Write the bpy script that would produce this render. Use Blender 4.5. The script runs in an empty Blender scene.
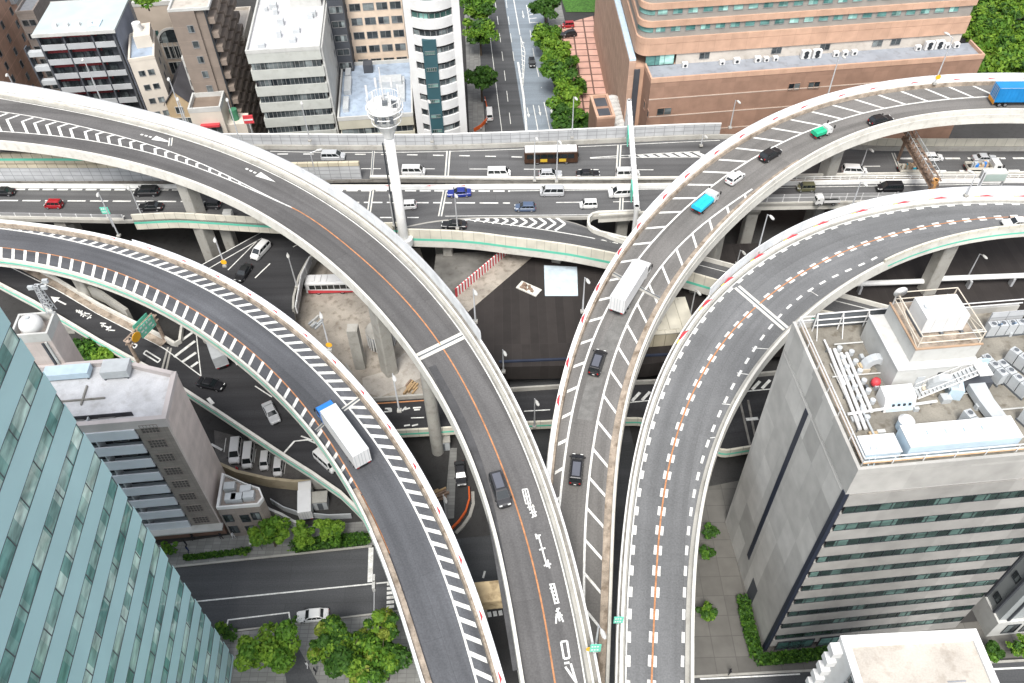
import bpy, bmesh, math, random
import numpy as np
from mathutils import Vector as V, Matrix
random.seed(7); RNG = np.random.RandomState(5)
S = bpy.context.scene; C = S.collection
PI = math.pi
# ------------------------------------------------------------------ camera
W_, H_, F_ = 1024, 683, 838.0
CX, CY = 512.0, 341.5
CAMZ = 116.0
nd = V((18, 758.5, F_)).normalized()
Zw = -nd; fw = V((0, 0, 1)); Yw = (fw - fw.dot(Zw) * Zw).normalized(); Xw = Yw.cross(Zw)
if Xw.x < 0: Xw = -Xw
def c2w(a): return V((a.dot(Xw), a.dot(Yw), a.dot(Zw)))
CAM = V((0, 0, CAMZ))
def at(px, py, z=0.0):
    d = c2w(V((px - CX, py - CY, F_)))
    return CAM + d * ((z - CAMZ) / d.z)
def at_y(px, py, y):
    d = c2w(V((px - CX, py - CY, F_)))
    return CAM + d * (y / d.y)
def w2p(p):
    d = p - CAM
    c = Xw * d.x + Yw * d.y + Zw * d.z
    return CX + F_ * c.x / c.z, CY + F_ * c.y / c.z
cam_d = bpy.data.cameras.new('camera'); cam = bpy.data.objects.new('camera', cam_d); C.objects.link(cam)
r, u, b = c2w(V((1, 0, 0))), c2w(V((0, -1, 0))), c2w(V((0, 0, -1)))
M4 = Matrix(((r.x, u.x, b.x, 0), (r.y, u.y, b.y, 0), (r.z, u.z, b.z, CAMZ), (0, 0, 0, 1)))
cam.matrix_world = M4
cam_d.sensor_width = 36; cam_d.lens = F_ / W_ * 36; cam_d.clip_start = 0.5; cam_d.clip_end = 5000
S.camera = cam
# ------------------------------------------------------------------ materials
MATS = {}
def srgb(r, g, b):
    f = lambda c: c / 12.92 if c <= .04045 else ((c + .055) / 1.055) ** 2.4
    return (f(r / 255), f(g / 255), f(b / 255))
def mat(name, col, rough=.7, var=.12, scale=.35, spec=.35, metal=0, stain=0.0, fine=0.0):
    """plain colour broken up by broad mottling, fine grain and, where asked, dirt stains (world position)"""
    if name in MATS: return MATS[name]
    m = bpy.data.materials.new(name); m.use_nodes = True; MATS[name] = m
    n, l = m.node_tree.nodes, m.node_tree.links
    p = n['Principled BSDF']; p.inputs['Roughness'].default_value = rough
    p.inputs['Specular IOR Level'].default_value = spec; p.inputs['Metallic'].default_value = metal
    if len(col) == 3: col = (*col, 1)
    g = n.new('ShaderNodeNewGeometry')
    def noise(sc, det):
        t = n.new('ShaderNodeTexNoise'); t.inputs['Scale'].default_value = sc; t.inputs['Detail'].default_value = det
        l.new(g.outputs['Position'], t.inputs['Vector']); return t
    t = noise(scale, 5)
    mr = n.new('ShaderNodeMapRange'); mr.inputs[1].default_value = .3; mr.inputs[2].default_value = .7
    mr.inputs[3].default_value = 1 - var; mr.inputs[4].default_value = 1 + var
    l.new(t.outputs['Fac'], mr.inputs[0])
    mul = n.new('ShaderNodeVectorMath'); mul.operation = 'SCALE'; mul.inputs[0].default_value = col[:3]
    l.new(mr.outputs[0], mul.inputs['Scale']); out = mul.outputs[0]
    if fine:
        t2 = noise(6, 3); m2 = n.new('ShaderNodeMapRange'); m2.inputs[1].default_value = .3; m2.inputs[2].default_value = .7
        m2.inputs[3].default_value = 1 - fine; m2.inputs[4].default_value = 1 + fine
        l.new(t2.outputs['Fac'], m2.inputs[0]); k = n.new('ShaderNodeVectorMath'); k.operation = 'SCALE'
        l.new(out, k.inputs[0]); l.new(m2.outputs[0], k.inputs['Scale']); out = k.outputs[0]
    if stain:
        t3 = noise(.9, 8); cr = n.new('ShaderNodeMapRange'); cr.inputs[1].default_value = .52; cr.inputs[2].default_value = .68
        cr.inputs[3].default_value = 0; cr.inputs[4].default_value = stain
        l.new(t3.outputs['Fac'], cr.inputs[0])
        mx = n.new('ShaderNodeMix'); mx.data_type = 'RGBA'; mx.inputs[7].default_value = (col[0] * .35, col[1] * .3, col[2] * .24, 1)
        l.new(cr.outputs[0], mx.inputs[0]); l.new(out, mx.inputs[6]); out = mx.outputs[2]
    l.new(out, p.inputs['Base Color'])
    return m
def panel_mat(name, col, cell=(2.0, 1.0), gap=.05, line=.45, rough=.6, var=.1, two=None):
    """UV (metres) panelling with joint lines; each panel slightly different"""
    if name in MATS: return MATS[name]
    m = bpy.data.materials.new(name); m.use_nodes = True; MATS[name] = m
    n, l = m.node_tree.nodes, m.node_tree.links; p = n['Principled BSDF']; p.inputs['Roughness'].default_value = rough
    p.inputs['Specular IOR Level'].default_value = .3
    tc = n.new('ShaderNodeTexCoord'); bk = n.new('ShaderNodeTexBrick')
    bk.offset = 0; bk.inputs['Scale'].default_value = 1; bk.inputs['Mortar Size'].default_value = gap
    bk.inputs['Brick Width'].default_value = cell[0]; bk.inputs['Row Height'].default_value = cell[1]
    bk.inputs['Mortar Smooth'].default_value = 0.1; bk.inputs['Bias'].default_value = 0
    c1 = tuple(x * (1 - var) for x in col); c2 = tuple(x * (1 + var) for x in (two or col)); c3 = tuple(x * line for x in col)
    bk.inputs['Color1'].default_value = (*c1, 1); bk.inputs['Color2'].default_value = (*c2, 1); bk.inputs['Mortar'].default_value = (*c3, 1)
    l.new(tc.outputs['UV'], bk.inputs['Vector'])
    g = n.new('ShaderNodeNewGeometry'); t = n.new('ShaderNodeTexNoise'); t.inputs['Scale'].default_value = .5; t.inputs['Detail'].default_value = 6
    l.new(g.outputs['Position'], t.inputs['Vector'])
    mr = n.new('ShaderNodeMapRange'); mr.inputs[1].default_value = .3; mr.inputs[2].default_value = .7; mr.inputs[3].default_value = .88; mr.inputs[4].default_value = 1.1
    l.new(t.outputs['Fac'], mr.inputs[0])
    k = n.new('ShaderNodeVectorMath'); k.operation = 'SCALE'; l.new(bk.outputs['Color'], k.inputs[0]); l.new(mr.outputs[0], k.inputs['Scale'])
    l.new(k.outputs[0], p.inputs['Base Color'])
    return m
def asphalt(name, col, streak=.18, joint=0):
    """asphalt on a ribbon: UV u along, v across; worn wheel tracks, patches and grain"""
    if name in MATS: return MATS[name]
    m = bpy.data.materials.new(name); m.use_nodes = True; MATS[name] = m
    n, l = m.node_tree.nodes, m.node_tree.links; p = n['Principled BSDF']; p.inputs['Roughness'].default_value = .85
    p.inputs['Specular IOR Level'].default_value = .25
    tc = n.new('ShaderNodeTexCoord'); mp = n.new('ShaderNodeMapping'); mp.inputs['Scale'].default_value = (.025, .75, 1)
    l.new(tc.outputs['UV'], mp.inputs['Vector'])
    def chain(vec, sc, det, lo, hi, prev):
        t = n.new('ShaderNodeTexNoise'); t.inputs['Scale'].default_value = sc; t.inputs['Detail'].default_value = det
        l.new(vec, t.inputs['Vector']); mr = n.new('ShaderNodeMapRange')
        mr.inputs[1].default_value = .28; mr.inputs[2].default_value = .72; mr.inputs[3].default_value = lo; mr.inputs[4].default_value = hi
        l.new(t.outputs['Fac'], mr.inputs[0]); k = n.new('ShaderNodeVectorMath'); k.operation = 'SCALE'
        if isinstance(prev, tuple): k.inputs[0].default_value = prev
        else: l.new(prev, k.inputs[0])
        l.new(mr.outputs[0], k.inputs['Scale']); return k.outputs[0]
    g = n.new('ShaderNodeNewGeometry')
    o = chain(mp.outputs[0], 1, 4, 1 - streak, 1 + streak, tuple(col))
    o = chain(g.outputs['Position'], .12, 4, .88, 1.12, o)
    o = chain(g.outputs['Position'], 5, 3, .84, 1.16, o)
    # oil-darkened lane middles and lighter worn paths, wandering a little along the road
    mp2 = n.new('ShaderNodeMapping'); mp2.inputs['Scale'].default_value = (.012, .33, 1); mp2.inputs['Location'].default_value = (3.1, 7.7, 0)
    l.new(tc.outputs['UV'], mp2.inputs['Vector']); o = chain(mp2.outputs[0], 1, 2, 1 - streak, 1 + streak * .8, o)
    # occasional square repair patches
    bk = n.new('ShaderNodeTexBrick'); bk.inputs['Scale'].default_value = 1; bk.inputs['Brick Width'].default_value = 17; bk.inputs['Row Height'].default_value = 3.4; bk.inputs['Mortar Size'].default_value = .03
    bk.inputs['Color1'].default_value = (.93, .93, .93, 1); bk.inputs['Color2'].default_value = (1.06, 1.06, 1.06, 1); bk.inputs['Mortar'].default_value = (.78, .78, .78, 1); l.new(tc.outputs['UV'], bk.inputs['Vector'])
    mm = n.new('ShaderNodeVectorMath'); mm.operation = 'MULTIPLY'; l.new(o, mm.inputs[0]); l.new(bk.outputs['Color'], mm.inputs[1]); o = mm.outputs[0]
    l.new(o, p.inputs['Base Color'])
    return m
def glass(name, dark, pale, pane=1.2, frac=.35, rough=.08):
    """window glass: panes (local x, z cells) vary between dark room, tint and drawn blind, plus painted-in slanted reflections"""
    if name in MATS: return MATS[name]
    m = bpy.data.materials.new(name); m.use_nodes = True; MATS[name] = m
    n, l = m.node_tree.nodes, m.node_tree.links; p = n['Principled BSDF']; p.inputs['Roughness'].default_value = rough
    p.inputs['Specular IOR Level'].default_value = .6
    tc = n.new('ShaderNodeTexCoord'); sx = n.new('ShaderNodeSeparateXYZ'); l.new(tc.outputs['Object'], sx.inputs[0])
    dv = n.new('ShaderNodeMath'); dv.operation = 'DIVIDE'; dv.inputs[1].default_value = pane; l.new(sx.outputs[0], dv.inputs[0])
    fl = n.new('ShaderNodeMath'); fl.operation = 'FLOOR'; l.new(dv.outputs[0], fl.inputs[0])
    oi = n.new('ShaderNodeObjectInfo'); ad = n.new('ShaderNodeMath'); ad.operation = 'MULTIPLY_ADD'; ad.inputs[1].default_value = 91.7
    l.new(oi.outputs['Random'], ad.inputs[0]); l.new(fl.outputs[0], ad.inputs[2])
    wn = n.new('ShaderNodeTexWhiteNoise'); wn.noise_dimensions = '1D'; l.new(ad.outputs[0], wn.inputs['W'])
    cr = n.new('ShaderNodeValToRGB'); e = cr.color_ramp.elements
    e[0].position = 0; e[0].color = (*dark, 1); e[1].position = 1; e[1].color = (*pale, 1)
    a = cr.color_ramp.elements.new(1 - frac); a.color = tuple(d * .75 + q * .25 for d, q in zip(dark, pale)) + (1,)
    l.new(wn.outputs['Value'], cr.inputs[0])
    mp = n.new('ShaderNodeMapping'); mp.inputs['Scale'].default_value = (.35, .35, 1.1); mp.inputs['Rotation'].default_value = (0, .5, 0); l.new(tc.outputs['Object'], mp.inputs['Vector'])  # slanted stretched noise paints reflections into the pane colour
    va = n.new('ShaderNodeVectorMath'); va.operation = 'ADD'; l.new(mp.outputs[0], va.inputs[0]); l.new(oi.outputs['Location'], va.inputs[1])
    tn = n.new('ShaderNodeTexNoise'); tn.inputs['Scale'].default_value = 1; tn.inputs['Detail'].default_value = 4; l.new(va.outputs[0], tn.inputs['Vector'])
    mr = n.new('ShaderNodeMapRange'); mr.inputs[1].default_value = .32; mr.inputs[2].default_value = .68; mr.inputs[3].default_value = .55; mr.inputs[4].default_value = 1.5; l.new(tn.outputs['Fac'], mr.inputs[0])
    sc = n.new('ShaderNodeVectorMath'); sc.operation = 'SCALE'; l.new(cr.outputs[0], sc.inputs[0]); l.new(mr.outputs[0], sc.inputs['Scale']); l.new(sc.outputs[0], p.inputs['Base Color'])
    return m
def leafmat(name, col, col2):
    if name in MATS: return MATS[name]
    m = bpy.data.materials.new(name); m.use_nodes = True; MATS[name] = m
    n, l = m.node_tree.nodes, m.node_tree.links; p = n['Principled BSDF']; p.inputs['Roughness'].default_value = .6
    p.inputs['Specular IOR Level'].default_value = .25
    g = n.new('ShaderNodeNewGeometry'); cr = n.new('ShaderNodeValToRGB'); e = cr.color_ramp.elements
    e[0].color = (*col, 1); e[1].color = (*col2, 1)
    l.new(g.outputs['Random Per Island'], cr.inputs[0]); l.new(cr.outputs[0], p.inputs['Base Color'])
    tr = n.new('ShaderNodeBsdfTranslucent'); l.new(cr.outputs[0], tr.inputs['Color'])
    mx = n.new('ShaderNodeMixShader'); mx.inputs[0].default_value = .3
    l.new(p.outputs[0], mx.inputs[1]); l.new(tr.outputs[0], mx.inputs[2]); l.new(mx.outputs[0], n['Material Output'].inputs['Surface'])
    return m
# ------------------------------------------------------------------ mesh building
class MB:
    def __init__(s): s.v = []; s.f = []; s.uv = []; s.mi = []
    def face(s, pts, mi=0, uv=None):
        b = len(s.v); s.v += [tuple(p) for p in pts]; s.f.append(tuple(range(b, b + len(pts)))); s.mi.append(mi)
        s.uv.append(uv or [(0, 0)] * len(pts)); return s
    def box(s, x0, y0, z0, x1, y1, z1, mi=0, mat4=None):
        P = [V((x, y, z)) for z in (z0, z1) for y in (y0, y1) for x in (x0, x1)]
        if mat4 is not None: P = [mat4 @ p for p in P]
        b = len(s.v); s.v += [tuple(p) for p in P]
        dx, dy, dz = abs(x1 - x0), abs(y1 - y0), abs(z1 - z0)
        for q, (a, c) in (((0, 2, 3, 1), (dy, dx)), ((4, 5, 7, 6), (dx, dy)), ((0, 1, 5, 4), (dx, dz)), ((2, 6, 7, 3), (dz, dx)), ((0, 4, 6, 2), (dz, dy)), ((1, 3, 7, 5), (dy, dz))):
            s.f.append(tuple(b + i for i in q)); s.mi.append(mi)
            s.uv.append([(0, 0), (a, 0), (a, c), (0, c)])
        return s
    def tube(s, p0, p1, r0, r1=None, n=8, mi=0, cap=True):
        p0, p1 = V(p0), V(p1); r1 = r0 if r1 is None else r1
        d = (p1 - p0).normalized(); a = d.orthogonal().normalized(); c = d.cross(a)
        b = len(s.v); L = (p1 - p0).length
        for p, rr in ((p0, r0), (p1, r1)):
            for i in range(n):
                t = 2 * PI * i / n; s.v.append(tuple(p + (a * math.cos(t) + c * math.sin(t)) * rr))
        for i in range(n):
            j = (i + 1) % n; s.f.append((b + i, b + j, b + n + j, b + n + i)); s.mi.append(mi); s.uv.append([(0, 0), (.3, 0), (.3, L), (0, L)])
        if cap:
            s.f.append(tuple(b + n + i for i in range(n))); s.mi.append(mi); s.uv.append([(0, 0)] * n)
            s.f.append(tuple(b + n - 1 - i for i in range(n))); s.mi.append(mi); s.uv.append([(0, 0)] * n)
        return s
    def loft(s, rings, mi=0, closed=True, caps=True):
        n = len(rings[0]); b = len(s.v)
        for rg in rings: s.v += [tuple(p) for p in rg]
        for k in range(len(rings) - 1):
            for i in range(n if closed else n - 1):
                j = (i + 1) % n
                s.f.append((b + k * n + i, b + k * n + j, b + (k + 1) * n + j, b + (k + 1) * n + i)); s.mi.append(mi)
                s.uv.append([(0, 0)] * 4)
        if caps:
            s.f.append(tuple(b + n - 1 - i for i in range(n))); s.mi.append(mi); s.uv.append([(0, 0)] * n)
            s.f.append(tuple(b + (len(rings) - 1) * n + i for i in range(n))); s.mi.append(mi); s.uv.append([(0, 0)] * n)
        return s
    def prism(s, poly, z0, z1, mi=0, mtop=None):
        n = len(poly); A = sum(poly[i][0] * poly[(i + 1) % n][1] - poly[(i + 1) % n][0] * poly[i][1] for i in range(n))
        if A < 0: poly = poly[::-1]
        lo = [(p[0], p[1], z0) for p in poly]; hi = [(p[0], p[1], z1) for p in poly]
        s.face(hi, mi if mtop is None else mtop, [(p[0], p[1]) for p in poly]); s.face(lo[::-1], mi)
        for i in range(n):
            j = (i + 1) % n; L = math.dist(poly[i][:2], poly[j][:2])
            s.face([lo[i], lo[j], hi[j], hi[i]], mi, [(0, 0), (L, 0), (L, z1 - z0), (0, z1 - z0)])
        return s
    def mesh(s, name, mats, smooth=False):
        me = bpy.data.meshes.new(name); me.from_pydata(s.v, [], s.f)
        for m in (mats if isinstance(mats, (list, tuple)) else [mats]): me.materials.append(m)
        me.polygons.foreach_set('material_index', s.mi)
        uv = me.uv_layers.new(name='UVMap'); uv.data.foreach_set('uv', [c for q in s.uv for t in q for c in t])
        if smooth: me.polygons.foreach_set('use_smooth', [True] * len(s.f))
        me.update(); return me
    def build(s, name, mats, parent=None, smooth=False, loc=None):
        o = bpy.data.objects.new(name, s.mesh(name, mats, smooth)); C.objects.link(o)
        if loc is not None: o.location = loc
        if parent is not None: o.parent = parent
        return o
def tag(o, label=None, cat=None, group=None, kind=None):
    if label: o['label'] = label
    if cat: o['category'] = cat
    if group: o['group'] = group
    if kind: o['kind'] = kind
    return o
def empty(name, label, cat, loc=(0, 0, 0), rz=0, group=None):
    o = bpy.data.objects.new(name, None); C.objects.link(o); o.location = loc; o.rotation_euler = (0, 0, rz)
    o.empty_display_size = .5
    return tag(o, label, cat, group)
KIDS = {}
def kids(o): return [c for c in C.objects if c.parent == o] if o not in KIDS else KIDS[o]
def copy_tree(src, loc, rz, label, group=None, scale=None):
    """copy a thing with its parts and sub-parts, sharing mesh data"""
    r = src.copy(); C.objects.link(r); r.location = loc; r.rotation_euler = (0, 0, rz); r['label'] = label
    if group: r['group'] = group
    if scale: r.scale = scale
    for ch in src.children:
        c = ch.copy(); C.objects.link(c); c.parent = r
        for gch in ch.children:
            d = gch.copy(); C.objects.link(d); d.parent = c
    return r
def repaint(root, old, new):
    for ch in root.children_recursive:
        for sl in ch.material_slots:
            if sl.material and sl.material.name.startswith('paint_'): sl.link = 'OBJECT'; sl.material = new
def rz_dir(d): return math.atan2(d.y, d.x)
# ------------------------------------------------------------------ ribbons (viaduct decks)
def smooth_line(pts, deg, n=400, ext=(0, 0)):
    P = np.array([(p.x, p.y, p.z) for p in pts]); d = np.r_[0, np.cumsum(np.linalg.norm(np.diff(P[:, :2], axis=0), axis=1))]; d /= d[-1]
    t = np.linspace(0 - ext[0], 1 + ext[1], n)
    if deg:
        Q = np.stack([np.polyval(np.polyfit(d, P[:, k], deg if k < 2 else min(3, deg)), t) for k in range(3)], 1)
    else:
        from_ = [np.interp(t, d, P[:, k]) for k in range(3)]; Q = np.stack(from_, 1)
        k = np.hanning(15); k /= k.sum()
        Qp = np.pad(Q, ((7, 7), (0, 0)), mode='reflect', reflect_type='odd')
        Q = np.stack([np.convolve(Qp[:, i], k, 'valid') for i in range(3)], 1)
    return Q
def zinterp(pts, zs):
    P = np.array(pts, float)[:, :2]; d = np.r_[0, np.cumsum(np.linalg.norm(np.diff(P, axis=0), axis=1))]; d /= d[-1]
    return np.interp(d, np.linspace(0, 1, len(zs)), zs)
class Ribbon:
    """left and right edge of a road surface; L and R traced as pixels, lifted to the deck height"""
    def __init__(s, Lp, Rp, zs, lh=0.0, rh=0.0, deg=6, N=110, zl=None, zr=None, flip=False):
        zL = zinterp(Lp, zl or zs); zR = zinterp(Rp, zr or zs)
        A = smooth_line([at(p[0], p[1], z + lh) - V((0, 0, lh)) for p, z in zip(Lp, zL)], deg)
        B = smooth_line([at(p[0], p[1], z + rh) - V((0, 0, rh)) for p, z in zip(Rp, zR)], deg)
        if flip: A, B = B, A
        da = np.r_[0, np.cumsum(np.linalg.norm(np.diff(A[:, :2], axis=0), axis=1))]
        tt = np.linspace(0, da[-1], N); A2 = np.stack([np.interp(tt, da, A[:, k]) for k in range(3)], 1)
        # pair each left point with the point of R lying square across
        T = np.gradient(A2, axis=0); T /= np.linalg.norm(T[:, :2], axis=1)[:, None]
        R2 = []; last = 0
        for i in range(N):
            dd = B[:, :2] - A2[i, :2]
            d2 = (dd ** 2).sum(1); j = int(np.argmin(d2)); j = max(j, last); last = j
            R2.append(B[j])
        R2 = np.array(R2)
        k = np.hanning(9); k /= k.sum(); Rp2 = np.pad(R2, ((4, 4), (0, 0)), mode='reflect', reflect_type='odd')
        R2 = np.stack([np.convolve(Rp2[:, i], k, 'valid') for i in range(3)], 1)
        zc = (A2[:, 2] + R2[:, 2]) / 2
        s.L = [V((a[0], a[1], z)) for a, z in zip(A2, zc)]; s.R = [V((a[0], a[1], z)) for a, z in zip(R2, zc)]
        s.N = N; s.n = []
        for a, c in zip(s.L, s.R):
            q = c - a; q.z = 0; s.n.append(q.normalized())
        s.C = [(a + c) / 2 for a, c in zip(s.L, s.R)]
        s.s = [0]
        for i in range(1, N): s.s.append(s.s[-1] + (s.C[i] - s.C[i - 1]).length)
        s.len = s.s[-1]
        s.Cn = np.array([(c.x, c.y, c.z) for c in s.C])
    def near(s, p): return int(np.argmin((s.Cn[:, 0] - p.x) ** 2 + (s.Cn[:, 1] - p.y) ** 2))
    def zat(s, p):
        i = s.near(p); i = min(max(i, 1), s.N - 2)
        a, c = s.C[i - 1], s.C[i + 1]; d = c - a; L2 = d.x * d.x + d.y * d.y
        t = ((p.x - s.C[i].x) * d.x + (p.y - s.C[i].y) * d.y) / L2; t = max(-1, min(1, t))
        e = s.C[i + 1] if t > 0 else s.C[i - 1]
        return s.C[i].z + (e.z - s.C[i].z) * min(1, abs(t) * 2)
    def proj(s, px, py, h=0.0):
        z = s.C[s.N // 2].z
        for _ in range(6):
            p = at(px, py, z + h); z = s.zat(p)
        return p - V((0, 0, h)), s.near(p)
    def tan(s, i):
        a, c = max(0, i - 1), min(s.N - 1, i + 1); return (s.C[c] - s.C[a]).normalized()
    def idx(s, rng):
        if rng is None: return 0, s.N - 1
        i0 = 0 if rng[0] is None else s.proj(*rng[0])[1]; i1 = s.N - 1 if rng[1] is None else s.proj(*rng[1])[1]
        return min(i0, i1), max(i0, i1)
    def edge(s, side, i, out, up):
        e, sg = (s.L[i], -1) if side == 'L' else (s.R[i], 1)
        return e + s.n[i] * (sg * out) + V((0, 0, up))
    def sweep(s, mb, side, prof, rng=None, mi=0):
        """closed profile [(out, up)] carried along one edge"""
        i0, i1 = s.idx(rng); n = len(prof); k = n
        per = [0]
        for a in range(n): per.append(per[-1] + math.dist(prof[a], prof[(a + 1) % n]))
        rings = [[s.edge(side, i, o, u) for o, u in prof] for i in range(i0, i1 + 1)]
        flip = side == 'L'
        for q in range(len(rings) - 1):
            sa, sb = s.s[i0 + q], s.s[i0 + q + 1]
            for a in range(n):
                c = (a + 1) % n
                pts = [rings[q][a], rings[q + 1][a], rings[q + 1][c], rings[q][c]]; uv = [(sa, per[a]), (sb, per[a]), (sb, per[a + 1]), (sa, per[a + 1])]
                if flip: pts.reverse(); uv.reverse()
                mb.face(pts, mi, uv)
        mb.face(rings[0], mi); mb.face(rings[-1][::-1], mi)
        return mb
    def sheet(s, mb, a, c, dz, rng=None, mi=0):
        """surface between lateral offsets a and c; each is ('L'|'R', d) measured inwards or ('F', fraction)"""
        i0, i1 = s.idx(rng) if not (rng and isinstance(rng[0], int)) else rng
        def pt(q, i):
            if q[0] == 'L': return s.L[i] + s.n[i] * q[1]
            if q[0] == 'R': return s.R[i] - s.n[i] * q[1]
            return s.L[i].lerp(s.R[i], q[1])
        for i in range(i0, i1):
            P = [pt(a, i), pt(a, i + 1), pt(c, i + 1), pt(c, i)]
            w0, w1 = (P[3] - P[0]).length, (P[2] - P[1]).length
            uv = [(s.s[i], 0), (s.s[i + 1], 0), (s.s[i + 1], w1), (s.s[i], w0)]
            if (P[1] - P[0]).cross(P[3] - P[0]).z < 0: P.reverse(); uv.reverse()
            mb.face([p + V((0, 0, dz)) for p in P], mi, uv)
        return mb
    def at_s(s, d, f):
        """point at arc length d, fraction f across, and tangent"""
        d = max(0, min(s.len - .01, d)); i = int(np.searchsorted(s.s, d, 'right')) - 1; i = min(i, s.N - 2)
        t = (d - s.s[i]) / (s.s[i + 1] - s.s[i])
        a = s.L[i].lerp(s.L[i + 1], t); c = s.R[i].lerp(s.R[i + 1], t)
        return a.lerp(c, f), (s.C[i + 1] - s.C[i]).normalized()
    def line(s, mb, pix, w, dz=.03, deg=5, n=120, dash=None, mi=0, ext=(0, 0)):
        """painted line through traced pixels; dash = (on, off) in metres"""
        P = [s.proj(*p)[0] for p in pix]
        Q = smooth_line(P, deg, n, ext) if deg and len(P) > deg else smooth_line(P, min(2, len(P) - 1), n, ext)
        pts = [V(q) for q in Q]
        for p in pts: p.z = s.zat(p) + dz
        stripe(mb, pts, w, dash, mi)
        return pts
def stripe(mb, pts, w, dash=None, mi=0, off=0):
    acc = [0]
    for i in range(1, len(pts)): acc.append(acc[-1] + (pts[i] - pts[i - 1]).length)
    T = []
    for i in range(len(pts)):
        t = pts[min(i + 1, len(pts) - 1)] - pts[max(i - 1, 0)]; t.z = 0; T.append(t.normalized())
    def sample(d):
        i = min(max(int(np.searchsorted(acc, d, 'right')) - 1, 0), len(pts) - 2)
        t = (d - acc[i]) / max(1e-6, acc[i + 1] - acc[i]); return pts[i].lerp(pts[i + 1], t), T[i]
    def quad(d0, d1):
        m = max(1, int((d1 - d0) / 2.5)); prev = None
        for k in range(m + 1):
            p, t = sample(d0 + (d1 - d0) * k / m); nn = V((-t.y, t.x, 0)); a, c = p + nn * (off + w / 2), p + nn * (off - w / 2)
            if prev: mb.face([prev[1], c, a, prev[0]], mi)
            prev = (a, c)
    if dash:
        d = 0
        while d < acc[-1] - .2: quad(d, min(acc[-1], d + dash[0])); d += dash[0] + dash[1]
    else: quad(0, acc[-1])
def quad_mark(mb, pts, z=None, mi=0):
    if (V(pts[1]) - V(pts[0])).cross(V(pts[2]) - V(pts[0])).z < 0: pts = pts[::-1]
    mb.face(pts, mi)
# ------------------------------------------------------------------ shared materials
CONC = mat('pale_concrete', (.34, .33, .30), .8, .12, .25, stain=.25, fine=.06)
CONCW = mat('white_concrete', (.58, .565, .515), .75, .08, .3, stain=.22, fine=.05)
CONCD = mat('weathered_concrete', (.22, .21, .19), .85, .2, .4, stain=.5, fine=.1)
DIRTY = mat('stained_kerb_concrete', (.30, .25, .20), .85, .3, .8, stain=.7, fine=.15)
WHITE = mat('white_paint', (.70, .70, .68), .55, .06, .8, fine=.04)
ROADW = mat('road_paint', (.66, .66, .63), .7, .14, 1.5, fine=.16, stain=.35)
ORANGE = mat('orange_road_paint', (.42, .19, .085), .7, .2, 1.5, fine=.15, stain=.3)
REDP = mat('red_panel_paint', (.50, .05, .06), .5, .1)
YELP = mat('yellow_panel_paint', (.75, .55, .05), .5, .1)
GREENP = mat('teal_green_paint', (.13, .52, .38), .55, .1)
STEEL = mat('galvanised_steel', (.50, .51, .52), .45, .1, metal=.3)
STEELD = mat('dark_steel', (.10, .11, .12), .5, .1)
RUST = mat('rusty_brown_steel', (.22, .155, .115), .8, .35, 1.2, stain=.5)
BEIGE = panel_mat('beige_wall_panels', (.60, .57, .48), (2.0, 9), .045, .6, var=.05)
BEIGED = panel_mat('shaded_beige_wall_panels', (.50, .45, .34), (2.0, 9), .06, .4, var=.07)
FROST = panel_mat('frosted_noise_panels', (.68, .70, .72), (2.0, 1.5), .045, .86, .4, var=.05)
GREYPANEL = panel_mat('grey_noise_panels', (.43, .44, .45), (2.0, .9), .07, .62, .45, var=.06)
MESHG = panel_mat('grey_mesh_fence', (.28, .28, .28), (3.0, 2.6), .1, 2.2, .6, var=.08)
ASP_E = asphalt('asphalt_expressway', (.096, .096, .097))
ASP_1 = asphalt('asphalt_bluish_ramp', (.090, .093, .101), .24)
ASP_2 = asphalt('asphalt_arc_ramp', (.102, .099, .098), .2)
ASP_3 = asphalt('asphalt_worn_ramp', (.145, .139, .132), .2)
ASP_4 = asphalt('asphalt_smooth_ramp', (.142, .144, .146), .15)
ASP_L = asphalt('asphalt_shade_darkened', (.036, .036, .038), .22)  # near-black tone paints in the shade beneath the ramps
ASP_G = asphalt('asphalt_street', (.068, .07, .073), .16)
ASP_B = asphalt('asphalt_blue_grey', (.19, .222, .252), .1)

def deck(rib, parent, out=.5, depth=2.0, mt=None, rng=None, name='deck', outL=None, outR=None):
    i0, i1 = rib.idx(rng); mb = MB(); rings = []
    oL = out if outL is None else outL; oR = out if outR is None else outR
    for i in range(i0, i1 + 1):
        e = rib.edge; w = (rib.R[i] - rib.L[i]).length; k = min(1.6, w * .3)
        rings.append([e('L', i, oL, -.03), e('R', i, oR, -.03), e('R', i, oR, -.7), e('R', i, -k * .4, -.95), e('R', i, -k, -depth), e('L', i, -k, -depth), e('L', i, -k * .4, -.95), e('L', i, oL, -.7)])
    mb.loft(rings); return mb.build(name, mt or CONC, parent)
def surface(rib, parent, mt, rng=None, a=('L', 0), c=('R', 0), dz=.005):
    return rib.sheet(MB(), a, c, dz, rng).build('road_surface', mt, parent)
def wall(rib, parent, side, prof, mt, rng=None, name='parapet'):
    return rib.sweep(MB(), side, prof, rng).build(name, mt, parent)
def band(rib, parent, side, o, u0, u1, mt, rng=None, name='green_stripe'):
    return wall(rib, parent, side, [(o - .01, u0), (o + .03, u0), (o + .03, u1), (o - .01, u1)], mt, rng, name)
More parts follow.
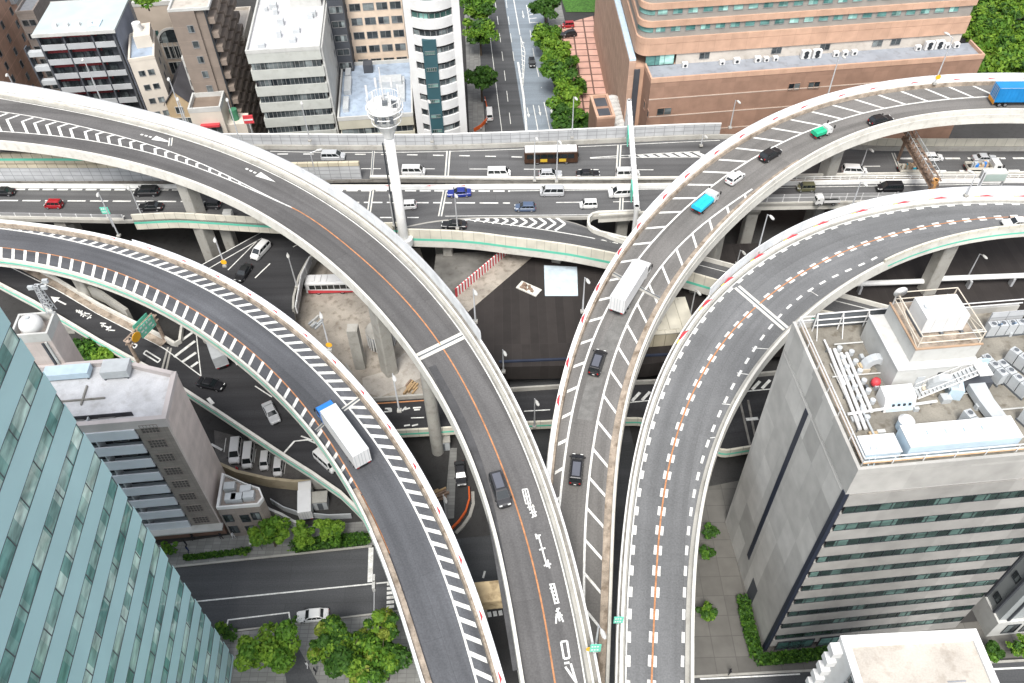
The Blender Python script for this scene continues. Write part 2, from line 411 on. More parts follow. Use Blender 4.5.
def pier(rib, parent, px, py, zbase=0, w=2.2, d=2.2, cross=None, off=.5, depth=2.0, mt=None, round_=False):
    p, i = rib.proj(px, py); t = rib.tan(i); n = rib.n[i]
    c = rib.L[i].lerp(rib.R[i], off); top = c.z - depth; mb = MB()
    m4 = Matrix(((n.x, t.x, 0, c.x), (n.y, t.y, 0, c.y), (0, 0, 1, 0), (0, 0, 0, 1)))
    if round_: mb.tube((c.x, c.y, zbase), (c.x, c.y, top), w / 2, w / 2, 20)
    else:
        k = .18; q = [(-w / 2 + k, -d / 2), (w / 2 - k, -d / 2), (w / 2, -d / 2 + k), (w / 2, d / 2 - k), (w / 2 - k, d / 2), (-w / 2 + k, d / 2), (-w / 2, d / 2 - k), (-w / 2, -d / 2 + k)]
        mb.loft([[m4 @ V((x, y, z)) for x, y in q] for z in (zbase, top)])
    if cross:
        W = (rib.R[i] - rib.L[i]).length * cross / 2
        mid = (rib.L[i] + rib.R[i]) / 2; m5 = m4.copy(); m5[0][3] = mid.x; m5[1][3] = mid.y
        mb.loft([[m5 @ V((x, y, z)) for x, z in ((-W, top + .3), (W, top + .3), (W, top - .5), (w * .7, top - 1.8), (-w * .7, top - 1.8), (-W, top - .5))] for y in (-d / 2 - .003, d / 2 + .003)])
    return mb.build('pier', mt or CONC, parent)
def joint(rib, parent, p0, p1, w=.55, light=True):
    """expansion joint straight across between two pixels"""
    a, i = rib.proj(*p0); c, _ = rib.proj(*p1); mb = MB(); t = (c - a).normalized(); n = V((-t.y, t.x, 0))
    up = V((0, 0, .036))
    mb.face([a + n * w + up, a - n * w + up, c - n * w + up, c + n * w + up], 0)
    up = V((0, 0, .042)); mb.face([a + n * .14 + up, a - n * .14 + up, c - n * .14 + up, c + n * .14 + up], 1)
    return mb.build('expansion_joint', [CONCW if light else CONC, STEELD], parent)
def arrows(rib, parent, side, o, u, ds, L=2.2, h=.55, flip=1, rng=None, tail=True, mt2=None):
    """red arrow marks along the inner slope of a parapet"""
    mb = MB(); i0, i1 = rib.idx(rng); s = rib.s[i0] + 2
    while s < rib.s[i1] - 2:
        i = int(np.searchsorted(rib.s, s)); i = min(i, rib.N - 2); t = rib.tan(i) * flip
        b = rib.edge(side, i, o, u); n = rib.n[i] * (1 if side == 'R' else -1); e = V((0, 0, 1))
        q = n * h
        P = [b - t * L * .5, b - t * L * .1 + q, b + t * L * .5 + q * .62, b + t * L * .5 + q * .38]
        mb.face(P, 0); mb.face([p + e * .012 for p in [b + t * L * .5 + q * .35, b + t * L * .5 + q * .65, b + t * L * .85 + q * .6, b + t * L * .85 + q * .4]], 1)
        s += ds
    return mb.build('arrow_marks', [REDP, mt2 or YELP], parent)
def posts(rib, parent, side, o, u0, u1, ds, r=.06, mt=None, rng=None, rail=True, name='railing'):
    mb = MB(); i0, i1 = rib.idx(rng); s = rib.s[i0]; prev = None
    while s < rib.s[i1]:
        i = min(int(np.searchsorted(rib.s, s)), rib.N - 1)
        mb.tube(rib.edge(side, i, o, u0), rib.edge(side, i, o, u1), r, n=5); s += ds
    if rail:
        for uu in (u1, (u0 + u1) / 2):
            for i in range(i0, i1): mb.tube(rib.edge(side, i, o, uu), rib.edge(side, i + 1, o, uu), r * .8, n=5, cap=False)
    return mb.build(name, mt or STEEL, parent)
def bars(rib, mb, P0, P1, w, slant=0, dz=.034, ds=3.0, start=0, end=None):
    """zebra bars between two painted lines (world polylines)"""
    def resample(P):
        acc = [0]
        for i in range(1, len(P)): acc.append(acc[-1] + (P[i] - P[i - 1]).length)
        return acc
    a0 = resample(P0); d = start; end = a0[-1] if end is None else end
    def at_(P, acc, d):
        i = min(max(int(np.searchsorted(acc, d, 'right')) - 1, 0), len(P) - 2); t = (d - acc[i]) / max(1e-6, acc[i + 1] - acc[i])
        return P[i].lerp(P[i + 1], t)
    P1 = [P1[i].lerp(P1[i + 1], k / 12) for i in range(len(P1) - 1) for k in range(12)] + [P1[-1]]
    Q1 = np.array([(p.x, p.y) for p in P1])
    while d < end - w:
        A, A2 = at_(P0, a0, d), at_(P0, a0, d + w)
        def other(p):
            return int(np.argmin((Q1[:, 0] - p.x) ** 2 + (Q1[:, 1] - p.y) ** 2))
        t = (A2 - A).normalized(); gap = (P1[other(A)] - A).length
        B = P1[other(A + t * slant * gap)]; B2 = B + (A2 - A)
        mb.face([p for p in (A, A2, B2, B)], 0); d += ds

# ================================================================== centre arc ramp (R2)
root2 = empty('ramp_viaduct', 'tall curving two-lane ramp with a plain orange centre line and chevron gore', 'viaduct', at(300, 210, 0))
def add(root, *objs):
    for o in objs:
        if o is not None: o.parent = root; o.matrix_parent_inverse = Matrix.Translation(-root.location)
R2R = [(-48, 93), (0, 98.5), (33, 103.5), (66, 109.3), (100, 116.4), (133, 124.7), (170, 134.5), (203, 145.5), (236, 158), (274, 173), (311, 191.3), (340, 210.4), (357, 223), (381.5, 243), (406.4, 266.2), (428, 289.4), (448, 312.6), (460, 328), (481, 363), (497.7, 393), (509.3, 414.7), (520.8, 440), (536.6, 476.5), (549.8, 514.7), (559.8, 553), (568.4, 592), (577, 635), (586, 682), (597, 745)]
R2L = [(-70, 138), (0, 140.2), (50, 144.7), (83, 151), (116, 158.8), (149.4, 166.3), (180, 173.5), (211.5, 187), (244.7, 203.7), (276, 221), (311, 246), (340, 269), (360, 286), (380, 306.5), (400, 332.6), (418, 357.4), (439.6, 391.4), (456, 419.6), (464, 441), (476, 465), (489.4, 503), (500.2, 549.6), (505, 570.6), (514.6, 621), (524.4, 678), (536, 745)]
rb2 = Ribbon(R2L, R2R, [24.5, 24.5, 24, 23, 22], lh=1.0, deg=7)
def ramp_common(): pass
P = []
P += [deck(rb2, None, .4, 2.2, CONCW, outR=1.5), surface(rb2, None, ASP_2)]
P += [wall(rb2, None, 'L', [(0, -.02), (.02, 1.0), (.42, 1.0), (.5, -.9), (.05, -.9)], CONCW)]
P += [wall(rb2, None, 'R', [(0, -.02), (.12, .55), (.5, .55), (.5, -.02)], CONC, name='kerb')]
P += [wall(rb2, None, 'R', [(.5, .0), (.5, .98), (.75, 1.0), (.75, .0)], CONCW)]
P += [wall(rb2, None, 'R', [(.75, .3), (.75, .7), (1.4, .68), (1.4, .3)], CONCD, name='ledge')]
P += [wall(rb2, None, 'R', [(1.3, .6), (1.3, 3.0), (1.42, 3.0), (1.42, .6)], FROST, (None, (470, 345)), 'noise_barrier')]
P += [wall(rb2, None, 'R', [(1.2, .6), (1.2, 1.25), (1.45, 1.25), (1.45, .6)], WHITE, ((470, 345), None), 'outer_parapet')]
P += [posts(rb2, None, 'R', 1.36, 2.95, 3.15, 3.0, .05, STEEL, (None, (470, 345)), name='barrier_rail')]
mb = MB()
rb2.line(mb, [(0, 98.8), (66, 109.8), (133, 125.3), (203, 146.2), (274, 174), (340, 211.5), (405, 266.5), (447, 313), (480, 363), (520, 440), (549, 515), (567.5, 592), (585, 682)], .16, ext=(.04, .1))
P += [mb.build('edge_line', ROADW)]
# zebra with chevrons between the two lanes (left), closing into the orange centre line
Zt = [(-30, 109.5), (0, 112), (33, 116.5), (66, 123), (99.6, 131), (132.8, 140), (166, 150.3), (203, 164), (232, 178), (258, 191.5), (292, 207.5)]
Zb = [(-30, 130), (0, 131.5), (33, 133.6), (66, 137.4), (99.6, 142), (132.8, 149), (166, 157.5), (200, 168.5), (230, 180.5), (258, 192.5), (292, 207.8)]
mb = MB(); pt_ = rb2.line(mb, Zt, .2); pb_ = rb2.line(mb, Zb, .2)
for k in range(0, 40):
    d = k * 2.55 + 1.5
    acc = 0; 
    for i in range(len(pb_) - 1):
        L_ = (pb_[i + 1] - pb_[i]).length
        if acc + L_ > d: break
        acc += L_
    a = pb_[i]; t = (pb_[min(i + 1, 119)] - pb_[i - 1 if i else 0]).normalized(); n = V((-t.y, t.x, 0))
    j = min(range(len(pt_)), key=lambda q: (pt_[q] - (a + n * 2)).length); gap = (pt_[j] - a).dot(n)
    if gap < .55 or i > 112: continue
    apex = a + n * gap * .7 - t * gap * .62; tip = a + n * gap - t * gap * .5
    for p, q in ((a, apex), (apex, tip + t * gap * .16)):
        mb.face([p, p + t * .62, q + t * .62, q], 0)
P += [mb.build('zebra_marking', ROADW)]
mb = MB(); rb2.line(mb, [(291, 207), (316, 222.5), (340, 239.5), (362, 257.5), (392, 288), (415, 312), (433.5, 336), (441.6, 343.5), (452, 360), (470, 398), (484, 428), (494.5, 443), (503, 470), (512, 492), (520, 517), (529.5, 552), (541, 600), (549, 645), (555, 683)], .2, deg=7, ext=(0, .12))
P += [mb.build('centre_line', ORANGE)]
# road lettering: the strokes seen on the right-hand lane, and the two dashed arrows on the left
mb = MB()
def stroke(rib, mb, p0, p1, w, h=.037):
    a, _ = rib.proj(*p0); c, _ = rib.proj(*p1); t = (c - a).normalized(); n = V((-t.y, t.x, 0)) * w / 2; u = V((0, 0, h))
    mb.face([a + n + u, a - n + u, c - n + u, c + n + u], 0)
def glyphs(rib, mb, quad, strokes, w):
    """strokes in a unit cell mapped onto four traced corners"""
    q = [V((x, y)) for x, y in quad]
    f = lambda x, y: tuple(q[0].lerp(q[1], x).lerp(q[3].lerp(q[2], x), y))
    for x0, y0, x1, y1 in strokes: stroke(rib, mb, f(x0, y0), f(x1, y1), w)
KAN1 = [(0, .05, .55, .05), (0, .05, .05, .5), (.28, .05, .3, .5), (.55, .05, .58, .5), (0, .28, .6, .28), (.02, .5, .65, .5), (.3, .5, .32, .72), (.1, .62, .9, .62), (.5, .5, .55, .95), (.75, .55, .8, .95), (.25, .8, 1, .8), (.35, .95, .95, .9)]
glyphs(rb2, mb, [(522, 488), (531, 487), (538, 518), (529, 520)], KAN1, .17)
glyphs(rb2, mb, [(535, 534), (545, 533), (552, 568), (542, 570)], [(0, .05, .55, .05), (.3, .05, .55, .95), (.1, .45, .75, .42), (.25, .9, 1, .88), (.72, .75, .78, 1), (.05, 0, .1, .15)], .2)
glyphs(rb2, mb, [(549, 584), (557, 583), (564, 623), (554, 624)], [(0, .02, .7, .02), (0, .12, .65, .1), (.1, .2, .6, .2), (.15, .0, .4, .5), (.6, 0, .78, .5), (.35, .3, .8, .28), (.4, .4, .85, .38), (.3, .5, .9, .48), (.35, .7, .8, .62), (.55, .62, .6, .95), (.2, .85, 1, .8), (.7, .72, .95, .98), (.4, .75, .2, 1)], .2)
glyphs(rb2, mb, [(561, 642), (567, 641), (569.5, 658), (564, 659)], [(0, 0, 1, 0), (0, 0, 0, 1), (1, 0, 1, 1), (0, 1, 1, 1)], .24)
glyphs(rb2, mb, [(564, 661), (571, 660), (577, 683), (566, 685)], [(0, .1, .7, .1), (.1, .25, .95, 1), (.85, .15, .95, 1)], .26)
for (x, y) in ((158, 139), (262, 176)):
    a, i = rb2.proj(x, y); t = rb2.tan(i); n = rb2.n[i]; t = t if t.x > 0 else -t
    u = V((0, 0, .036))
    mb.face([a - t * 1 + n * .7 + u, a + t * 3.4 + u, a - t * 1 - n * .7 + u], 0)
    for k in range(3): mb.face([a - t * (1.5 + k) + n * .2 + u, a - t * (1.5 + k) - n * .2 + u, a - t * (2.1 + k) - n * .2 + u, a - t * (2.1 + k) + n * .2 + u], 0)
P += [mb.build('road_lettering', ROADW)]
P += [joint(rb2, None, (417, 357.8), (463, 335.5), .75), joint(rb2, None, (171, 138), (170, 146), .35)]
# dark repair patch on the left lane
mb = MB(); rb2.line(mb, [(432, 366), (455, 408), (470, 440), (486, 492), (500, 560), (508, 610), (518, 670)], 1.15, dz=.012)
P += [mb.build('repair_patch', mat('fresh_asphalt', (.062, .062, .064), .85, .2, .6, fine=.15))]
P += [pier(rb2, None, 181, 167, 0, 2.6, 2.6, off=.25), pier(rb2, None, 372, 286, 0, 2.2, 2.6, off=.25), pier(rb2, None, 432, 352, 0, 2.0, 2.0, off=.12, round_=True), pier(rb2, None, 536, 560, 0, 2.6, 2.6, off=.45, cross=.9)]
add(root2, *P)

# ================================================================== left lower arc ramp (R1)
root1 = empty('ramp_viaduct', 'bluish-grey single-lane ramp with white zebra bars on its outer edge curving below the left arc', 'viaduct', at(250, 330, 0))
R1R = [(-60, 223), (0, 227), (50, 232), (83, 238.6), (116, 246), (149, 256.5), (170, 262.5), (197, 271.5), (226, 286), (241.4, 296.6), (269.6, 316.5), (294.5, 336.4), (319.4, 359.7), (340, 378.5), (361.6, 397.5), (378, 419), (394.8, 443), (406.4, 467), (423, 496), (436.3, 523), (449, 551), (465.7, 591), (479, 629), (492.4, 674), (505, 725)]
R1L = [(-60, 254), (0, 257.7), (44.8, 264.3), (66.4, 269.3), (99.6, 279), (135, 294), (170, 310.7), (203, 329.8), (236.4, 354.7), (269.6, 384.6), (306, 424.5), (343, 470), (358, 499), (368, 520), (382, 551), (398.5, 600), (414.5, 648), (426.5, 683), (442, 730)]
rb1 = Ribbon(R1L, R1R, [16, 17, 18, 18.5, 18.5], lh=1.0, deg=6)
P = [deck(rb1, None, .45, 2.0, CONC, outR=1.2), surface(rb1, None, ASP_1)]
P += [wall(rb1, None, 'L', [(0, -.02), (.03, 1.0), (.35, 1.0), (.5, -.8), (.05, -.8)], CONCW, (None, (376, 532)))]
P += [wall(rb1, None, 'L', [(-.75, -.02), (-.7, .45), (.1, .5), (.1, -.02)], DIRTY, ((352, 490), None), 'stained_ledge')]
P += [wall(rb1, None, 'L', [(.1, -.02), (.1, 1.0), (.45, 1.0), (.5, -.8), (.12, -.8)], WHITE, ((376, 532), None))]
P += [band(rb1, None, 'L', .44, .1, .42, GREENP, (None, (376, 532)))]
P += [wall(rb1, None, 'R', [(0, -.02), (.1, .8), (.42, .8), (.42, -.02)], DIRTY, name='stained_kerb')]
P += [wall(rb1, None, 'R', [(.42, 0), (.42, 1.0), (1.05, 1.05), (1.15, 0)], WHITE)]
P += [wall(rb1, None, 'R', [(1.06, .9), (1.06, 1.5), (1.16, 1.5), (1.16, .9)], FROST, ((130, 250), None), 'noise_barrier')]
P += [arrows(rb1, None, 'R', .55, 1.045, 7.5, 1.5, .34, -1, ((100, 245), None), mt2=WHITE)]
zl = [(-30, 226), (0, 228.6), (33, 233), (66, 239.5), (99.6, 248), (132.8, 258.5), (166, 270.8), (192, 281), (223, 298), (256, 322), (289.5, 346.4), (313, 369.6), (329.4, 387), (355, 414), (374, 440), (398, 476.5), (414.7, 506.4), (433.2, 553), (450.5, 595), (463.8, 633), (476.3, 679), (488, 725)]
mb = MB(); pz = rb1.line(mb, zl, .26, deg=7)
edge = [rb1.R[i] + V((0, 0, .03)) - rb1.n[i] * .12 for i in range(rb1.N)]
bars(rb1, mb, pz, edge, .72, .85, ds=2.2, start=1)
P += [mb.build('zebra_marking', ROADW)]
ol = [(-30, 244.5), (0, 247), (33, 252), (66.4, 257.7), (99.6, 266), (132.8, 279), (170, 295.8), (195, 310), (219.8, 327.3), (244.7, 346.4), (269.6, 368), (301, 401.5), (329, 440), (351, 478), (361.6, 494)]
mb = MB(); po = rb1.line(mb, ol, .18, deg=6); P += [mb.build('orange_line', ORANGE)]
mb = MB(); eL = [rb1.L[i] + V((0, 0, .03)) + rb1.n[i] * .05 for i in range(rb1.N)]
bars(rb1, mb, [p + V((0, 0, .002)) for p in po], eL, .62, .65, ds=2.5, start=1)
P += [mb.build('shoulder_bars', ROADW)]
mb = MB(); i0, i1 = rb1.idx(((360, 496), (396, 560))); stripe(mb, [rb1.L[i] + rb1.n[i] * .85 + V((0, 0, .03)) for i in range(i0, i1)], .14); P += [mb.build('edge_line', ORANGE)]
P += [joint(rb1, None, (361.5, 396.5), (343, 410), .4), joint(rb1, None, (327, 421), (316, 431), .3, False)]
P += [pier(rb1, None, 205, 290, 0, 2.4, 2.4, off=.5, cross=.9), pier(rb1, None, 395, 500, 0, 2.4, 2.4, off=.55, cross=.9), pier(rb1, None, 452, 632, 0, 2.4, 2.4, off=.5, cross=.9), pier(rb1, None, 75, 250, 0, 2.4, 2.4, off=.5)]
add(root1, *P)

# ================================================================== right arc ramp with wide zebra (R3)
root3 = empty('ramp_viaduct', 'worn grey single-lane ramp with wide zebra shoulders, carrying the blue container truck', 'viaduct', at(640, 290, 0))
R3L = [(556, 745), (551, 683), (548.5, 600), (549.5, 540), (553, 490), (558, 443), (561.5, 421), (568, 388), (576.4, 356.6), (585.5, 330), (599.6, 296), (611.3, 271), (629.5, 246.5), (648.6, 223), (676, 193), (703, 171.5), (721.5, 158), (746.4, 141.5), (773, 128), (796, 118.5), (821, 111.3), (850, 103.5), (883, 96.5), (916.4, 91), (949.6, 87.6), (999.4, 85.2), (1080, 84)]
R3R = [(605, 745), (606.5, 683), (607, 640), (608, 590), (609.5, 553), (612, 514.7), (614.6, 481.5), (619, 443), (622.9, 416), (627.9, 391.4), (636, 363), (649.5, 330), (666, 297.7), (680, 273), (705, 242), (730, 220), (763, 195), (794.5, 172), (821, 155), (850, 138.5), (883, 127), (916, 119.5), (966, 112), (1020, 108.5), (1080, 108)]
R3R = [(605, 745), (606.5, 683), (607, 640), (608, 590), (609.5, 553), (611.5, 514.7), (614, 481.5), (618, 443), (622, 416), (627, 391.4), (635, 363), (648, 330), (664, 297.7), (677, 273), (701, 241), (726, 218), (757, 192), (788, 167), (821, 147), (850, 135.8), (883, 124.3), (916, 117), (966, 110.6), (1020, 107.3), (1080, 106)]
rb3 = Ribbon(R3L, R3R, [13.5, 14, 16, 19, 23, 25, 26, 27, 27.5], rh=1.0, deg=8)
P = [deck(rb3, None, .5, 2.2, CONCW, outL=1.2), surface(rb3, None, ASP_3)]
P += [wall(rb3, None, 'R', [(-.95, .02), (-.95, .12), (0, .15), (0, -.02)], DIRTY, (None, (800, 162)), 'stained_shoulder')]
P += [wall(rb3, None, 'R', [(0, -.02), (.03, 1.0), (.38, 1.0), (.56, -1.9), (.05, -1.9)], CONCW)]
P += [wall(rb3, None, 'L', [(0, -.02), (.08, .7), (.38, .7), (.38, -.02)], DIRTY, name='stained_kerb')]
P += [wall(rb3, None, 'L', [(.38, 0), (.38, 1.0), (1.05, 1.05), (1.15, 0)], WHITE)]
P += [wall(rb3, None, 'L', [(1.08, .95), (1.08, 2.0), (1.18, 2.0), (1.18, .95)], FROST, ((640, 232), None), 'noise_barrier')]
P += [arrows(rb3, None, 'L', .5, 1.045, 7.2, 2.0, .6, 1, ((560, 430), None), mt2=WHITE)]
mb = MB()
pl = rb3.line(mb, [(556, 560), (559.8, 506.4), (563, 473), (566.8, 440), (574.7, 401), (583, 370), (596.8, 333), (608, 306), (622.9, 281), (642.8, 252), (671, 223), (700, 196.5), (731.5, 172), (754.7, 157), (783, 142), (812.8, 129), (850, 117.3), (883, 109), (924.7, 101.5), (966, 98), (996, 96.5), (1050, 95.5)], .3, deg=8)
pr = rb3.line(mb, [(583, 740), (584, 660), (584.6, 600), (586.4, 514.7), (589.7, 473), (593.4, 440), (601.3, 403), (611.3, 368), (623.6, 332), (639.5, 301), (659.4, 268), (680, 245), (703, 224), (727, 207), (752, 189)], .3, deg=6)
eL = [rb3.L[i] + V((0, 0, .03)) + rb3.n[i] * .1 for i in range(rb3.N)]; eR = [rb3.R[i] + V((0, 0, .03)) - rb3.n[i] * 1.0 for i in range(rb3.N)]
bars(rb3, mb, pl, eL, .55, -.75, ds=4.5, start=4); bars(rb3, mb, pr, eR, .5, -1.05, ds=4.5, start=1.5)
P += [mb.build('zebra_marking', ROADW)]
P += [joint(rb3, None, (611, 272), (664, 300), .6, False)]
mb = MB(); rb3.line(mb, [(585, 420), (597, 372), (612, 338), (640, 290)], 2.2, dz=.01); P += [mb.build('repair_patch', mat('worn_grey_asphalt', (.14, .137, .13), .85, .2, .8, fine=.12))]
P += [pier(rb3, None, 588, 430, 0, 2.4, 2.4, off=.5, cross=.9), pier(rb3, None, 660, 272, 0, 2.2, 2.2, off=.7, cross=.5), pier(rb3, None, 840, 120, 0, 2.6, 2.6, off=.5, cross=.8), pier(rb3, None, 725, 195, 0, 2.4, 2.4, off=.6)]
add(root3, *P)

# ================================================================== far right arc ramp (R4)
root4 = empty('ramp_viaduct', 'smooth two-lane ramp with orange centre line flanked by white blocks', 'viaduct', at(740, 330, 0))
R4L = [(624, 745), (624.5, 683), (626, 611.6), (629, 553), (633.5, 510), (641, 465), (651, 421), (662, 388), (676, 358), (694, 328), (716, 301), (735, 283), (757, 265), (785, 247), (815, 233), (850, 221), (885, 213), (920, 206.5), (950, 204), (985, 202.6), (1020, 203), (1090, 206)]
R4R = [(691, 745), (691.5, 683), (692.5, 617), (694.5, 553), (700, 508), (707, 480), (713, 458), (720, 437), (729, 415), (741, 393), (754, 371), (773, 346), (790, 328.5), (815, 306.5), (842, 288), (873, 272), (905, 258), (950, 244), (990, 236.5), (1024, 233), (1090, 231)]
R4R = [(690, 745), (690.5, 683), (691.5, 617), (694, 553), (699.5, 508), (706, 480), (712, 458), (719, 437), (728, 415), (740, 393), (753, 371), (772, 346), (789, 327.5), (815, 304.5), (842, 286), (865, 271), (890, 257.5), (918, 246), (950, 237), (985, 230), (1024, 225.5), (1090, 222)]
rb4 = Ribbon(R4L, R4R, [19.5, 20, 20.5, 21, 21.5, 22], rh=1.0, deg=7)
P = [deck(rb4, None, .45, 2.2, CONC, outL=1.1), surface(rb4, None, ASP_4)]
P += [wall(rb4, None, 'R', [(0, -.02), (.03, 1.0), (.4, 1.0), (.55, -1.0), (.05, -1.0)], CONCW)]
P += [band(rb4, None, 'R', .47, -.35, .0, GREENP, ((880, 262), None))]
P += [wall(rb4, None, 'R', [(.1, .98), (.1, 1.6), (.42, 1.6), (.42, .98)], BEIGE, ((878, 263), None), 'raised_parapet')]
P += [wall(rb4, None, 'R', [(-.5, .02), (-.5, .14), (0, .16), (0, -.02)], CONC, (None, (866, 268)), 'shoulder_strip')]
P += [wall(rb4, None, 'L', [(0, -.02), (.06, .35), (.3, .35), (.3, -.02)], CONC, name='kerb')]
P += [wall(rb4, None, 'L', [(.3, 0), (.3, .95), (.62, .97), (.62, 0)], WHITE)]
P += [wall(rb4, None, 'L', [(.62, .3), (.62, .7), (1.05, .7), (1.05, .3)], CONCD, name='ledge')]
P += [wall(rb4, None, 'L', [(1.0, .65), (1.0, 2.8), (1.1, 2.8), (1.1, .65)], FROST, ((712, 306), None), 'noise_barrier')]
P += [wall(rb4, None, 'L', [(.9, .65), (.9, 1.15), (1.08, 1.15), (1.08, .65)], WHITE, (None, (712, 306)), 'outer_parapet')]
P += [arrows(rb4, None, 'L', .3, 1.0, 7.0, 2.6, .62, -1, ((680, 352), None))]
mb = MB()
oc = [(650, 745), (651.5, 683), (653, 640), (655, 600), (658, 553), (661, 515), (668, 470), (676, 437), (685, 410), (694.5, 390), (708, 365), (722, 345), (741, 322), (760, 302), (780, 287), (800, 275), (835, 256), (875, 240), (915, 229), (960, 221), (1000, 217.5), (1050, 217)]
mbo = MB(); pc = rb4.line(mbo, oc, .2, deg=8); P += [mbo.build('centre_line', ORANGE)]
up = [p - V((0, 0, .006)) for p in pc]
stripe(mb, up, .36, (1.3, 1.5), off=.32); stripe(mb, up, .36, (1.3, 1.5), off=-.32)
eL = [rb4.L[i] + V((0, 0, .026)) + rb4.n[i] * .45 for i in range(rb4.N)]; stripe(mb, eL, .42, (1.3, 1.5)); 
eL2 = [p - rb4.n[i] * .3 for i, p in enumerate(eL)]; stripe(mb, eL2, .16)
rl = [(681, 745), (682, 683), (683, 640), (684.5, 590), (687, 545), (691, 512), (698, 478), (706, 447), (715, 424), (725, 402), (737, 377), (748, 360), (765, 335), (783, 312), (800, 297), (820, 284), (845, 272), (866, 262.5), (879, 256)]
rb4.line(mb, rl, .36, dz=.03, dash=(1.3, 1.5), deg=7)
P += [mb.build('block_marking', ROADW)]
P += [joint(rb4, None, (737, 287), (786, 329), .65)]
mb = MB()
for a, c in (((752, 348), (768, 349)), ((737, 373), (751, 375)), ((722, 404), (735, 405)), ((710, 438), (722, 437)), ((810, 291), (818, 296))): stroke(rb4, mb, a, c, .12)
P += [mb.build('shoulder_ticks', ROADW)]
a, _ = rb4.proj(741, 290); 
P += [pier(rb4, None, 668, 520, 0, 2.6, 2.6, off=.5, cross=.8), pier(rb4, None, 765, 315, 0, 2.6, 2.6, off=.4, cross=.8), pier(rb4, None, 950, 222, 0, 2.4, 2.4, off=.75, cross=.4)]
add(root4, *P)

# ================================================================== cross expressway: upper carriageway
ZE = 14.0
rootu = empty('expressway_viaduct', 'straight upper carriageway of the cross expressway, traffic heading right, tall grey noise wall behind', 'viaduct', at(500, 162, 0))
EUF = [(-120, 149), (0, 149.5), (150, 149.5), (275, 149.5), (340, 150), (425, 150.3), (510, 147.8), (593, 144), (680, 140), (722, 138.6), (790, 141), (850, 149.5), (880, 151.2), (940, 151.3), (1020, 151.3), (1120, 150)]
EUN = [(-120, 181), (0, 181), (150, 181), (275, 181), (340, 179.5), (367, 179), (425, 179.5), (510, 180.5), (600, 180.7), (680, 180.3), (770, 178.5), (850, 176.8), (940, 175.8), (1024, 175.3), (1120, 174)]
rbu = Ribbon(EUN, EUF, [ZE], deg=0, N=140)
P = [deck(rbu, None, .3, 2.0, CONCD, outR=.9, outL=.15), surface(rbu, None, ASP_E)]
P += [wall(rbu, None, 'R', [(0, -.02), (.1, .9), (.5, .9), (.5, -.02)], CONC, name='kerb')]
P += [wall(rbu, None, 'R', [(.5, 0), (.5, 3.3), (.65, 3.3), (.65, 0)], GREYPANEL, (None, (720, 140)), 'noise_barrier'), wall(rbu, None, 'R', [(.5, 0), (.5, 2.6), (.75, 2.6), (.75, 0)], BEIGE, ((850, 151), None), 'noise_barrier')]
P += [wall(rbu, None, 'R', [(.45, 3.3), (.45, 3.5), (.72, 3.5), (.72, 3.3)], WHITE, (None, (720, 140)), 'coping')]
P += [wall(rbu, None, 'L', [(-.35, -.02), (-.35, .75), (0, .75), (0, -.02)], CONCW, ((367, 178), None))]
P += [wall(rbu, None, 'L', [(-.35, -.02), (-.35, 3.2), (-.1, 3.2), (-.1, -.02)], GREYPANEL, (None, (366, 178)), 'noise_barrier')]
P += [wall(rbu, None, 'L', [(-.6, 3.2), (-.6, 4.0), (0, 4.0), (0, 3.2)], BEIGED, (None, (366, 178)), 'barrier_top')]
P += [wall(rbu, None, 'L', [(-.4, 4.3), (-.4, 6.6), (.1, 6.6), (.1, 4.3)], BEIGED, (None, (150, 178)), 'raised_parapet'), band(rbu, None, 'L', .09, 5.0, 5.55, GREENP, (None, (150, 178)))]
mb = MB()
for y0, d in ((155.0, (2.2, 3.2)),):
    rbu.line(mb, [(200, 154.5), (290, 154.3), (425, 155), (505, 156.5), (523, 157.5)], .3, dash=d, deg=2)
rbu.line(mb, [(200, 169), (340, 167.5), (465, 169.3), (560, 170.5), (680, 169.5)], .22, dash=(4, 7), deg=2)
rbu.line(mb, [(860, 166.4), (1024, 165.5)], .22, dash=(4, 7), deg=1)
rbu.line(mb, [(270, 151.5), (340, 152), (425, 152.3), (510, 149.8), (593, 146), (680, 142), (720, 140.6)], .16, deg=3)
rbu.line(mb, [(900, 158.6), (1024, 158.3)], .55, dash=(3, 1.5), deg=1); rbu.line(mb, [(935, 171), (1024, 170.5)], .45, dash=(2.2, 2.6), deg=1)
a_ = rbu.line(mb, [(590, 157.7), (640, 154.6), (665, 153.2), (700, 151.4)], .2, deg=2); b_ = rbu.line(mb, [(590, 158.3), (640, 157.6), (668, 157.3), (712, 157.3)], .2, deg=2)
for k in range(8):
    q = 40 + k * 10
    mb.face([a_[q], a_[min(119, q + 6)], b_[min(119, q + 2)] + V((1, 0, 0)), b_[q]], 0)
P += [mb.build('lane_marking', ROADW)]
for x in (373, 448, 619): P += [joint(rbu, None, (x + .5, 151 if x < 600 else 145), (x - 1.5, 178), .25 if x == 373 else .45)]
P += [joint(rbu, None, (893, 153), (902, 175), .35)]
P += [pier(rbu, None, x, 165, 0, 2.4, 2.4, off=.5, cross=.9) for x in (60, 250, 447, 619, 760, 900)]
P += [wall(rbu, None, 'L', [(-.02, .5), (-.02, .86), (.42, .86), (.42, .5)], CONCW, ((367, 178), (720, 180)), 'median_beam')]
add(rootu, *P)
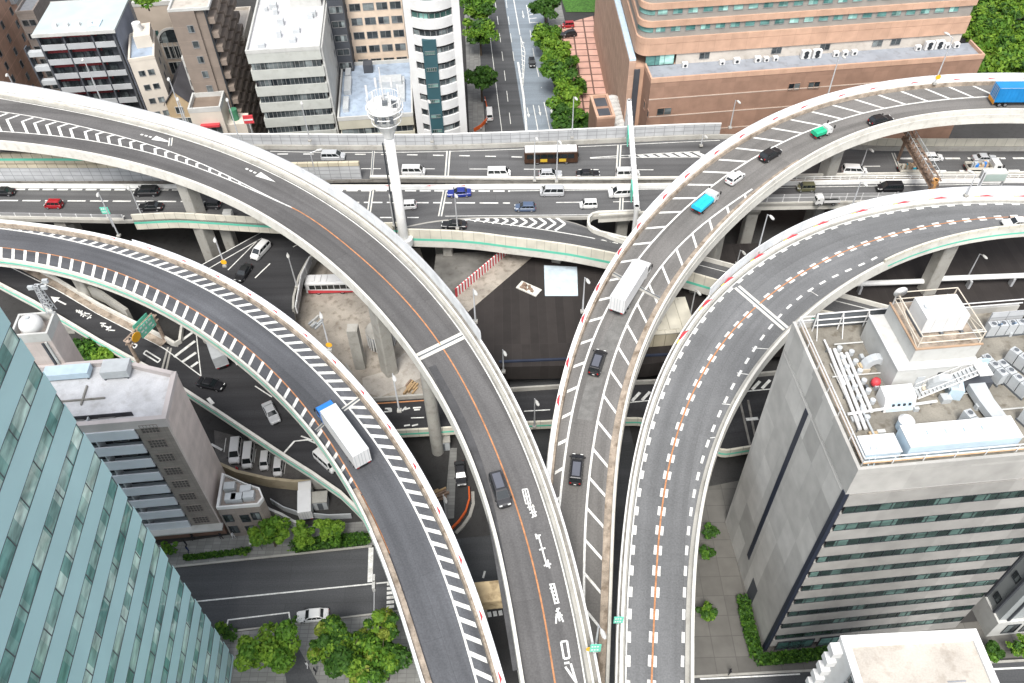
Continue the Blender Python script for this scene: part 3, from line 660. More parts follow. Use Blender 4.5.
# ================================================================== lower carriageway
rootl = empty('expressway_viaduct', 'straight lower carriageway of the cross expressway, traffic heading left, green-striped parapet on its near side', 'viaduct', at(500, 205, 0))
ELF = [(-120, 188), (0, 188), (150, 188.6), (340, 190), (425, 189.8), (510, 189.3), (600, 189.2), (680, 188.2), (770, 186), (850, 184.2), (940, 183.3), (1024, 183), (1120, 182)]
ELN = [(-120, 217), (0, 217), (129, 219.5), (176, 217), (270, 222.8), (345, 227), (400, 227.6), (430, 221), (470, 217.3), (520, 216.3), (590, 215.6), (625, 213.5), (680, 209), (742, 203), (850, 201), (940, 200), (1024, 200), (1120, 199)]
rbl = Ribbon(ELN, ELF, [ZE], deg=0, N=140)
P = [deck(rbl, None, .35, 2.0, CONC, outR=.3), surface(rbl, None, ASP_E)]
P += [wall(rbl, None, 'R', [(0, -.02), (.04, .8), (.45, .8), (.45, -.02)], WHITE)]
P += [wall(rbl, None, 'R', [(.45, .2), (.45, .55), (1.05, .55), (1.05, .2)], CONCW, ((300, 190), (760, 187)), 'median_slab')]
P += [wall(rbl, None, 'R', [(.45, .2), (.45, .4), (1.3, .4), (1.3, .2)], DIRTY, ((780, 187), None), 'median_slab')]
P += [posts(rbl, None, 'R', .9, .3, 1.3, 2.2, .1, WHITE, ((700, 187), None), name='median_rail')]
P += [wall(rbl, None, 'L', [(.05, -1.0), (.05, 1.3), (.35, 1.3), (.35, -2.3)], BEIGE, ((131, 219), (402, 227)))]
P += [band(rbl, None, 'L', .335, -.95, -.45, GREENP, ((131, 219), (402, 227)))]
P += [wall(rbl, None, 'L', [(.05, -.02), (.05, 1.2), (.2, 1.2), (.2, -.02)], MESHG, (None, (129, 219)), 'mesh_fence')]
P += [wall(rbl, None, 'L', [(0, -.6), (0, .5), (.3, .5), (.3, -.8)], CONCW, (None, (129, 219)))]
P += [wall(rbl, None, 'L', [(0, -.8), (0, .25), (.3, .25), (.3, -1.6)], CONCW, ((598, 215), None)), wall(rbl, None, 'L', [(.1, .25), (.1, 2.0), (.2, 2.0), (.2, .25)], MESHG, ((680, 209), None), 'mesh_fence')]
mb = MB()
rbl.line(mb, [(0, 189.3), (150, 189.8), (340, 191.2), (510, 190.8)], .42, dash=(2.2, .7), deg=1); rbl.line(mb, [(510, 190.8), (680, 189.6), (850, 185.7), (1000, 184.4)], .16, deg=2)
rbl.line(mb, [(0, 200.7), (150, 201), (230, 201.8), (340, 202.7), (420, 202.8), (510, 203)], .36, dash=(3.6, .9), deg=2)
rbl.line(mb, [(0, 216), (120, 216), (215, 217.3)], .5, dash=(2.3, 3.2), deg=1)
rbl.line(mb, [(380, 217.6), (425, 217.6)], .3, dash=(2.2, 3), deg=1)
rbl.line(mb, [(556, 202.5), (700, 201), (850, 199)], .22, dash=(5, 6), deg=1)
rbl.line(mb, [(445, 216.3), (520, 215.4), (590, 214.8)], .16, deg=1)
P += [mb.build('lane_marking', ROADW)]
mb = MB()
for x in (384, 428, 461):
    a, i = rbl.proj(x, 187.4, .9); t = rbl.tan(i); t = t if t.x < 0 else -t; n = V((-t.y, t.x, 0)); u = V((0, 0, .815)); e = rbl.R[i] + rbl.n[i] * .25
    for q in ([e + t * 1.0, e + n * .18, e - n * .18], [e + n * .05, e - n * .05, e - t * 1.2 - n * .05, e - t * 1.2 + n * .05]): mb.face([p + u for p in q], 0)
P += [mb.build('arrow_marks', REDP)]
for x in (370, 443): P += [joint(rbl, None, (x + 2, 190.5), (x - 3, 226 if x < 400 else 216.4), .4)]
P += [joint(rbl, None, (622, 190.5), (621, 212), .4)]
P += [pier(rbl, None, x, 205, 0, 2.2, 2.2, off=.4, cross=.9) for x in (60, 215, 441, 622, 760, 900)]
add(rootl, *P)
# ================================================================== branch ramp B leaving the lower carriageway
rootb = empty('ramp_viaduct', 'narrow branch ramp with chevron gore and green-striped wall dropping under the worn zebra ramp', 'viaduct', at(560, 235, 0))
BF = [(398, 217), (440, 217), (460, 216.9), (520, 216.4), (562, 217.5), (585, 226), (600, 236), (620, 244), (660, 252), (695, 258.7), (737, 270), (790, 286), (850, 300), (890, 311), (1024, 326), (1100, 330)]
BN = [(398, 228), (450, 229.6), (480, 232), (510, 236), (540, 239.5), (571, 243.7), (592, 247.5), (610, 251), (650, 260), (685, 269.5), (725, 281), (780, 297), (813, 307.5), (850, 315), (900, 324), (1024, 339), (1100, 343)]
rbb = Ribbon(BN, BF, [13.95, 13.9, 13.6, 12.4, 10.5, 9, 8.5, 8.5], lh=1.1, deg=0, N=130)
P = [deck(rbb, None, .3, 2.6, CONCD), surface(rbb, None, ASP_E, dz=.012)]
P += [wall(rbb, None, 'L', [(.02, -1.0), (.02, 1.1), (.4, 1.1), (.4, -1.0)], BEIGE), wall(rbb, None, 'L', [(-.3, -2.6), (-.3, -1.002), (.4, -1.002), (.4, -3.0)], CONCW, name='fascia'), band(rbb, None, 'L', .39, -1.5, -.95, GREENP)]
P += [wall(rbb, None, 'R', [(0, -.02), (.02, .9), (.3, .9), (.3, -.02)], CONCW, ((586, 226), None))]
mb = MB()
u_ = rbb.line(mb, [(450, 217.6), (520, 217), (552, 217.5)], .18, deg=1); l_ = rbb.line(mb, [(462, 219.5), (490, 222), (510, 224.7), (545, 230), (601, 240.5), (618, 243)], .2, deg=2)
for k in range(11):
    x = 466 + k * 9; y1 = 217.4; y2 = 219.8 + (x - 462) * .115
    a, c = (x, y1), (x + 2.5 + (y2 - y1) * .5, (y1 + y2) / 2); e = (x - 1, y2)
    stroke(rbb, mb, a, c, .5); stroke(rbb, mb, c, e, .5)
rbb.line(mb, [(695, 264), (737, 275)], .16, deg=1); rbb.line(mb, [(820, 297), (880, 312)], .16, deg=1)
P += [mb.build('gore_marking', ROADW)]
P += [pier(rbb, None, x, y, 0, 1.8, 1.8, off=.5, cross=.8) for x, y in ((448, 225), (560, 232), (700, 266))]
mb = MB(); ring = [(588, 226), (588.5, 221), (592, 217.3), (598, 215.6), (606, 215.2), (625, 214.6), (640, 214)]
pts = [at(x, y, 13.6) for x, y in ring]; pts += []
ring2 = [(588, 226), (589.5, 229.5), (593, 232.5), (600, 235.2), (610, 237.6), (622, 240.5), (634, 243)]
for a, c in zip(pts, pts[1:]):
    t = (c - a).normalized(); n = V((-t.y, t.x, 0)) * .22; u = V((0, 0, 1.0)); lo = V((0, 0, -.6))
    mb.loft([[a - n + lo, a + n + lo, a + n + u, a - n + u], [c - n + lo, c + n + lo, c + n + u, c - n + u]])
pts = [at(x, y, 13.6) for x, y in ring2]
for a, c in zip(pts, pts[1:]):
    t = (c - a).normalized(); n = V((-t.y, t.x, 0)) * .22; u = V((0, 0, 1.002)); lo = V((0, 0, -.6))
    mb.loft([[a - n + lo, a + n + lo, a + n + u, a - n + u], [c - n + lo, c + n + lo, c + n + u, c - n + u]])
P += [mb.build('gore_barrier', CONCW)]
add(rootb, *P)
# ------------------------------------------------------------------ ground and flat areas
GROUND = mat('ground_asphalt', (.042, .041, .04), .9, .25, .06, fine=.15, stain=.3)  # base tone lowered to put the viaducts' shade into the colour
PAVER = panel_mat('grey_pavers', (.20, .20, .19), (1.2, .6), .04, .7, .85, var=.14)
PLAZA = panel_mat('plaza_stone', (.115, .11, .10), (3.0, 3.0), .06, .75, .8, var=.1)
TERRA = panel_mat('terracotta_paving', (.50, .30, .24), (3.2, 3.2), .22, .25, .8, var=.08)
GRASSM = mat('grass_green', (.05, .13, .02), .9, .4, 1.5, fine=.4)
def flat(name, pix, z, mt, kind='structure', thick=0):
    pts = [at(x, y, z) for x, y in pix]; mb = MB()
    if thick: mb.prism([(p.x, p.y) for p in pts], z - thick, z)
    else:
        A = sum(pts[i].x * pts[(i + 1) % len(pts)].y - pts[(i + 1) % len(pts)].x * pts[i].y for i in range(len(pts)))
        if A < 0: pts.reverse()
        mb.face(pts, 0, [(p.x, p.y) for p in pts])
    return tag(mb.build(name, mt), kind=kind)
mb = MB(); mb.face([(-1500, -200, 0), (1500, -200, 0), (1500, 2500, 0), (-1500, 2500, 0)], 0, [(-1500, -200), (1500, -200), (1500, 2500), (-1500, 2500)])
tag(mb.build('ground', GROUND), kind='structure')
def line_mb(mb, pix, w, z, dash=None):
    stripe(mb, [at(x, y, z) for x, y in pix], w, dash)
def slab_line(name, pix, z, w, h, mt, kind='structure', label=None):
    """kerb: a low bar along a traced line"""
    mb = MB(); wall_pts(mb, [at(x, y, z) for x, y in pix], w, 0, h); return tag(mb.build(name, mt), kind=kind)
def wall_pts(mb, pts, w, u0, u1):
    n = len(pts); rings = []; d = 0; prev = None
    for i, p in enumerate(pts):
        t = pts[min(i + 1, n - 1)] - pts[max(i - 1, 0)]; t.z = 0; t.normalize(); q = V((-t.y, t.x, 0)) * w / 2
        a = [p + q + V((0, 0, u0)), p - q + V((0, 0, u0)), p - q + V((0, 0, u1)), p + q + V((0, 0, u1))]
        if prev:
            L = (p - pts[i - 1]).length
            for k in range(4):
                j = (k + 1) % 4; hh = [(0, 0), (0, u1 - u0), (0, 0), (0, u1 - u0)][k]
                mb.face([prev[k], prev[j], a[j], a[k]], 0, [(d, hh[0]), (d, hh[1] if k in (1, 3) else w), (d + L, hh[1] if k in (1, 3) else w), (d + L, hh[0])])
            d += L
        else: mb.face(a[::-1], 0)
        prev = a
    mb.face(prev, 0); return mb
# the avenue running away under everything
flat('avenue_road', [(470, -60), (538, -60), (558, 114), (688, 683), (716, 800), (552, 800), (539, 683), (484, 114)], .006, ASP_G)
flat('avenue_lane', [(500.5, -40), (538, -40), (541, 0), (558, 114), (565, 144), (527.5, 144), (525, 131), (504.5, 0)], .012, ASP_B)
mb = MB()
line_mb(mb, [(512, -10), (520, 35)], .25, .02); line_mb(mb, [(518, 62), (523.5, 96), (527, 135)], .5, .02)
for a, c in (((520.5, 36), (522.5, 62)), ((520.5, 36), (525, 52)), ((525, 52), (523, 86)), ((522.5, 62), (523, 86))): line_mb(mb, [a, c], .18, .02)
for k in range(9): line_mb(mb, [(521 + k * .1, 41 + k * 4.6), (525 - abs(k - 3) * .25, 43 + k * 4.6)], .3, .02)
line_mb(mb, [(488, 10), (489.7, 33.6), (499.6, 113.7), (503, 140)], .14, .02)
line_mb(mb, [(495, 0), (503, 60), (512, 135)], .14, .02, (5, 5)); line_mb(mb, [(506, 0), (514, 60), (516, 70)], .14, .02, (5, 5))
line_mb(mb, [(533.2, 105), (538.5, 133)], .2, .02); line_mb(mb, [(544, 102), (550.5, 133)], .2, .02); line_mb(mb, [(530, 30), (534, 56), (541.5, 88)], .16, .02, (5, 5))
for x, y in ((528, 112), (539.5, 110), (551, 108), (523, 14)):
    p = at(x, y, .02); d = (at(x + .18 * 8, y + 8, .02) - p).normalized(); n = V((-d.y, d.x, 0))
    for q in ([p - d * 2 - n * .1, p - d * 2 + n * .1, p + d * 1 + n * .1, p + d * 1 - n * .1], [p + d * 1 + n * .35, p + d * 1 - n * .35, p + d * 2.6]): mb.face(q, 0)
for k in range(5): line_mb(mb, [(527 + k * .6, 8 + k * 3.6), (534 + k * .9, 5 + k * 4.3)], .3, .02)
line_mb(mb, [(526.5, 5), (530, 24), (538, 22)], .2, .02)
tag(mb.build('road_marking', ROADW), kind='structure')
flat('pavement', [(462, -40), (474, -40), (484, 114), (486, 150), (470, 150)], .12, PAVER)
flat('pavement', [(541, -40), (552, -40), (592, 150), (563, 150)], .12, PAVER)
flat('plaza', [(556, 26), (600, 14), (632, 160), (590, 160)], .13, TERRA)
flat('lawn', [(552, -30), (598, -30), (599, 12), (566, 12)], .14, GRASSM)
# street at lower left with its kerbs
flat('street', [(60, 581), (180, 568), (372, 547.5), (560, 528), (575, 590), (400, 612), (200, 634), (60, 650)], .008, ASP_G)
mb = MB(); line_mb(mb, [(120, 609), (201, 601), (386, 582.4)], .22, .02)
line_mb(mb, [(371, 547.5), (370, 582)], .75, .022)
line_mb(mb, [(226.5, 629), (228, 620)], .2, .02); line_mb(mb, [(227.6, 620), (289.4, 612.5)], .2, .021); line_mb(mb, [(289, 612.5), (290, 622)], .2, .02)
for k in range(6): line_mb(mb, [(387 - k * .1, 584 + k * 4.6), (394, 583.3 + k * 4.6)], .45, .024)
line_mb(mb, [(386, 582.4), (392, 581.7)], .22, .02)
for k in range(7): line_mb(mb, [(489 + k * 5.5, 612 - k * .8), (490 + k * 5.5, 617 - k * .8)], .55, .024)
line_mb(mb, [(485, 571), (483, 578)], .3, .022)
tag(mb.build('road_marking', ROADW), kind='structure')
flat('pavement', [(60, 555), (160, 545), (262, 530), (380, 520), (381, 544), (180, 565), (60, 578)], .12, PAVER)
flat('pavement', [(60, 653), (200, 637), (300, 624), (410, 611), (440, 683), (440, 800), (60, 800)], .12, PAVER)
flat('footpath', [(279, 640), (292, 636), (318, 683), (330, 760), (300, 760)], .126, ASP_G)
slab_line('kerb', [(60, 579.5), (180, 566.5), (372, 546.2)], 0, .3, .16, CONC)
slab_line('kerb', [(60, 651.5), (200, 635.5), (400, 611)], 0, .25, .16, CONC)
# right-hand plaza and street
flat('plaza', [(690, 490), (742, 480), (790, 640), (1040, 615), (1060, 655), (764, 672), (690, 676)], .10, PLAZA)
flat('street', [(660, 680), (764, 674), (1000, 663), (1100, 657), (1120, 720), (660, 745)], .008, ASP_G)
mb = MB(); line_mb(mb, [(700, 679), (764, 676), (800, 674)], .2, .02); line_mb(mb, [(985, 669.5), (1060, 666)], .25, .02); tag(mb.build('road_marking', ROADW), kind='structure')
slab_line('kerb', [(660, 679), (764, 673), (1000, 662), (1100, 656)], 0, .3, .16, CONC)
# ------------------------------------------------------------------ lower expressway, merging area
ZM = 7.0
def polydeck(root, pix, z, mt, thick=1.6, under=CONCD):
    pts = [at(x, y, z) for x, y in pix]
    mb = MB(); mb.prism([(p.x, p.y) for p in pts], z - thick, z - .03); o1 = mb.build('deck', under)
    A = sum(pts[i].x * pts[(i + 1) % len(pts)].y - pts[(i + 1) % len(pts)].x * pts[i].y for i in range(len(pts)))
    if A < 0: pts.reverse()
    mb = MB(); mb.face([p + V((0, 0, .004)) for p in pts], 0, [(p.x, p.y) for p in pts]); o2 = mb.build('road_surface', mt)
    add(root, o1, o2)
def pwall(root, name, pix, z, w, u0, u1, mt, hz=0):
    mb = MB(); wall_pts(mb, [at(x, y, z + hz) - V((0, 0, hz)) for x, y in pix], w, u0, u1); o = mb.build(name, mt); add(root, o); return o
rootm = empty('lower_expressway', 'dark lower roadway with painted arrow and merging lanes beneath the bluish ramp', 'viaduct', at(250, 400, 0))
NEAR = [(-60, 250), (0, 283.3), (33, 300.5), (71, 323), (99.6, 340), (126, 354.5), (163, 374.5), (183, 388), (220, 412), (253, 434), (283, 454), (311, 471.5), (340, 491.5), (355, 506), (366, 518)]
nb = [tuple(w2p(at(x, y, ZM + 1))) for x, y in NEAR]
base = [tuple(w2p(at(x, y, ZM + 1) - V((0, 0, 1)))) for x, y in NEAR]
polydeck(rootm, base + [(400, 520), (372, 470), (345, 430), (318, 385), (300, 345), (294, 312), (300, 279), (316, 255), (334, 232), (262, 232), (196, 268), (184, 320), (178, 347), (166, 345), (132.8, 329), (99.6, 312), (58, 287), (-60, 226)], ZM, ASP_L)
def out2(pix, d):
    return pix
pwall(rootm, 'parapet', NEAR, ZM, .45, -.9, 1.0, CONCW, 1.0)
mb = MB(); q = [at(x, y, ZM + 1) - V((0, 0, 1)) for x, y in NEAR]
sh = [p + V((-.24, -.0, 0)) + V((0, -.0, 0)) for p in q]
pts2 = []
for i, p in enumerate(q):
    t = q[min(i + 1, len(q) - 1)] - q[max(i - 1, 0)]; t.z = 0; t.normalize(); nn = V((t.y, -t.x, 0)); nn = nn if nn.y < 0 else -nn; pts2.append(p + nn * .235)
wall_pts(mb, pts2, .05, -.1, .35); add(rootm, mb.build('green_stripe', GREENP))
pwall(rootm, 'stained_kerb', [(-40, 233), (58, 285.5), (99.6, 310.5), (132.8, 327.5), (164, 344)], ZM, 1.5, 0, .12, DIRTY)
pwall(rootm, 'parapet', [(-40, 229), (58, 281.5), (99.6, 306.5), (132.8, 323.5), (168, 341), (176, 346), (181, 343), (184, 322), (185, 300)], ZM, .45, -.5, .95, CONCW)
pwall(rootm, 'parapet', [(334, 232), (316, 254), (308, 264), (300, 279), (294.5, 300), (294, 312)], ZM, .4, -.4, .9, CONC)
pwall(rootm, 'parapet', [(311, 262), (302.5, 280), (297, 312)], ZM, .25, -.4, 1.4, MESHG)
mb = MB()
for pix, w, d in (([(0, 262), (58, 290.5), (99.6, 315), (132.8, 332), (163, 347.5), (201, 376)], .18, None), ([(195, 322), (198, 350), (201, 376)], .18, None),
                  ([(196, 268), (262, 232)], .2, None), ([(206, 270), (262, 238)], .2, None), ([(228, 270), (258, 240)], .2, None), ([(255, 278), (270, 263.5)], .25, None), ([(293, 247), (300, 243)], .2, None),
                  ([(208, 398), (213, 404)], .6, None), ([(255, 386), (272, 397)], .2, None), ([(234, 360), (237, 365)], .2, None), ([(174, 357), (195, 341)], .55, None), ([(182, 362), (196, 352.5)], .55, None), ([(191, 367), (198, 362)], .5, None), ([(178, 343), (193, 332)], .55, None),
                  ([(283, 454), (299, 436), (322, 446)], .3, None), ([(301, 436), (312, 440)], .25, None)):
    line_mb(mb, pix, w, ZM + .03, d)
def mstroke(mb, p0, p1, w, z): 
    a, c = at(*p0, z), at(*p1, z); t = (c - a).normalized(); n = V((-t.y, t.x, 0)) * w / 2; mb.face([a + n, a - n, c - n, c + n], 0)
for a, c, w in (((66, 304.5), (56, 299.5), .3),): mstroke(mb, a, c, w, ZM + .035)
mb.face([at(x, y, ZM + .036) for x, y in ((50.5, 296.5), (60, 297.5), (54.5, 303))], 0)
for a, c in (((76, 310), (82, 312)), ((78, 312), (91, 318)), ((76, 312), (80, 310)), ((82, 310.5), (81, 316)), ((84, 313), (90, 314)), ((85, 312), (83, 317)), ((87, 319), (91.5, 315)), ((86, 315.5), (90, 317)),
             ((100, 323), (106, 323.5)), ((101, 325), (111, 328)), ((104, 323), (102, 327)), ((106, 330), (111, 326)), ((108, 330), (115, 330.5)), ((107, 327), (109, 331)), ((133, 343), (137, 345)), ((130, 346), (135, 348)), ((133, 343), (130, 346)), ((137, 345), (135, 348)),
             ((146, 350.5), (160.5, 359.5)), ((143.5, 353.5), (158, 362.5)), ((146, 350.5), (143.5, 353.5)), ((160.5, 359.5), (158, 362.5))): mstroke(mb, a, c, .26, ZM + .035)
add(rootm, mb.build('lane_marking', ROADW))
mb = MB(); 
for a, c in (((168, 347), (161, 373)), ((171, 348), (165, 375))): mstroke(mb, a, c, .35, ZM + .02)
add(rootm, mb.build('expansion_joint', CONC))
for x, y in ((60, 310), (150, 365), (250, 420), (315, 465), (262, 262)):
    p = at(x, y, 5.4); mb = MB(); mb.box(p.x - 1, p.y - 1, 0, p.x + 1, p.y + 1, 5.5); add(rootm, mb.build('pier', CONC))
# ------------------------------------------------------------------ lower cross road (L6)
root6 = empty('lower_expressway', 'dark low cross road with hatched edge, seen in gaps between the ramps', 'viaduct', at(570, 405, 0))
Z6 = 4.5
L6F = [(320, 405), (378, 401.5), (430, 398), (480, 395.5), (510, 392), (560, 389), (633, 385), (700, 382), (758, 377), (830, 370)]
L6N = [(320, 432), (380, 430), (438, 427), (527, 421), (600, 417.5), (641, 417), (680, 429), (700, 440), (724, 449.5), (751, 445), (800, 438), (840, 432)]
rb6 = Ribbon(L6N, L6F, [Z6], lh=1.0, deg=0)
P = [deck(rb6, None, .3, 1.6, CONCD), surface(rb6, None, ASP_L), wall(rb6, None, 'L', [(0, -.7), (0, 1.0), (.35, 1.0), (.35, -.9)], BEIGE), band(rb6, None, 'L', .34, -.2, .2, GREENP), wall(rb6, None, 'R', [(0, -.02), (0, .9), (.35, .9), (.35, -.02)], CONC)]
mb = MB()
for k in range(24):
    x = 612 + k * 10; 
    if x > 790: break
    y = 402 - (x - 620) * .08 if x < 660 else 396 - (x - 700) * .12
    stroke(rb6, mb, (x, y), (x + 8, y - 8.5), .5)
rb6.line(mb, [(605, 404), (660, 399.5), (720, 396), (790, 386)], .2, deg=1)
rb6.line(mb, [(524, 411.3), (550, 409.8)], .2, deg=1); rb6.line(mb, [(411, 418), (424, 417.6)], .2, deg=1); rb6.line(mb, [(746, 419.5), (758, 418.5)], .6, deg=1)
for a, c in (((388, 409), (391, 412)), ((391, 408.5), (391, 412)), ((384, 412), (391, 411.5)), ((403, 410), (406, 407)), ((406, 407.5), (402, 411)), ((405, 409.5), (410, 408)), ((413, 408), (421, 407.5)), ((414, 410), (420, 409.6)), ((404, 426), (410, 425)), ((412, 426), (418, 424.5)), ((385, 408.7), (391, 408.5))): stroke(rb6, mb, a, c, .3)
P += [mb.build('lane_marking', ROADW)]
mb = MB(); rb6.line(mb, [(372, 404), (425, 400.5)], .25, dz=.04, deg=1); P += [mb.build('orange_line', ORANGE)]
mb = MB()
for a, c in (((740, 401), (750, 445)), ((748, 400), (756, 441))): stroke(rb6, mb, a, c, .35, .02)
P += [mb.build('expansion_joint', CONCD)]
add(root6, *P)
# ------------------------------------------------------------------ dark lot, aprons, retaining walls
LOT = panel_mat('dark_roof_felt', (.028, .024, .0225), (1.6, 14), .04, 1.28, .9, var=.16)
SLABC = mat('worn_concrete_floor', (.30, .27, .23), .85, .25, .25, stain=.55, fine=.12)
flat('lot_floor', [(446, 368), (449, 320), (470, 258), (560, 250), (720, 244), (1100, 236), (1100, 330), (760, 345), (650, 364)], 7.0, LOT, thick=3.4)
flat('apron', [(455, 298), (508, 253), (536, 254), (510, 276), (468, 312)], 7.02, SLABC)
flat('lot_yard', [(430, 300), (436, 254), (508, 250), (455, 299)], 7.024, mat('grey_floor', (.13, .125, .115), .9, .3, .3, stain=.4))
SL2 = flat('pavement', [(444, 520), (454, 518), (457, 448), (450, 448)], .1, PAVER)
flat('bus_yard', [(293, 335), (299, 300), (318, 252), (420, 248), (446, 330), (440, 392), (370, 402), (330, 390)], 3.0, SLABC, thick=2.9)
flat('concrete_ramp', [(362, 378), (382, 372), (404, 353), (424, 345), (432, 372), (405, 386), (380, 397), (364, 392)], 3.03, mat('pale_ramp_concrete', (.36, .335, .30), .85, .15, .4, stain=.3, fine=.08))
def _pass(): pass
def single(name, mb, mt, label, cat, group=None, smooth=False):
    return tag(mb.build(name, mt, smooth=smooth), label, cat, group)
mb = MB(); wall_pts(mb, [at(x, y, 0) for x, y in ((500, 388), (560, 385.5), (640, 382), (700, 379))], .4, 4.0, 7.3)
single('retaining_wall', mb, mat('navy_wall_panel', (.02, .028, .05), .6, .2), 'dark navy wall along the foot of the dark lot', 'wall')
mb = MB(); wall_pts(mb, [at(x, y, 7) for x, y in ((84, 291), (105, 300), (131, 318))], .6, -.5, 2.2)
single('retaining_wall', mb, CONC, 'pale concrete wall wedge behind the lower roadway with the painted arrow', 'wall')
mb = MB(); p = [at(x, y, 7.06) for x, y in ((544, 265.5), (577, 267), (578, 296), (545, 296))]; mb.prism([(a.x, a.y) for a in p], 7.05, 7.12)
single('ground_sheet', mb, mat('pale_blue_tarpaulin', (.50, .58, .64), .6, .12, .8, stain=.12), 'pale blue square sheet lying on the dark lot', 'sheet')
t = empty('pallet', 'small wooden pallet of debris lying on the dark lot left of the blue sheet', 'pallet', at(529, 289, 7.02), -.6)
mb = MB(); [mb.box(-2.2, y, .0, 2.2, y + .5, .15) for y in (-1.1, -.3, .5)]; mb.box(-2.2, -1.1, .15, 2.2, 1.0, .2); mb.build('pallet_base', CONCW, t)
mb = MB(); 
for k in range(14): x, y = random.uniform(-1.5, 1.5), random.uniform(-.7, .7); mb.box(x - .25, y - .2, .2, x + .25, y + .2, .35 + random.random() * .3)
mb.build('debris', RUST, t)
t = empty('barricade', 'long red and white striped barricade standing along the edge of the concrete apron', 'barricade', at(456, 297, 7))
a, c = at(456, 297, 7.0), at(508, 253, 7.0); mb = MB(); mw = MB(); n_ = 19
for k in range(n_ * 2):
    p0, p1 = a.lerp(c, k / (2 * n_)) - a, a.lerp(c, (k + 1) / (2 * n_)) - a
    tt = (p1 - p0).normalized(); q = V((-tt.y, tt.x, 0)) * .12
    (mb if k % 2 == 0 else mw).loft([[p0 + q, p0 - q, p0 - q + V((0, 0, 2.1)), p0 + q + V((0, 0, 2.1))], [p1 + q, p1 - q, p1 - q + V((0, 0, 2.1)), p1 + q + V((0, 0, 2.1))]])
mb.build('red_panel', REDP, t); mw.build('white_panel', WHITE, t)
# white pipe beam across the right lot, white mesh fence
t = empty('pipe_bridge', 'thick white pipe on short supports crossing the dark lot on the right', 'pipe', at(850, 287, 7))
mb = MB(); pts = [at(x, y, 9.2) for x, y in ((828, 286), (850, 284), (931, 281), (932, 279), (1024, 275.5), (1080, 273))]
for p, q in zip(pts, pts[1:]): mb.tube(p - t.location, q - t.location, .5, n=10)
mb.build('pipe', WHITE, t)
for x, y in ((862, 284), (930, 281.5), (972, 278.5), (1015, 276)):
    p = at(x, y, 9.2) - t.location; mb = MB(); mb.box(p.x - .2, p.y - .5, -.1, p.x + .2, p.y + .5, 1.8); mb.build('support', STEEL, t)
t = empty('pump_house', 'low beige panelled pump house in the gap between zebra ramp and orange-line ramp', 'building', at(664, 346, 7), .0774)
mb = MB(); mb.box(-4, 0, 0, 5, 8, 3.2); mb.build('wall', BEIGED, t); mb = MB(); mb.box(-4.2, -.2, 3.202, 5.2, 8.2, 3.4); mb.build('roof', BEIGE, t); mb = MB(); [mb.box(-3.6 + k * 2.2, .6, 3.402, -2.0 + k * 2.2, 7.4, 3.55) for k in range(4)]; mb.build('roof_panel', BEIGE, t)
# striped round tank and utility boxes in the bus yard
t = empty('water_tank', 'squat round tank with vertical white ribs standing in the bus yard beside the arc ramp', 'tank', at(382, 343, 3))
mb = MB(); mb.tube((0, 0, 0), (0, 0, 3.6), 2.4, 2.4, 24); mb.build('tank_shell', mat('tank_grey', (.23, .24, .25), .6, .2), t, True)
mb = MB(); mb.tube((0, 0, 3.6), (0, 0, 3.8), 2.55, 2.3, 24); mb.build('tank_lid', CONC, t)
mb = MB()
for k in range(24): a_ = 2 * PI * k / 24; mb.tube((2.42 * math.cos(a_), 2.42 * math.sin(a_), .1), (2.42 * math.cos(a_), 2.42 * math.sin(a_), 3.6), .13, n=6)
mb.build('ribs', WHITE, t)
mb = MB(); p = at(361, 366, 3); mb.box(p.x - .9, p.y - .9, 3, p.x + .9, p.y + .9, 13); single('concrete_pillar', mb, CONC, 'free-standing square concrete pillar in the bus yard', 'pillar')
# ------------------------------------------------------------------ buildings
ud = c2w(V((393 - CX, -585 - CY, F_))); GRID = math.atan2(-ud.x, ud.y)
TEALB = mat('teal_spandrel', (.48, .73, .75), .35, .05, .15, .5)
TEALG = glass('teal_glass', (.14, .32, .29), (.55, .72, .65), 1.5, .55, .06)  # pale tone puts broad reflections into the glass colour
DARKG = glass('dark_window_glass', (.015, .02, .024), (.22, .25, .25), 1.3, .3)
GREENG = glass('green_window_glass', (.02, .05, .045), (.16, .30, .27), 1.5, .4)
STONEG = glass('stone_office_glass', (.012, .022, .02), (.10, .17, .15), 1.5, .3)
CONCP2 = panel_mat('grey_stone_bands', (.335, .325, .305), (4.5, 9), .01, .8, .6, var=.2)
HOTELG = glass('hotel_window_glass', (.06, .16, .15), (.30, .50, .45), 50, .45)
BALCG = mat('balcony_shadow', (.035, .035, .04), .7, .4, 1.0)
FRAMEM = mat('window_frame_grey', (.22, .22, .22), .5, .05)
DFRAME = mat('dark_frame', (.03, .035, .04), .4, .05)
ROOFW = mat('white_roof_membrane', (.52, .52, .53), .7, .14, .4, stain=.22, fine=.06)
ROOFG = mat('grey_roof_membrane', (.22, .23, .245), .8, .2, .4, stain=.3, fine=.06)
ROOFB = mat('blue_grey_roof', (.30, .36, .44), .7, .25, .3, stain=.3)
ROOFT = mat('tan_roof', (.42, .385, .34), .85, .12, .3, stain=.3, fine=.08)
TAUPE = panel_mat('taupe_tiles', (.52, .45, .415), (2.4, 1.2), .02, .85, .6, var=.05)
TAUPED = panel_mat('dark_taupe_tiles', (.26, .225, .20), (1.2, .6), .03, .8, .6, var=.06)
PINKP = mat('pink_parapet', (.47, .425, .41), .7, .1)
SALMONL = panel_mat('salmon_side_brick', (.44, .295, .22), (60, 3.1), .05, 1.35, .75, var=.04)
SALMON = panel_mat('salmon_brick', (.49, .315, .225), (3.4, 30), .025, .75, .6, var=.05)
SALMOND = panel_mat('brown_brick', (.29, .18, .13), (3.0, 3.2), .02, .9, .65, var=.07)
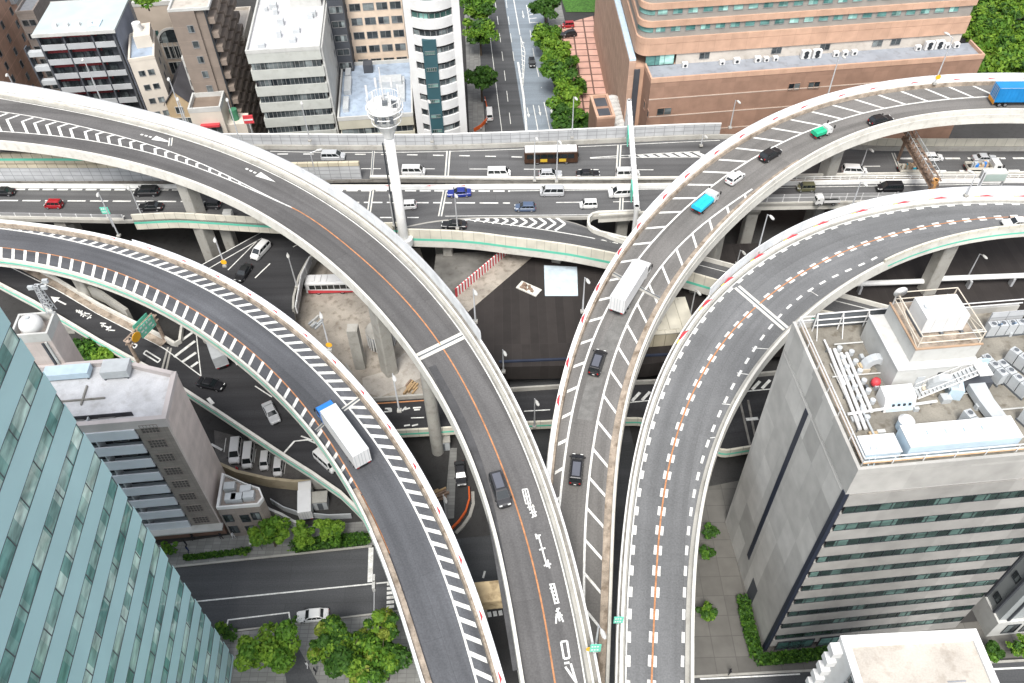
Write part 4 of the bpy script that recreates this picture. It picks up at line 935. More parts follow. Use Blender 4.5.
CONCP = panel_mat('grey_stone_cladding', (.43, .42, .395), (6.0, 3.2), .012, .8, .6, var=.2)
BROWNW = panel_mat('brown_tile_wall', (.22, .18, .15), (7.0, 3.0), .03, 1.25, .7, var=.05)
ORANGEB = panel_mat('orange_tile_wall', (.50, .31, .22), (9.0, 3.0), .05, 1.45, .7, var=.07)
CREAM = mat('cream_wall', (.55, .50, .43), .75, .08)
BEIGEW = panel_mat('beige_hotel_wall', (.64, .52, .41), (4.0, 3.2), .015, .85, .7, var=.04)
OFFW = mat('off_white_wall', (.46, .46, .44), .7, .08, stain=.15)
GREYW = mat('grey_green_wall', (.42, .43, .40), .75, .08, stain=.15)
WHITEB = mat('white_render_wall', (.60, .60, .59), .7, .05, stain=.08)
LGREY = mat('light_grey_metal', (.42, .44, .45), .5, .08, 1.0)
PBLUE = mat('pale_blue_metal', (.45, .56, .64), .45, .08, 1.0)
DARKB = mat('dark_slate_wall', (.06, .065, .075), .7, .15)
MAROON = mat('maroon_wall', (.22, .03, .035), .7, .1)
def frame_local(parent): return parent
FACE = {'front': (0, V((1, 0, 0))), 'right': (PI / 2, V((0, 1, 0))), 'left': (-PI / 2, V((0, -1, 0))), 'back': (PI, V((-1, 0, 0)))}
WM = {}
def winmesh(w, h, gm, fm, mull=0, fr=.09, proud=.1, rows=1):
    k = (round(w, 2), round(h, 2), gm.name, fm.name, mull, rows, fr)
    if k in WM: return WM[k]
    g = MB(); g.face([(-w / 2, -.02, 0), (w / 2, -.02, 0), (w / 2, -.02, h), (-w / 2, -.02, h)], 0)
    f = MB()
    for a, c, z0, z1 in ((-w / 2 - fr, w / 2 + fr, -fr, 0), (-w / 2 - fr, w / 2 + fr, h, h + fr), (-w / 2 - fr, -w / 2, 0, h), (w / 2, w / 2 + fr, 0, h)):
        f.box(a, -proud, z0, c, .05, z1)
    for i in range(1, mull + 1): x = -w / 2 + w * i / (mull + 1); f.box(x - .04, -proud * .7, 0, x + .04, -.022, h)
    for i in range(1, rows): z = h * i / rows; f.box(-w / 2, -proud * .6, z - .04, w / 2, -.024, z + .04)
    WM[k] = (f.mesh('window', fm), g.mesh('pane', gm)); return WM[k]
def window(b, face, a, z, w, h, size, gm=None, fm=None, mull=0, rows=1, out=0.0, fr=.09):
    """window centred at distance a along a face; size = (w, d) of the building box"""
    rz, t = FACE[face]; W, D = size
    p = {'front': V((a, -out, z)), 'right': V((W + out, a, z)), 'left': V((-out, a, z)), 'back': V((a, D + out, z))}[face]
    fme, gme = winmesh(w, h, gm or DARKG, fm or FRAMEM, mull, fr, rows=rows)
    o = bpy.data.objects.new('window', fme); C.objects.link(o); o.parent = b; o.location = p; o.rotation_euler = (0, 0, rz)
    g = bpy.data.objects.new('pane', gme); C.objects.link(g); g.parent = o
    return o
def bld(name, label, cat, x, y, z, rz=None, group=None): return empty(name, label, cat, (x, y, z), GRID if rz is None else rz, group)
def part(b, name, mt, *boxes):
    mb = MB()
    for q in boxes: mb.box(*q)
    return mb.build(name, mt, b)
def roof_slab(b, w, d, h, mt, wm, par=.9, t=.3, inset=0):
    mb = MB(); mb.face([(t, t, h + .01), (w - t, t, h + .01), (w - t, d - t, h + .01), (t, d - t, h + .01)], 0)
    r = mb.build('roof', mt, b)
    mb = MB()
    for q in ((-.05, -.05, w + .05, t), (-.05, d - t, w + .05, d + .05), (-.05, t, t, d - t), (w - t, t, w + .05, d - t)): mb.box(q[0], q[1], h - .05, q[2], q[3], h + par)
    mb.build('parapet', wm, b); return r
def local(b, p):
    """world point into a building's own axes"""
    d = V(p) - b.location; c, s_ = math.cos(-b.rotation_euler.z), math.sin(-b.rotation_euler.z)
    return V((d.x * c - d.y * s_, d.x * s_ + d.y * c, d.z))
def solve_h(px, py, base):
    """height above a ground point so that its top projects to image row py"""
    lo, hi = 0, 110
    for _ in range(50):
        m = (lo + hi) / 2
        if w2p(base + V((0, 0, m)))[1] > py: lo = m
        else: hi = m
    return lo
def vrf(parent_label, loc, rz, n, label, group='outdoor air-conditioning units on the grey rooftop', s=1.0):
    """row of n fan-topped condenser cabinets on a rail frame"""
    t = empty('air_conditioner', label, 'air conditioner', loc, rz, group)
    for k in range(n):
        mb = MB(); x = k * 1.05 * s; mb.box(x, 0, .25, x + .95 * s, .8 * s, 1.75 * s); mb.build('cabinet', LGREY, t)
        mb = MB(); mb.tube((x + .47 * s, .4 * s, 1.752 * s), (x + .47 * s, .4 * s, 1.85 * s), .33 * s, n=14); mb.tube((x + .47 * s, .4 * s, 1.851 * s), (x + .47 * s, .4 * s, 1.86 * s), .26 * s, n=14, mi=1); mb.build('fan', [STEEL, STEELD], t)
    mb = MB(); mb.box(-.1, -.05, 0, n * 1.05 * s, .1, .25); mb.box(-.1, .7 * s, 0, n * 1.05 * s, .85 * s, .25); mb.build('rail', STEELD, t)
    return t
# ================================================================== teal office block (lower left)
far = at(234, 657, 0)
TL = 70.0; TW = 40.0; TH = 74.0
b = bld('office_tower', 'teal glass office tower with slanting window bands filling the lower left corner', 'tower', *(far - V((math.cos(GRID), math.sin(GRID), 0)) * TW - V((-math.sin(GRID), math.cos(GRID), 0)) * TL))
fh = 4.36; n = 17
part(b, 'core', DARKB, (.35, .35, 0, TW - .35, TL - .35, n * fh))
mb = MB()
for k in range(n + 1):
    z0 = k * fh; mb.box(0, 0, max(0, z0 - 1.75), TW, TL, z0 + .92)
mb.build('spandrel', TEALB, b)
for k in range(n):
    z0 = k * fh + .93; L_ = TL - .5; hh = fh - 2.69
    window(b, 'right', TL / 2, z0 + .0, L_, hh, (TW - .06, TL), TEALG, STEELD, 19, fr=.02)
    window(b, 'back', TW / 2, z0, TW - .6, hh, (TW, TL - .05), TEALG, STEELD, 11, fr=.02)
part(b, 'roof', ROOFG, (1, 1, n * fh + 1.25, TW - 1, TL - 1, n * fh + 1.5))
# ================================================================== taupe apartment block with white roof
base = at(226, 532, 0); h = solve_h(170, 422, base)
cr = local(empty_tmp := bld('apartment_block', 'taupe tiled apartment block with white roof and blue-grey balcony bands', 'apartment block', *base), at(179, 384, h))
W_a, D_a = 26.0, max(8, cr.y)
b = empty_tmp; b.location = base - V((math.cos(GRID), math.sin(GRID), 0)) * W_a
nb_ = 8; fz = h / (nb_ + .6)
part(b, 'wall', TAUPE, (0, 1.6, 0, W_a, D_a, h - .05), (W_a - .25, 0, 0, W_a, 1.6, h - .05))
part(b, 'plinth', mat('brown_plinth', (.20, .12, .09), .7, .1), (0, -.3, 0, W_a + .2, 1.59, fz * .5))
part(b, 'side_panel', TAUPED, (W_a - 4.4, 0, 1, W_a - .26, 1.59, h - .9))
part(b, 'entrance_canopy', OFFW, (0, -1.2, fz * .75, W_a + .3, 0, fz * .75 + .3))
for k in range(nb_):
    z0 = fz * .9 + k * fz
    part(b, 'balcony', mat('balcony_front_grey', (.62, .645, .68), .5, .06), (.2, -.25, z0 - .35, W_a - 4.5, -.05, z0 + 1.5), (.2, -.05, z0 - .1, W_a - 4.5, 1.55, z0 + .05))
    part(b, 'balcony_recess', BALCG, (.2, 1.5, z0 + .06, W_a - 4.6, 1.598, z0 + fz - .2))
    for x in (W_a - 10.3, W_a - 14.4, W_a - 18.5, W_a - 22.5): part(b, 'balcony_divider', LGREY, (x, 0, z0 + .06, x + .15, 1.5, z0 + fz - .35))
    for x in (W_a - 8, W_a - 12, W_a - 16, W_a - 20.5): window(b, 'front', x, z0 + .5, 2.0, 1.9, (W_a, D_a), DARKG, FRAMEM, 1, out=-1.49)
    for x in (W_a - 4.6,): window(b, 'front', x + 2.0, z0 + .4, 2.2, 1.7, (W_a, D_a), mat('vent_panel_dark', (.09, .08, .075), .6, .1), TAUPED, 4, rows=3, fr=.05)
bk = [local(b, at(x, y, h)) for x, y in ((120, 362), (77, 366))]; yb = max(bk[0].y, D_a + 2)
rp = [(0, 0), (W_a, 0), (W_a, D_a), (bk[0].x, yb), (0, yb)]
mb = MB(); mb.prism([(0, D_a - .01), (W_a - .01, D_a - .01), (bk[0].x, yb), (0, yb)], 0, h - .05); mb.build('rear_wall', TAUPE, b)
mb = MB(); mb.face([(x, y, h) for x, y in rp], 0); mb.build('roof', ROOFW, b)
part(b, 'parapet', PINKP, (-.05, -.05, h - .9, W_a + .05, .6, h + .8), (W_a - .6, .6, h - .04, W_a + .05, D_a + .05, h + .8), (-.05, .6, h - .04, .6, yb, h + .8))
mb = MB(); wall_pts(mb, [V((0, yb - .3, h)), V((bk[0].x - .1, yb - .3, h)), V((W_a - .3, D_a - .25, h))], .6, -.9, .8); mb.build('rear_parapet', PINKP, b)
part(b, 'roof_kerb', CONCD, (6, D_a - 3.2, h + .01, W_a - 9, D_a - 3.0, h + .25), (W_a - 12, D_a - 4, h + .01, W_a - 11.8, D_a - .7, h + .3), (9, D_a + 1, h + .01, W_a - 12, D_a + 1.2, h + .25))
aptb, aptH = b, h
for px, py, w_, d_, hh, lab in ((119, 373, 3.6, 2.4, 1.3, 'large pale grey rooftop cabinet at the back of the white roof'), (70, 376, 6.0, 1.8, 1.0, 'long pale blue rooftop cabinet beside the teal tower')):
    p = at(px, py, h); t = empty('roof_cabinet', lab, 'roof cabinet', p, GRID)
    mb = MB(); mb.box(-w_ / 2, -d_ / 2, .35, w_ / 2, d_ / 2, .35 + hh); mb.build('cabinet', PBLUE if 'blue' in lab else LGREY, t)
    mb = MB(); [mb.box(x - .1, -d_ / 2, 0, x + .1, d_ / 2, .35) for x in (-w_ / 2 + .3, w_ / 2 - .3)]; mb.build('support', STEELD, t)
# penthouse shaft with water tank
fr_ = at(68, 367, h); topz = solve_h(48.5, 333, fr_)
b = bld('stair_tower', 'narrow taupe stair tower carrying a white water tank and an aerial', 'tower', *fr_)
wt = abs(local(b, at(33, 334, h + topz)).x); dt = abs(local(b, at(58, 311, h + topz)).y); wt = max(3.2, min(6, wt)) + 1.6; dt = max(3.5, min(9, dt))
b.location = fr_ - V((math.cos(GRID), math.sin(GRID), 0)) * wt - V((0, 0, h))
H2 = h + topz
part(b, 'wall', TAUPE, (0, 0, 0, wt, dt, H2 - 1.4))
part(b, 'parapet', OFFW, (-.05, -.05, H2 - 1.5, wt + .05, .25, H2), (-.05, dt - .25, H2 - 1.5, wt + .05, dt + .05, H2), (-.05, .25, H2 - 1.5, .25, dt - .25, H2), (wt - .25, .25, H2 - 1.5, wt + .05, dt - .25, H2))
part(b, 'downpipe', OFFW, (wt - .9, -.25, h + .1, wt - .6, -.02, H2 - 1.6)); part(b, 'cable_tray', DARKB, (wt - 1.4, -.2, h + .1, wt - 1.1, -.02, H2 - 1.8))
t = empty('water_tank', 'white ribbed water tank on top of the narrow taupe stair tower', 'tank', b.location + Matrix.Rotation(GRID, 3, 'Z') @ V((wt * .45, dt * .5, H2 - 1.38)), GRID)
mb = MB(); r_ = min(wt, dt) * .36
mb.loft([[V((x * k, y * k, z)) for x, y in [(math.cos(a) * r_, math.sin(a) * r_) for a in [2 * PI * i / 20 for i in range(20)]]] for z, k in ((0, 1), (1.5, 1.03), (2.1, .85), (2.4, .4))]); mb.build('tank_shell', WHITEB, t, True)
mb = MB(); mb.tube((0, 0, 2.35), (0, 0, 2.6), .3, n=12); mb.build('hatch', LGREY, t)
p = at(52, 312, H2); t = empty('aerial', 'steel lattice aerial with floodlights on the narrow taupe stair tower', 'aerial', p, GRID)
mb = MB()
for x, y in ((-.5, -.5), (.5, -.5), (.5, .5), (-.5, .5)): mb.tube((x, y, 0), (x * .5, y * .5, 5), .07, n=6)
for z in (1, 2, 3, 4, 5):
    k = .5 * (1 - z * .1); 
    for q in range(4):
        a_ = [(-k, -k), (k, -k), (k, k), (-k, k)]; mb.tube((*a_[q], z), (*a_[(q + 1) % 4], z), .05, n=5); mb.tube((*a_[q], z), (*[c_ * (k + .05) / k for c_ in a_[(q + 1) % 4]], z - 1), .04, n=5)
mb.build('mast', STEEL, t)
for x, y, z in ((.8, .1, 4.2), (1.2, .4, 5), (-.8, 0, 4.4)): mb = MB(); mb.box(x - .35, y - .2, z, x + .35, y + .2, z + .55); mb.tube((0, 0, z), (x, y, z + .1), .05, n=5); mb.build('floodlight', LGREY, t)
# ================================================================== small brown building with roof plant
base = at(227, 534, 0); b = bld('corner_building', 'small low brown building with angular white-rimmed roof beside the taupe block', 'building', *base)
h = 8.0
poly = [local(b, at(x, y, h)) for x, y in ((217.3, 510), (223, 475), (246.4, 485.5), (260.5, 490), (264.5, 500), (259.6, 506.6))]
poly = [(p.x, p.y) for p in poly]
mb = MB(); mb.prism(poly, 0, h); mb.build('wall', TAUPED, b)
mb = MB(); n_ = len(poly)
cx_ = sum(p[0] for p in poly) / n_; cy_ = sum(p[1] for p in poly) / n_
inn = [(cx_ + (x - cx_) * .9, cy_ + (y - cy_) * .9) for x, y in poly]
for i in range(n_):
    j = (i + 1) % n_; A = [poly[i], poly[j], inn[j], inn[i]]; mb.prism(A, h + .002, h + .7)
mb.build('parapet', WHITEB, b)
for x, y in ((231, 489), (247, 492), (250, 498), (232, 500), (238, 500)):
    p = local(b, at(x, y, h)); part(b, 'roof_unit', LGREY, (p.x - .8, p.y - .6, h + .002, p.x + .8, p.y + .6, h + 1.1))
p0, p1 = V(poly[0]), V(poly[-1]); L_ = (p1 - p0).length; aa = math.atan2(p1.y - p0.y, p1.x - p0.x)
for k, z in ((.16, 1.3), (.16, 4.6), (.55, 1), (.55, 4.2), (.82, 4.6)):
    q = p0.lerp(p1, k); fme, gme = winmesh(1.2, 1.8, DARKG, DFRAME); o = bpy.data.objects.new('window', fme); C.objects.link(o); o.parent = b; o.location = (q.x, q.y, z); o.rotation_euler = (0, 0, aa); g = bpy.data.objects.new('pane', gme); C.objects.link(g); g.parent = o
# ================================================================== grey stone building on the right
base = at(764, 651, 0); h = solve_h(857, 470, base)
b = bld('office_building', 'grey stone office building with crowded rooftop plant on the right', 'building', *base)
q = local(b, at(948, 626, 0)); RW = max(24, q.x) + .2; q2 = local(b, at(801, 321, h)); RD = q2.y
part(b, 'core', DARKB, (.5, .5, 0, RW - .5, RD - .5, h - 6))
part(b, 'wall', CONCP, (0, .62, 0, .5, RD, h - 4.6), (.37, .3, 0, .5, .619, h - 4.6), (RW - .5, .6, 0, RW, RD, h - 4.6), (.5, RD - .5, 0, RW - .5, RD, h - 4.6))
part(b, 'corner_trim', mat('navy_trim', (.02, .025, .04), .5, .05), (-.1, -.05, 0, .36, .61, h - 4.5), (-.08, RD * .54, 5.5, -.001, RD * .54 + .85, h - 5.3))
part(b, 'attic', CONCP, (0, 0, h - 4.5, RW, RD, h - .9))
nfl = 10; z_lo = 3.6; fl = (h - 4.9 - z_lo) / nfl
mb = MB()
for k in range(nfl + 1):
    z0 = z_lo + k * fl - fl * .62; mb.box(.52, .05, max(z0, 0), RW - .02, .6, z0 + fl * .61, 0)
mb.build('spandrel', CONCP2, b)
for k in range(nfl): window(b, 'front', RW / 2 + .3, z_lo + k * fl + .02, RW - 1.0, fl * .36, (RW, RD), STONEG, DFRAME, 19, out=-.1, fr=.02)
for x in (4, 10): window(b, 'front', x, .2, 5, 2.4, (RW, RD), GREENG, DFRAME, 2, out=.02)
part(b, 'entrance_recess', DARKB, (-.02, RD * .32, 0, .3, RD * .42, 5))
part(b, 'parapet', CONCP, (0, 0, h - .88, RW, .35, h), (0, .35, h - .88, .35, RD, h), (.35, RD - .35, h - .88, RW, RD, h))
part(b, 'seam_line', mat('pale_seam', (.42, .41, .39), .7, .05), (-.03, .7, h - 5.2, -.005, RD - .4, h - 5.05), (-.03, .05, h - 4.58, RW, -.004, h - 4.45))
rz_ = h - .86
part(b, 'roof', mat('stained_roof_deck', (.21, .195, .165), .9, .3, .3, stain=.6, fine=.1), (.36, .36, h - .9, RW - .1, RD - .36, rz_))
mb = MB()
for x in np.arange(.5, RW, 3.2): mb.tube((x, .5, rz_), (x, .5, h + 1.2), .06, n=5)
for y in np.arange(.5, RD, 3.2): mb.tube((.5, y, rz_), (.5, y, h + 1.2), .06, n=5)
for z in (h + .6, h + 1.2): mb.tube((.5, .5, z), (RW, .5, z), .07, n=5); mb.tube((.5, .5, z), (.5, RD - .5, z), .07, n=5); mb.tube((.5, RD - .5, z), (RW, RD - .5, z), .07, n=5)
mb.build('railing', WHITEB, b)
mb = MB(); mb.tube((.7, .7, h + .1), (RW, .7, h + .1), .13, n=8); mb.tube((.75, .8, h + .1), (.75, RD - 1, h + .1), .13, n=8); mb.build('perimeter_pipe', mat('ochre_pipe', (.50, .33, .20), .6, .2, 1.0), b)
rr = random.Random(11)
for k in range(26):
    x, y = rr.uniform(1.5, RW - 2), rr.uniform(3.5, RD - 2)
    if 9 < x < 22 and y > 8: continue
    s1, s2 = rr.uniform(.3, 1.0), rr.uniform(.3, .9); part(b, 'roof_box', rr.choice([LGREY, OFFW, STEELD, mat('ochre_box', (.40, .30, .18), .7, .2)]), (x, y, rz_ + .002, x + s1, y + s2, rz_ + rr.uniform(.25, .9)))
for k in range(14):
    x, y = rr.uniform(1.5, RW - 8), rr.uniform(3.2, RD - 3); mb = MB(); z = rz_ + rr.uniform(.25, .6); L_ = rr.uniform(3, 7)
    if k % 2: mb.tube((x, y, z), (min(x + L_, RW - 1), y, z), rr.uniform(.06, .14), n=6)
    else: mb.tube((x, y, z), (x, min(y + L_, RD - 1), z), rr.uniform(.06, .14), n=6)
    mb.build('pipe_run', rr.choice([OFFW, LGREY, WHITEB]), b)
RB = b; RWX = Matrix.Rotation(GRID, 3, 'Z')
def onroof(px, py, dz=0):
    p = at(px, py, rz_ + base.z); return V((p.x, p.y, rz_ + dz))
def rthing(name, label, cat, px, py, rz=0, group=None): return empty(name, label, cat, onroof(px, py), GRID + rz, group)
# back screen frames
t = rthing('screen_frame', 'dark louvred screen with white pipe frame along the back of the grey rooftop', 'screen', 812, 331)
q = local(t, at(872, 331, rz_)); mb = MB()
for z in (.9, 1.8, 2.8): mb.tube((0, 0, z), (9, 0, z), .09, n=6)
for x in (0, 3, 6, 9): mb.tube((x, 0, 0), (x, 0, 2.8), .09, n=6); mb.tube((x, 0, 2.8), (x, -1.6, 0), .06, n=5)
mb.build('pipe_frame', WHITEB, t); mb = MB(); mb.box(0, .2, .3, 9, .3, 2.6); mb.build('louvre', STEELD, t)
# plant room with tank
pr0 = onroof(893, 391); t = empty('plant_room', 'white rooftop plant room with a railed upper deck and outside stair', 'plant room', pr0, GRID)
q = local(t, at(960, 388, rz_)); pw = 8.9; pd = 8.0
part(t, 'lower_wall', OFFW, (-.6, 0, 0, pw - .6, pd, 3.6)); part(t, 'upper_wall', OFFW, (1.0, .9, 3.602, pw - .8, pd - .2, 5.6))
part(t, 'coping', WHITEB, (-.75, -.15, 3.602, pw - .45, .2, 3.75), (-.75, .2, 3.602, -.5, pd, 3.75)); part(t, 'upper_coping', mat('wood_brown_trim', (.35, .24, .16), .7, .2), (.9, .8, 5.602, pw - .7, 1.0, 5.75), (.9, 1.0, 5.602, 1.1, pd - .2, 5.75))
part(t, 'deck_floor', DIRTY, (1.15, 1.05, 5.601, pw - .9, pd - .3, 5.64)); part(t, 'door', LGREY, (2.0, -.06, .1, 2.9, -.005, 2.1)); part(t, 'louvre', DFRAME, (4.1, -.05, 1.6, 5.0, -.005, 2.6))
mb = MB()
for x, y in ((1.2, 1.1), (pw - 1, 1.1), (1.2, pd - .4), (pw - 1, pd - .4)): mb.tube((x, y, 5.6), (x, y, 7.4), .07, n=5)
for z in (6.4, 7.4):
    for a_, c_ in (((1.2, 1.1), (pw - 1, 1.1)), ((pw - 1, 1.1), (pw - 1, pd - .4)), ((1.2, pd - .4), (pw - 1, pd - .4)), ((1.2, 1.1), (1.2, pd - .4))): mb.tube((*a_, z), (*c_, z), .06, n=5)
mb.tube((1.2, 1.1, 5.6), (1.2, pd - .4, 7.4), .05, n=5); mb.tube((pw - 1, 1.1, 7.4), (pw - 1, pd - .4, 5.6), .05, n=5)
mb.build('railing', mat('cream_steel', (.6, .54, .45), .6, .1), t)
mb = MB(); 
for k in range(16): x = 2.2 + k * .35; z = .25 + k * .225; mb.box(x, -1.35, z - .05, x + .38, -.2, z)
mb.build('stair_tread', LGREY, t)
for y in (-1.4, -.17):
    mb = MB(); mb.tube((2.1, y, .1), (7.9, y, 3.75), .09, n=6); mb.tube((2.1, y, 1.1), (7.9, y, 4.75), .05, n=5); [mb.tube((2.1 + k * .83, y, .1 + k * .52), (2.1 + k * .83, y, 1.1 + k * .52), .03, n=4) for k in range(8)]; mb.build('stair_rail', WHITEB, t)
part(t, 'landing', WHITEB, (7.4, -1.8, 3.65, 8.8, -.16, 3.8))
tk = empty('water_tank', 'big white panelled water tank on top of the rooftop plant room', 'tank', onroof(900, 400), GRID); tk.location = pr0 + RWX @ V((pw * .5, pd * .55, 5.645))
mb = MB(); mb.box(-2.3, -1.6, .3, 2.3, 1.6, 2.5); 
for x in (-1.3, 0, 1.3): mb.box(x - .05, -1.65, .3, x + .05, 1.65, 2.55)
mb.build('tank_body', WHITEB, tk); mb = MB(); [mb.box(x - .15, -1.9, 0, x + .15, 1.9, .3) for x in (-2.2, 0, 2.2)]; mb.build('support', STEELD, tk); mb = MB(); mb.tube((-1.6, 0, 2.5), (-1.6, 0, 2.75), .4, n=14); mb.build('hatch', LGREY, tk)
t = empty('dish_aerial', 'round white dish aerial at the corner of the plant room railing', 'aerial', pr0 + RWX @ V((1.1, pd - .6, 5.6)), GRID)
mb = MB(); mb.tube((0, 0, 0), (0, 0, 2.4), .06, n=6); mb.build('pole', STEEL, t); mb = MB(); mb.loft([[V((math.cos(2 * PI * i / 18) * r, y, 2.4 + math.sin(2 * PI * i / 18) * r)) for i in range(18)] for r, y in ((.75, -.35), (.45, -.12), (.1, -.05))]); mb.build('dish', WHITEB, t, True)
# long white plant cabinet and companions at the front
for px, py, w_, d_, hh, mt, lab in ((903, 461, 11.5, 2.6, 2.4, WHITEB, 'long white rooftop cabinet with four roof hatches at the front of the rooftop'), (861, 464, 3.7, 2.2, 1.6, PBLUE, 'shorter pale blue-sided rooftop cabinet beside the long white one')):
    t = rthing('roof_cabinet', lab, 'roof cabinet', px, py)
    mb = MB(); mb.box(0, 0, .2, w_, d_, hh, 0); mb.build('cabinet', PBLUE, t); mb = MB(); mb.box(-.06, -.06, hh + .002, w_ + .06, d_ + .06, hh + .1); mb.build('lid', WHITEB, t)
    mb = MB(); [mb.box(0, y, 0, w_, y + .2, .2) for y in (.1, d_ - .3)]; mb.build('plinth', STEELD, t)
    if w_ > 10:
        for k in range(4): mb = MB(); mb.box(2.2 + k * 1.9, d_ * .45, hh + .1, 2.7 + k * 1.9, d_ * .62, hh + .3); mb.build('hatch', PBLUE, t)
t = rthing('step_ladder', 'pale blue step ladder stile leaning over the shorter rooftop cabinet', 'ladder', 866, 468)
mb = MB(); [mb.tube((x, -.3, 0), (x + .4, 1.2, 2.2), .06, n=5) for x in (0, .6)]; [mb.tube((.05 + k * .07, -.3 + k * .26, k * .38), (.65 + k * .07, -.3 + k * .26, k * .38), .05, n=5) for k in range(6)]; mb.build('ladder_frame', PBLUE, t)
# ducts, fans, tank, valves
def fan(px, py, lab, s=1.0, rz=0):
    t = rthing('blower', lab, 'blower', px, py, rz, 'curved blowers on the grey rooftop')
    mb = MB(); rings = []
    for k in range(10):
        a_ = PI * 1.05 * k / 9; c_ = V((-1.1 * math.cos(a_), 0, .6 + 1.3 * math.sin(a_))) * s; nrm = V((-math.cos(a_), 0, math.sin(a_))) * .5 * s
        rings.append([c_ + nrm + V((0, -.5, 0)) * s, c_ + nrm + V((0, .5, 0)) * s, c_ - nrm * .8 + V((0, .5, 0)) * s, c_ - nrm * .8 + V((0, -.5, 0)) * s])
    mb.loft(rings); mb.build('scroll', LGREY, t); mb = MB(); mb.box(.6 * s, -.8 * s, 0, 1.9 * s, .8 * s, 1.5 * s); mb.build('casing', PBLUE, t); mb = MB(); mb.box(-1.9 * s, -.6 * s, 0, -.6 * s, .6 * s, .7 * s); mb.build('motor', mat('tan_metal', (.45, .40, .32), .6, .15), t)
    return t
fan(872, 369, 'curved grey blower beside the long pipe rows', .9); fan(939, 392, 'curved pale blower in front of the outside stair', 1.05, -.3)
t = rthing('valve_wheel', 'bright red round valve casing on the rooftop near the plant room', 'valve', 874, 386); mb = MB(); mb.loft([[V((math.cos(2 * PI * i / 14) * r, math.sin(2 * PI * i / 14) * r, z)) for i in range(14)] for r, z in ((.25, .1), (.48, .35), (.52, .75), (.38, 1.1), (.12, 1.2))]); mb.build('casing', REDP, t, True); mb = MB(); mb.tube((0, 0, 0), (0, 0, .2), .35, n=10); mb.build('foot', STEELD, t)
t = rthing('control_cabinet', 'white sloping cabinet with pale blue panelled front below the outside stair', 'cabinet', 895, 404); mb = MB(); mb.loft([[V((x, y, z)) for y, z in ((-1, 0), (1.2, 0), (1.2, 1.8), (-.4, 1.6))] for x in (-1.7, 1.7)]); mb.build('cabinet', WHITEB, t); mb = MB(); mb.loft([[V((x, y, z)) for y, z in ((-1.03, .1), (-.98, .1), (-.42, 1.5), (-.47, 1.5))] for x in (-1.4, 1.4)]); mb.build('panel', PBLUE, t); mb = MB(); [mb.box(x, -.85, .7, x + .25, -.68, .95) for x in (-.9, -.3, .3, .9)]; mb.build('switch', DFRAME, t)
t = rthing('storage_drum', 'white lidded drum standing behind the long white rooftop cabinet', 'drum', 902, 429); mb = MB(); mb.tube((0, 0, .2), (0, 0, 1.5), .75, .75, 16); mb.build('drum', PBLUE, t, False); mb = MB(); mb.tube((0, 0, 1.502), (0, 0, 1.9), .85, .5, 16); mb.build('lid', WHITEB, t); mb = MB(); mb.box(-.6, -.6, 0, .6, .6, .2); mb.build('stand', STEELD, t)
t = rthing('duct', 'wide pale sheet-metal duct sloping forward from a hooded intake', 'duct', 977, 400, 0)
mb = MB(); mb.loft([[V((x0, y, z)), V((x1, y, z)), V((x1, y, z + .9)), V((x0, y, z + .9))] for x0, x1, y, z in ((-.9, .9, 1.2, .5), (-.75, .85, -1, .4), (.0, 1.5, -5.2, .2))]); mb.build('duct', LGREY, t); mb = MB(); mb.box(-1.9, 1.2, 0, 1.9, 3, 1.3); mb.build('intake_box', DARKB, t); mb = MB(); mb.loft([[V((x, y, z)) for y, z in ((3.0, 1.3), (3.15, 1.3), (3.2, 3.0), (3.05, 3.0))] for x in (-1.8, 1.8)]); mb.build('hood', PBLUE, t); mb = MB(); mb.box(-2.1, 1.0, 0, -1.91, 3.1, 2.0); mb.build('side_plate', WHITEB, t)
for px0, py0, px1, py1, lab in ((831, 352, 862, 432, 'long white pipe row nearest the left edge of the rooftop'), (843, 356, 868, 415, 'second long white pipe row with round vents')):
    a, c = onroof(px0, py0), onroof(px1, py1); t = empty('pipe_row', lab, 'pipes', a, 0, 'pipe rows along the left of the rooftop'); d = c - a; nn = V((-d.y, d.x, 0)).normalized()
    mb = MB(); [mb.tube(nn * k + V((0, 0, .5)), d + nn * k + V((0, 0, .5)), .2, n=8) for k in (-.35, .25)]; mb.build('pipe', WHITEB, t)
    mb = MB(); m_ = int(d.length / 1.3); [mb.tube(d * (k / m_) + nn * .8 + V((0, 0, .2)), d * (k / m_) + nn * .8 + V((0, 0, .8)), .3, n=12) for k in range(m_)]; mb.build('vents', LGREY, t)
    mb = MB(); [mb.tube(d * (k / 5) + nn * -.6, d * (k / 5) + nn * -.6 + V((0, 0, .5)), .07, n=5) for k in range(6)]; mb.build('support', STEELD, t)
a, c = onroof(846, 417), onroof(935, 404); t = empty('pipe', 'horizontal white pipe crossing the rooftop in front of the control cabinet', 'pipe', a); mb = MB(); mb.tube((0, 0, .5), c - a + V((0, 0, .5)), .16, n=8); mb.build('pipe', WHITEB, t); mb = MB(); [mb.tube((c - a) * k, (c - a) * k + V((0, 0, .5)), .07, n=5) for k in (.1, .4, .7, .95)]; mb.build('support', STEELD, t)
for px, py, n_, rz, lab in ((957, 421, 3, -1.35, 'row of three condensers beside the sloping duct'), (990, 372, 4, -1.25, 'row of four condensers behind the hooded intake'), (1003, 360, 3, -1.1, 'tall row of three condensers near the right picture edge'), (1016, 420, 4, -1.2, 'row of four condensers in front at the right picture edge'), (975, 366, 3, -1.3, 'row of three condensers next to the plant room'), (985, 338, 5, 0, 'row of five low condensers along the back screen')):
    p = onroof(px, py); vrf('', p, GRID + rz + PI / 2 * 0, n_, lab, s=1.05)
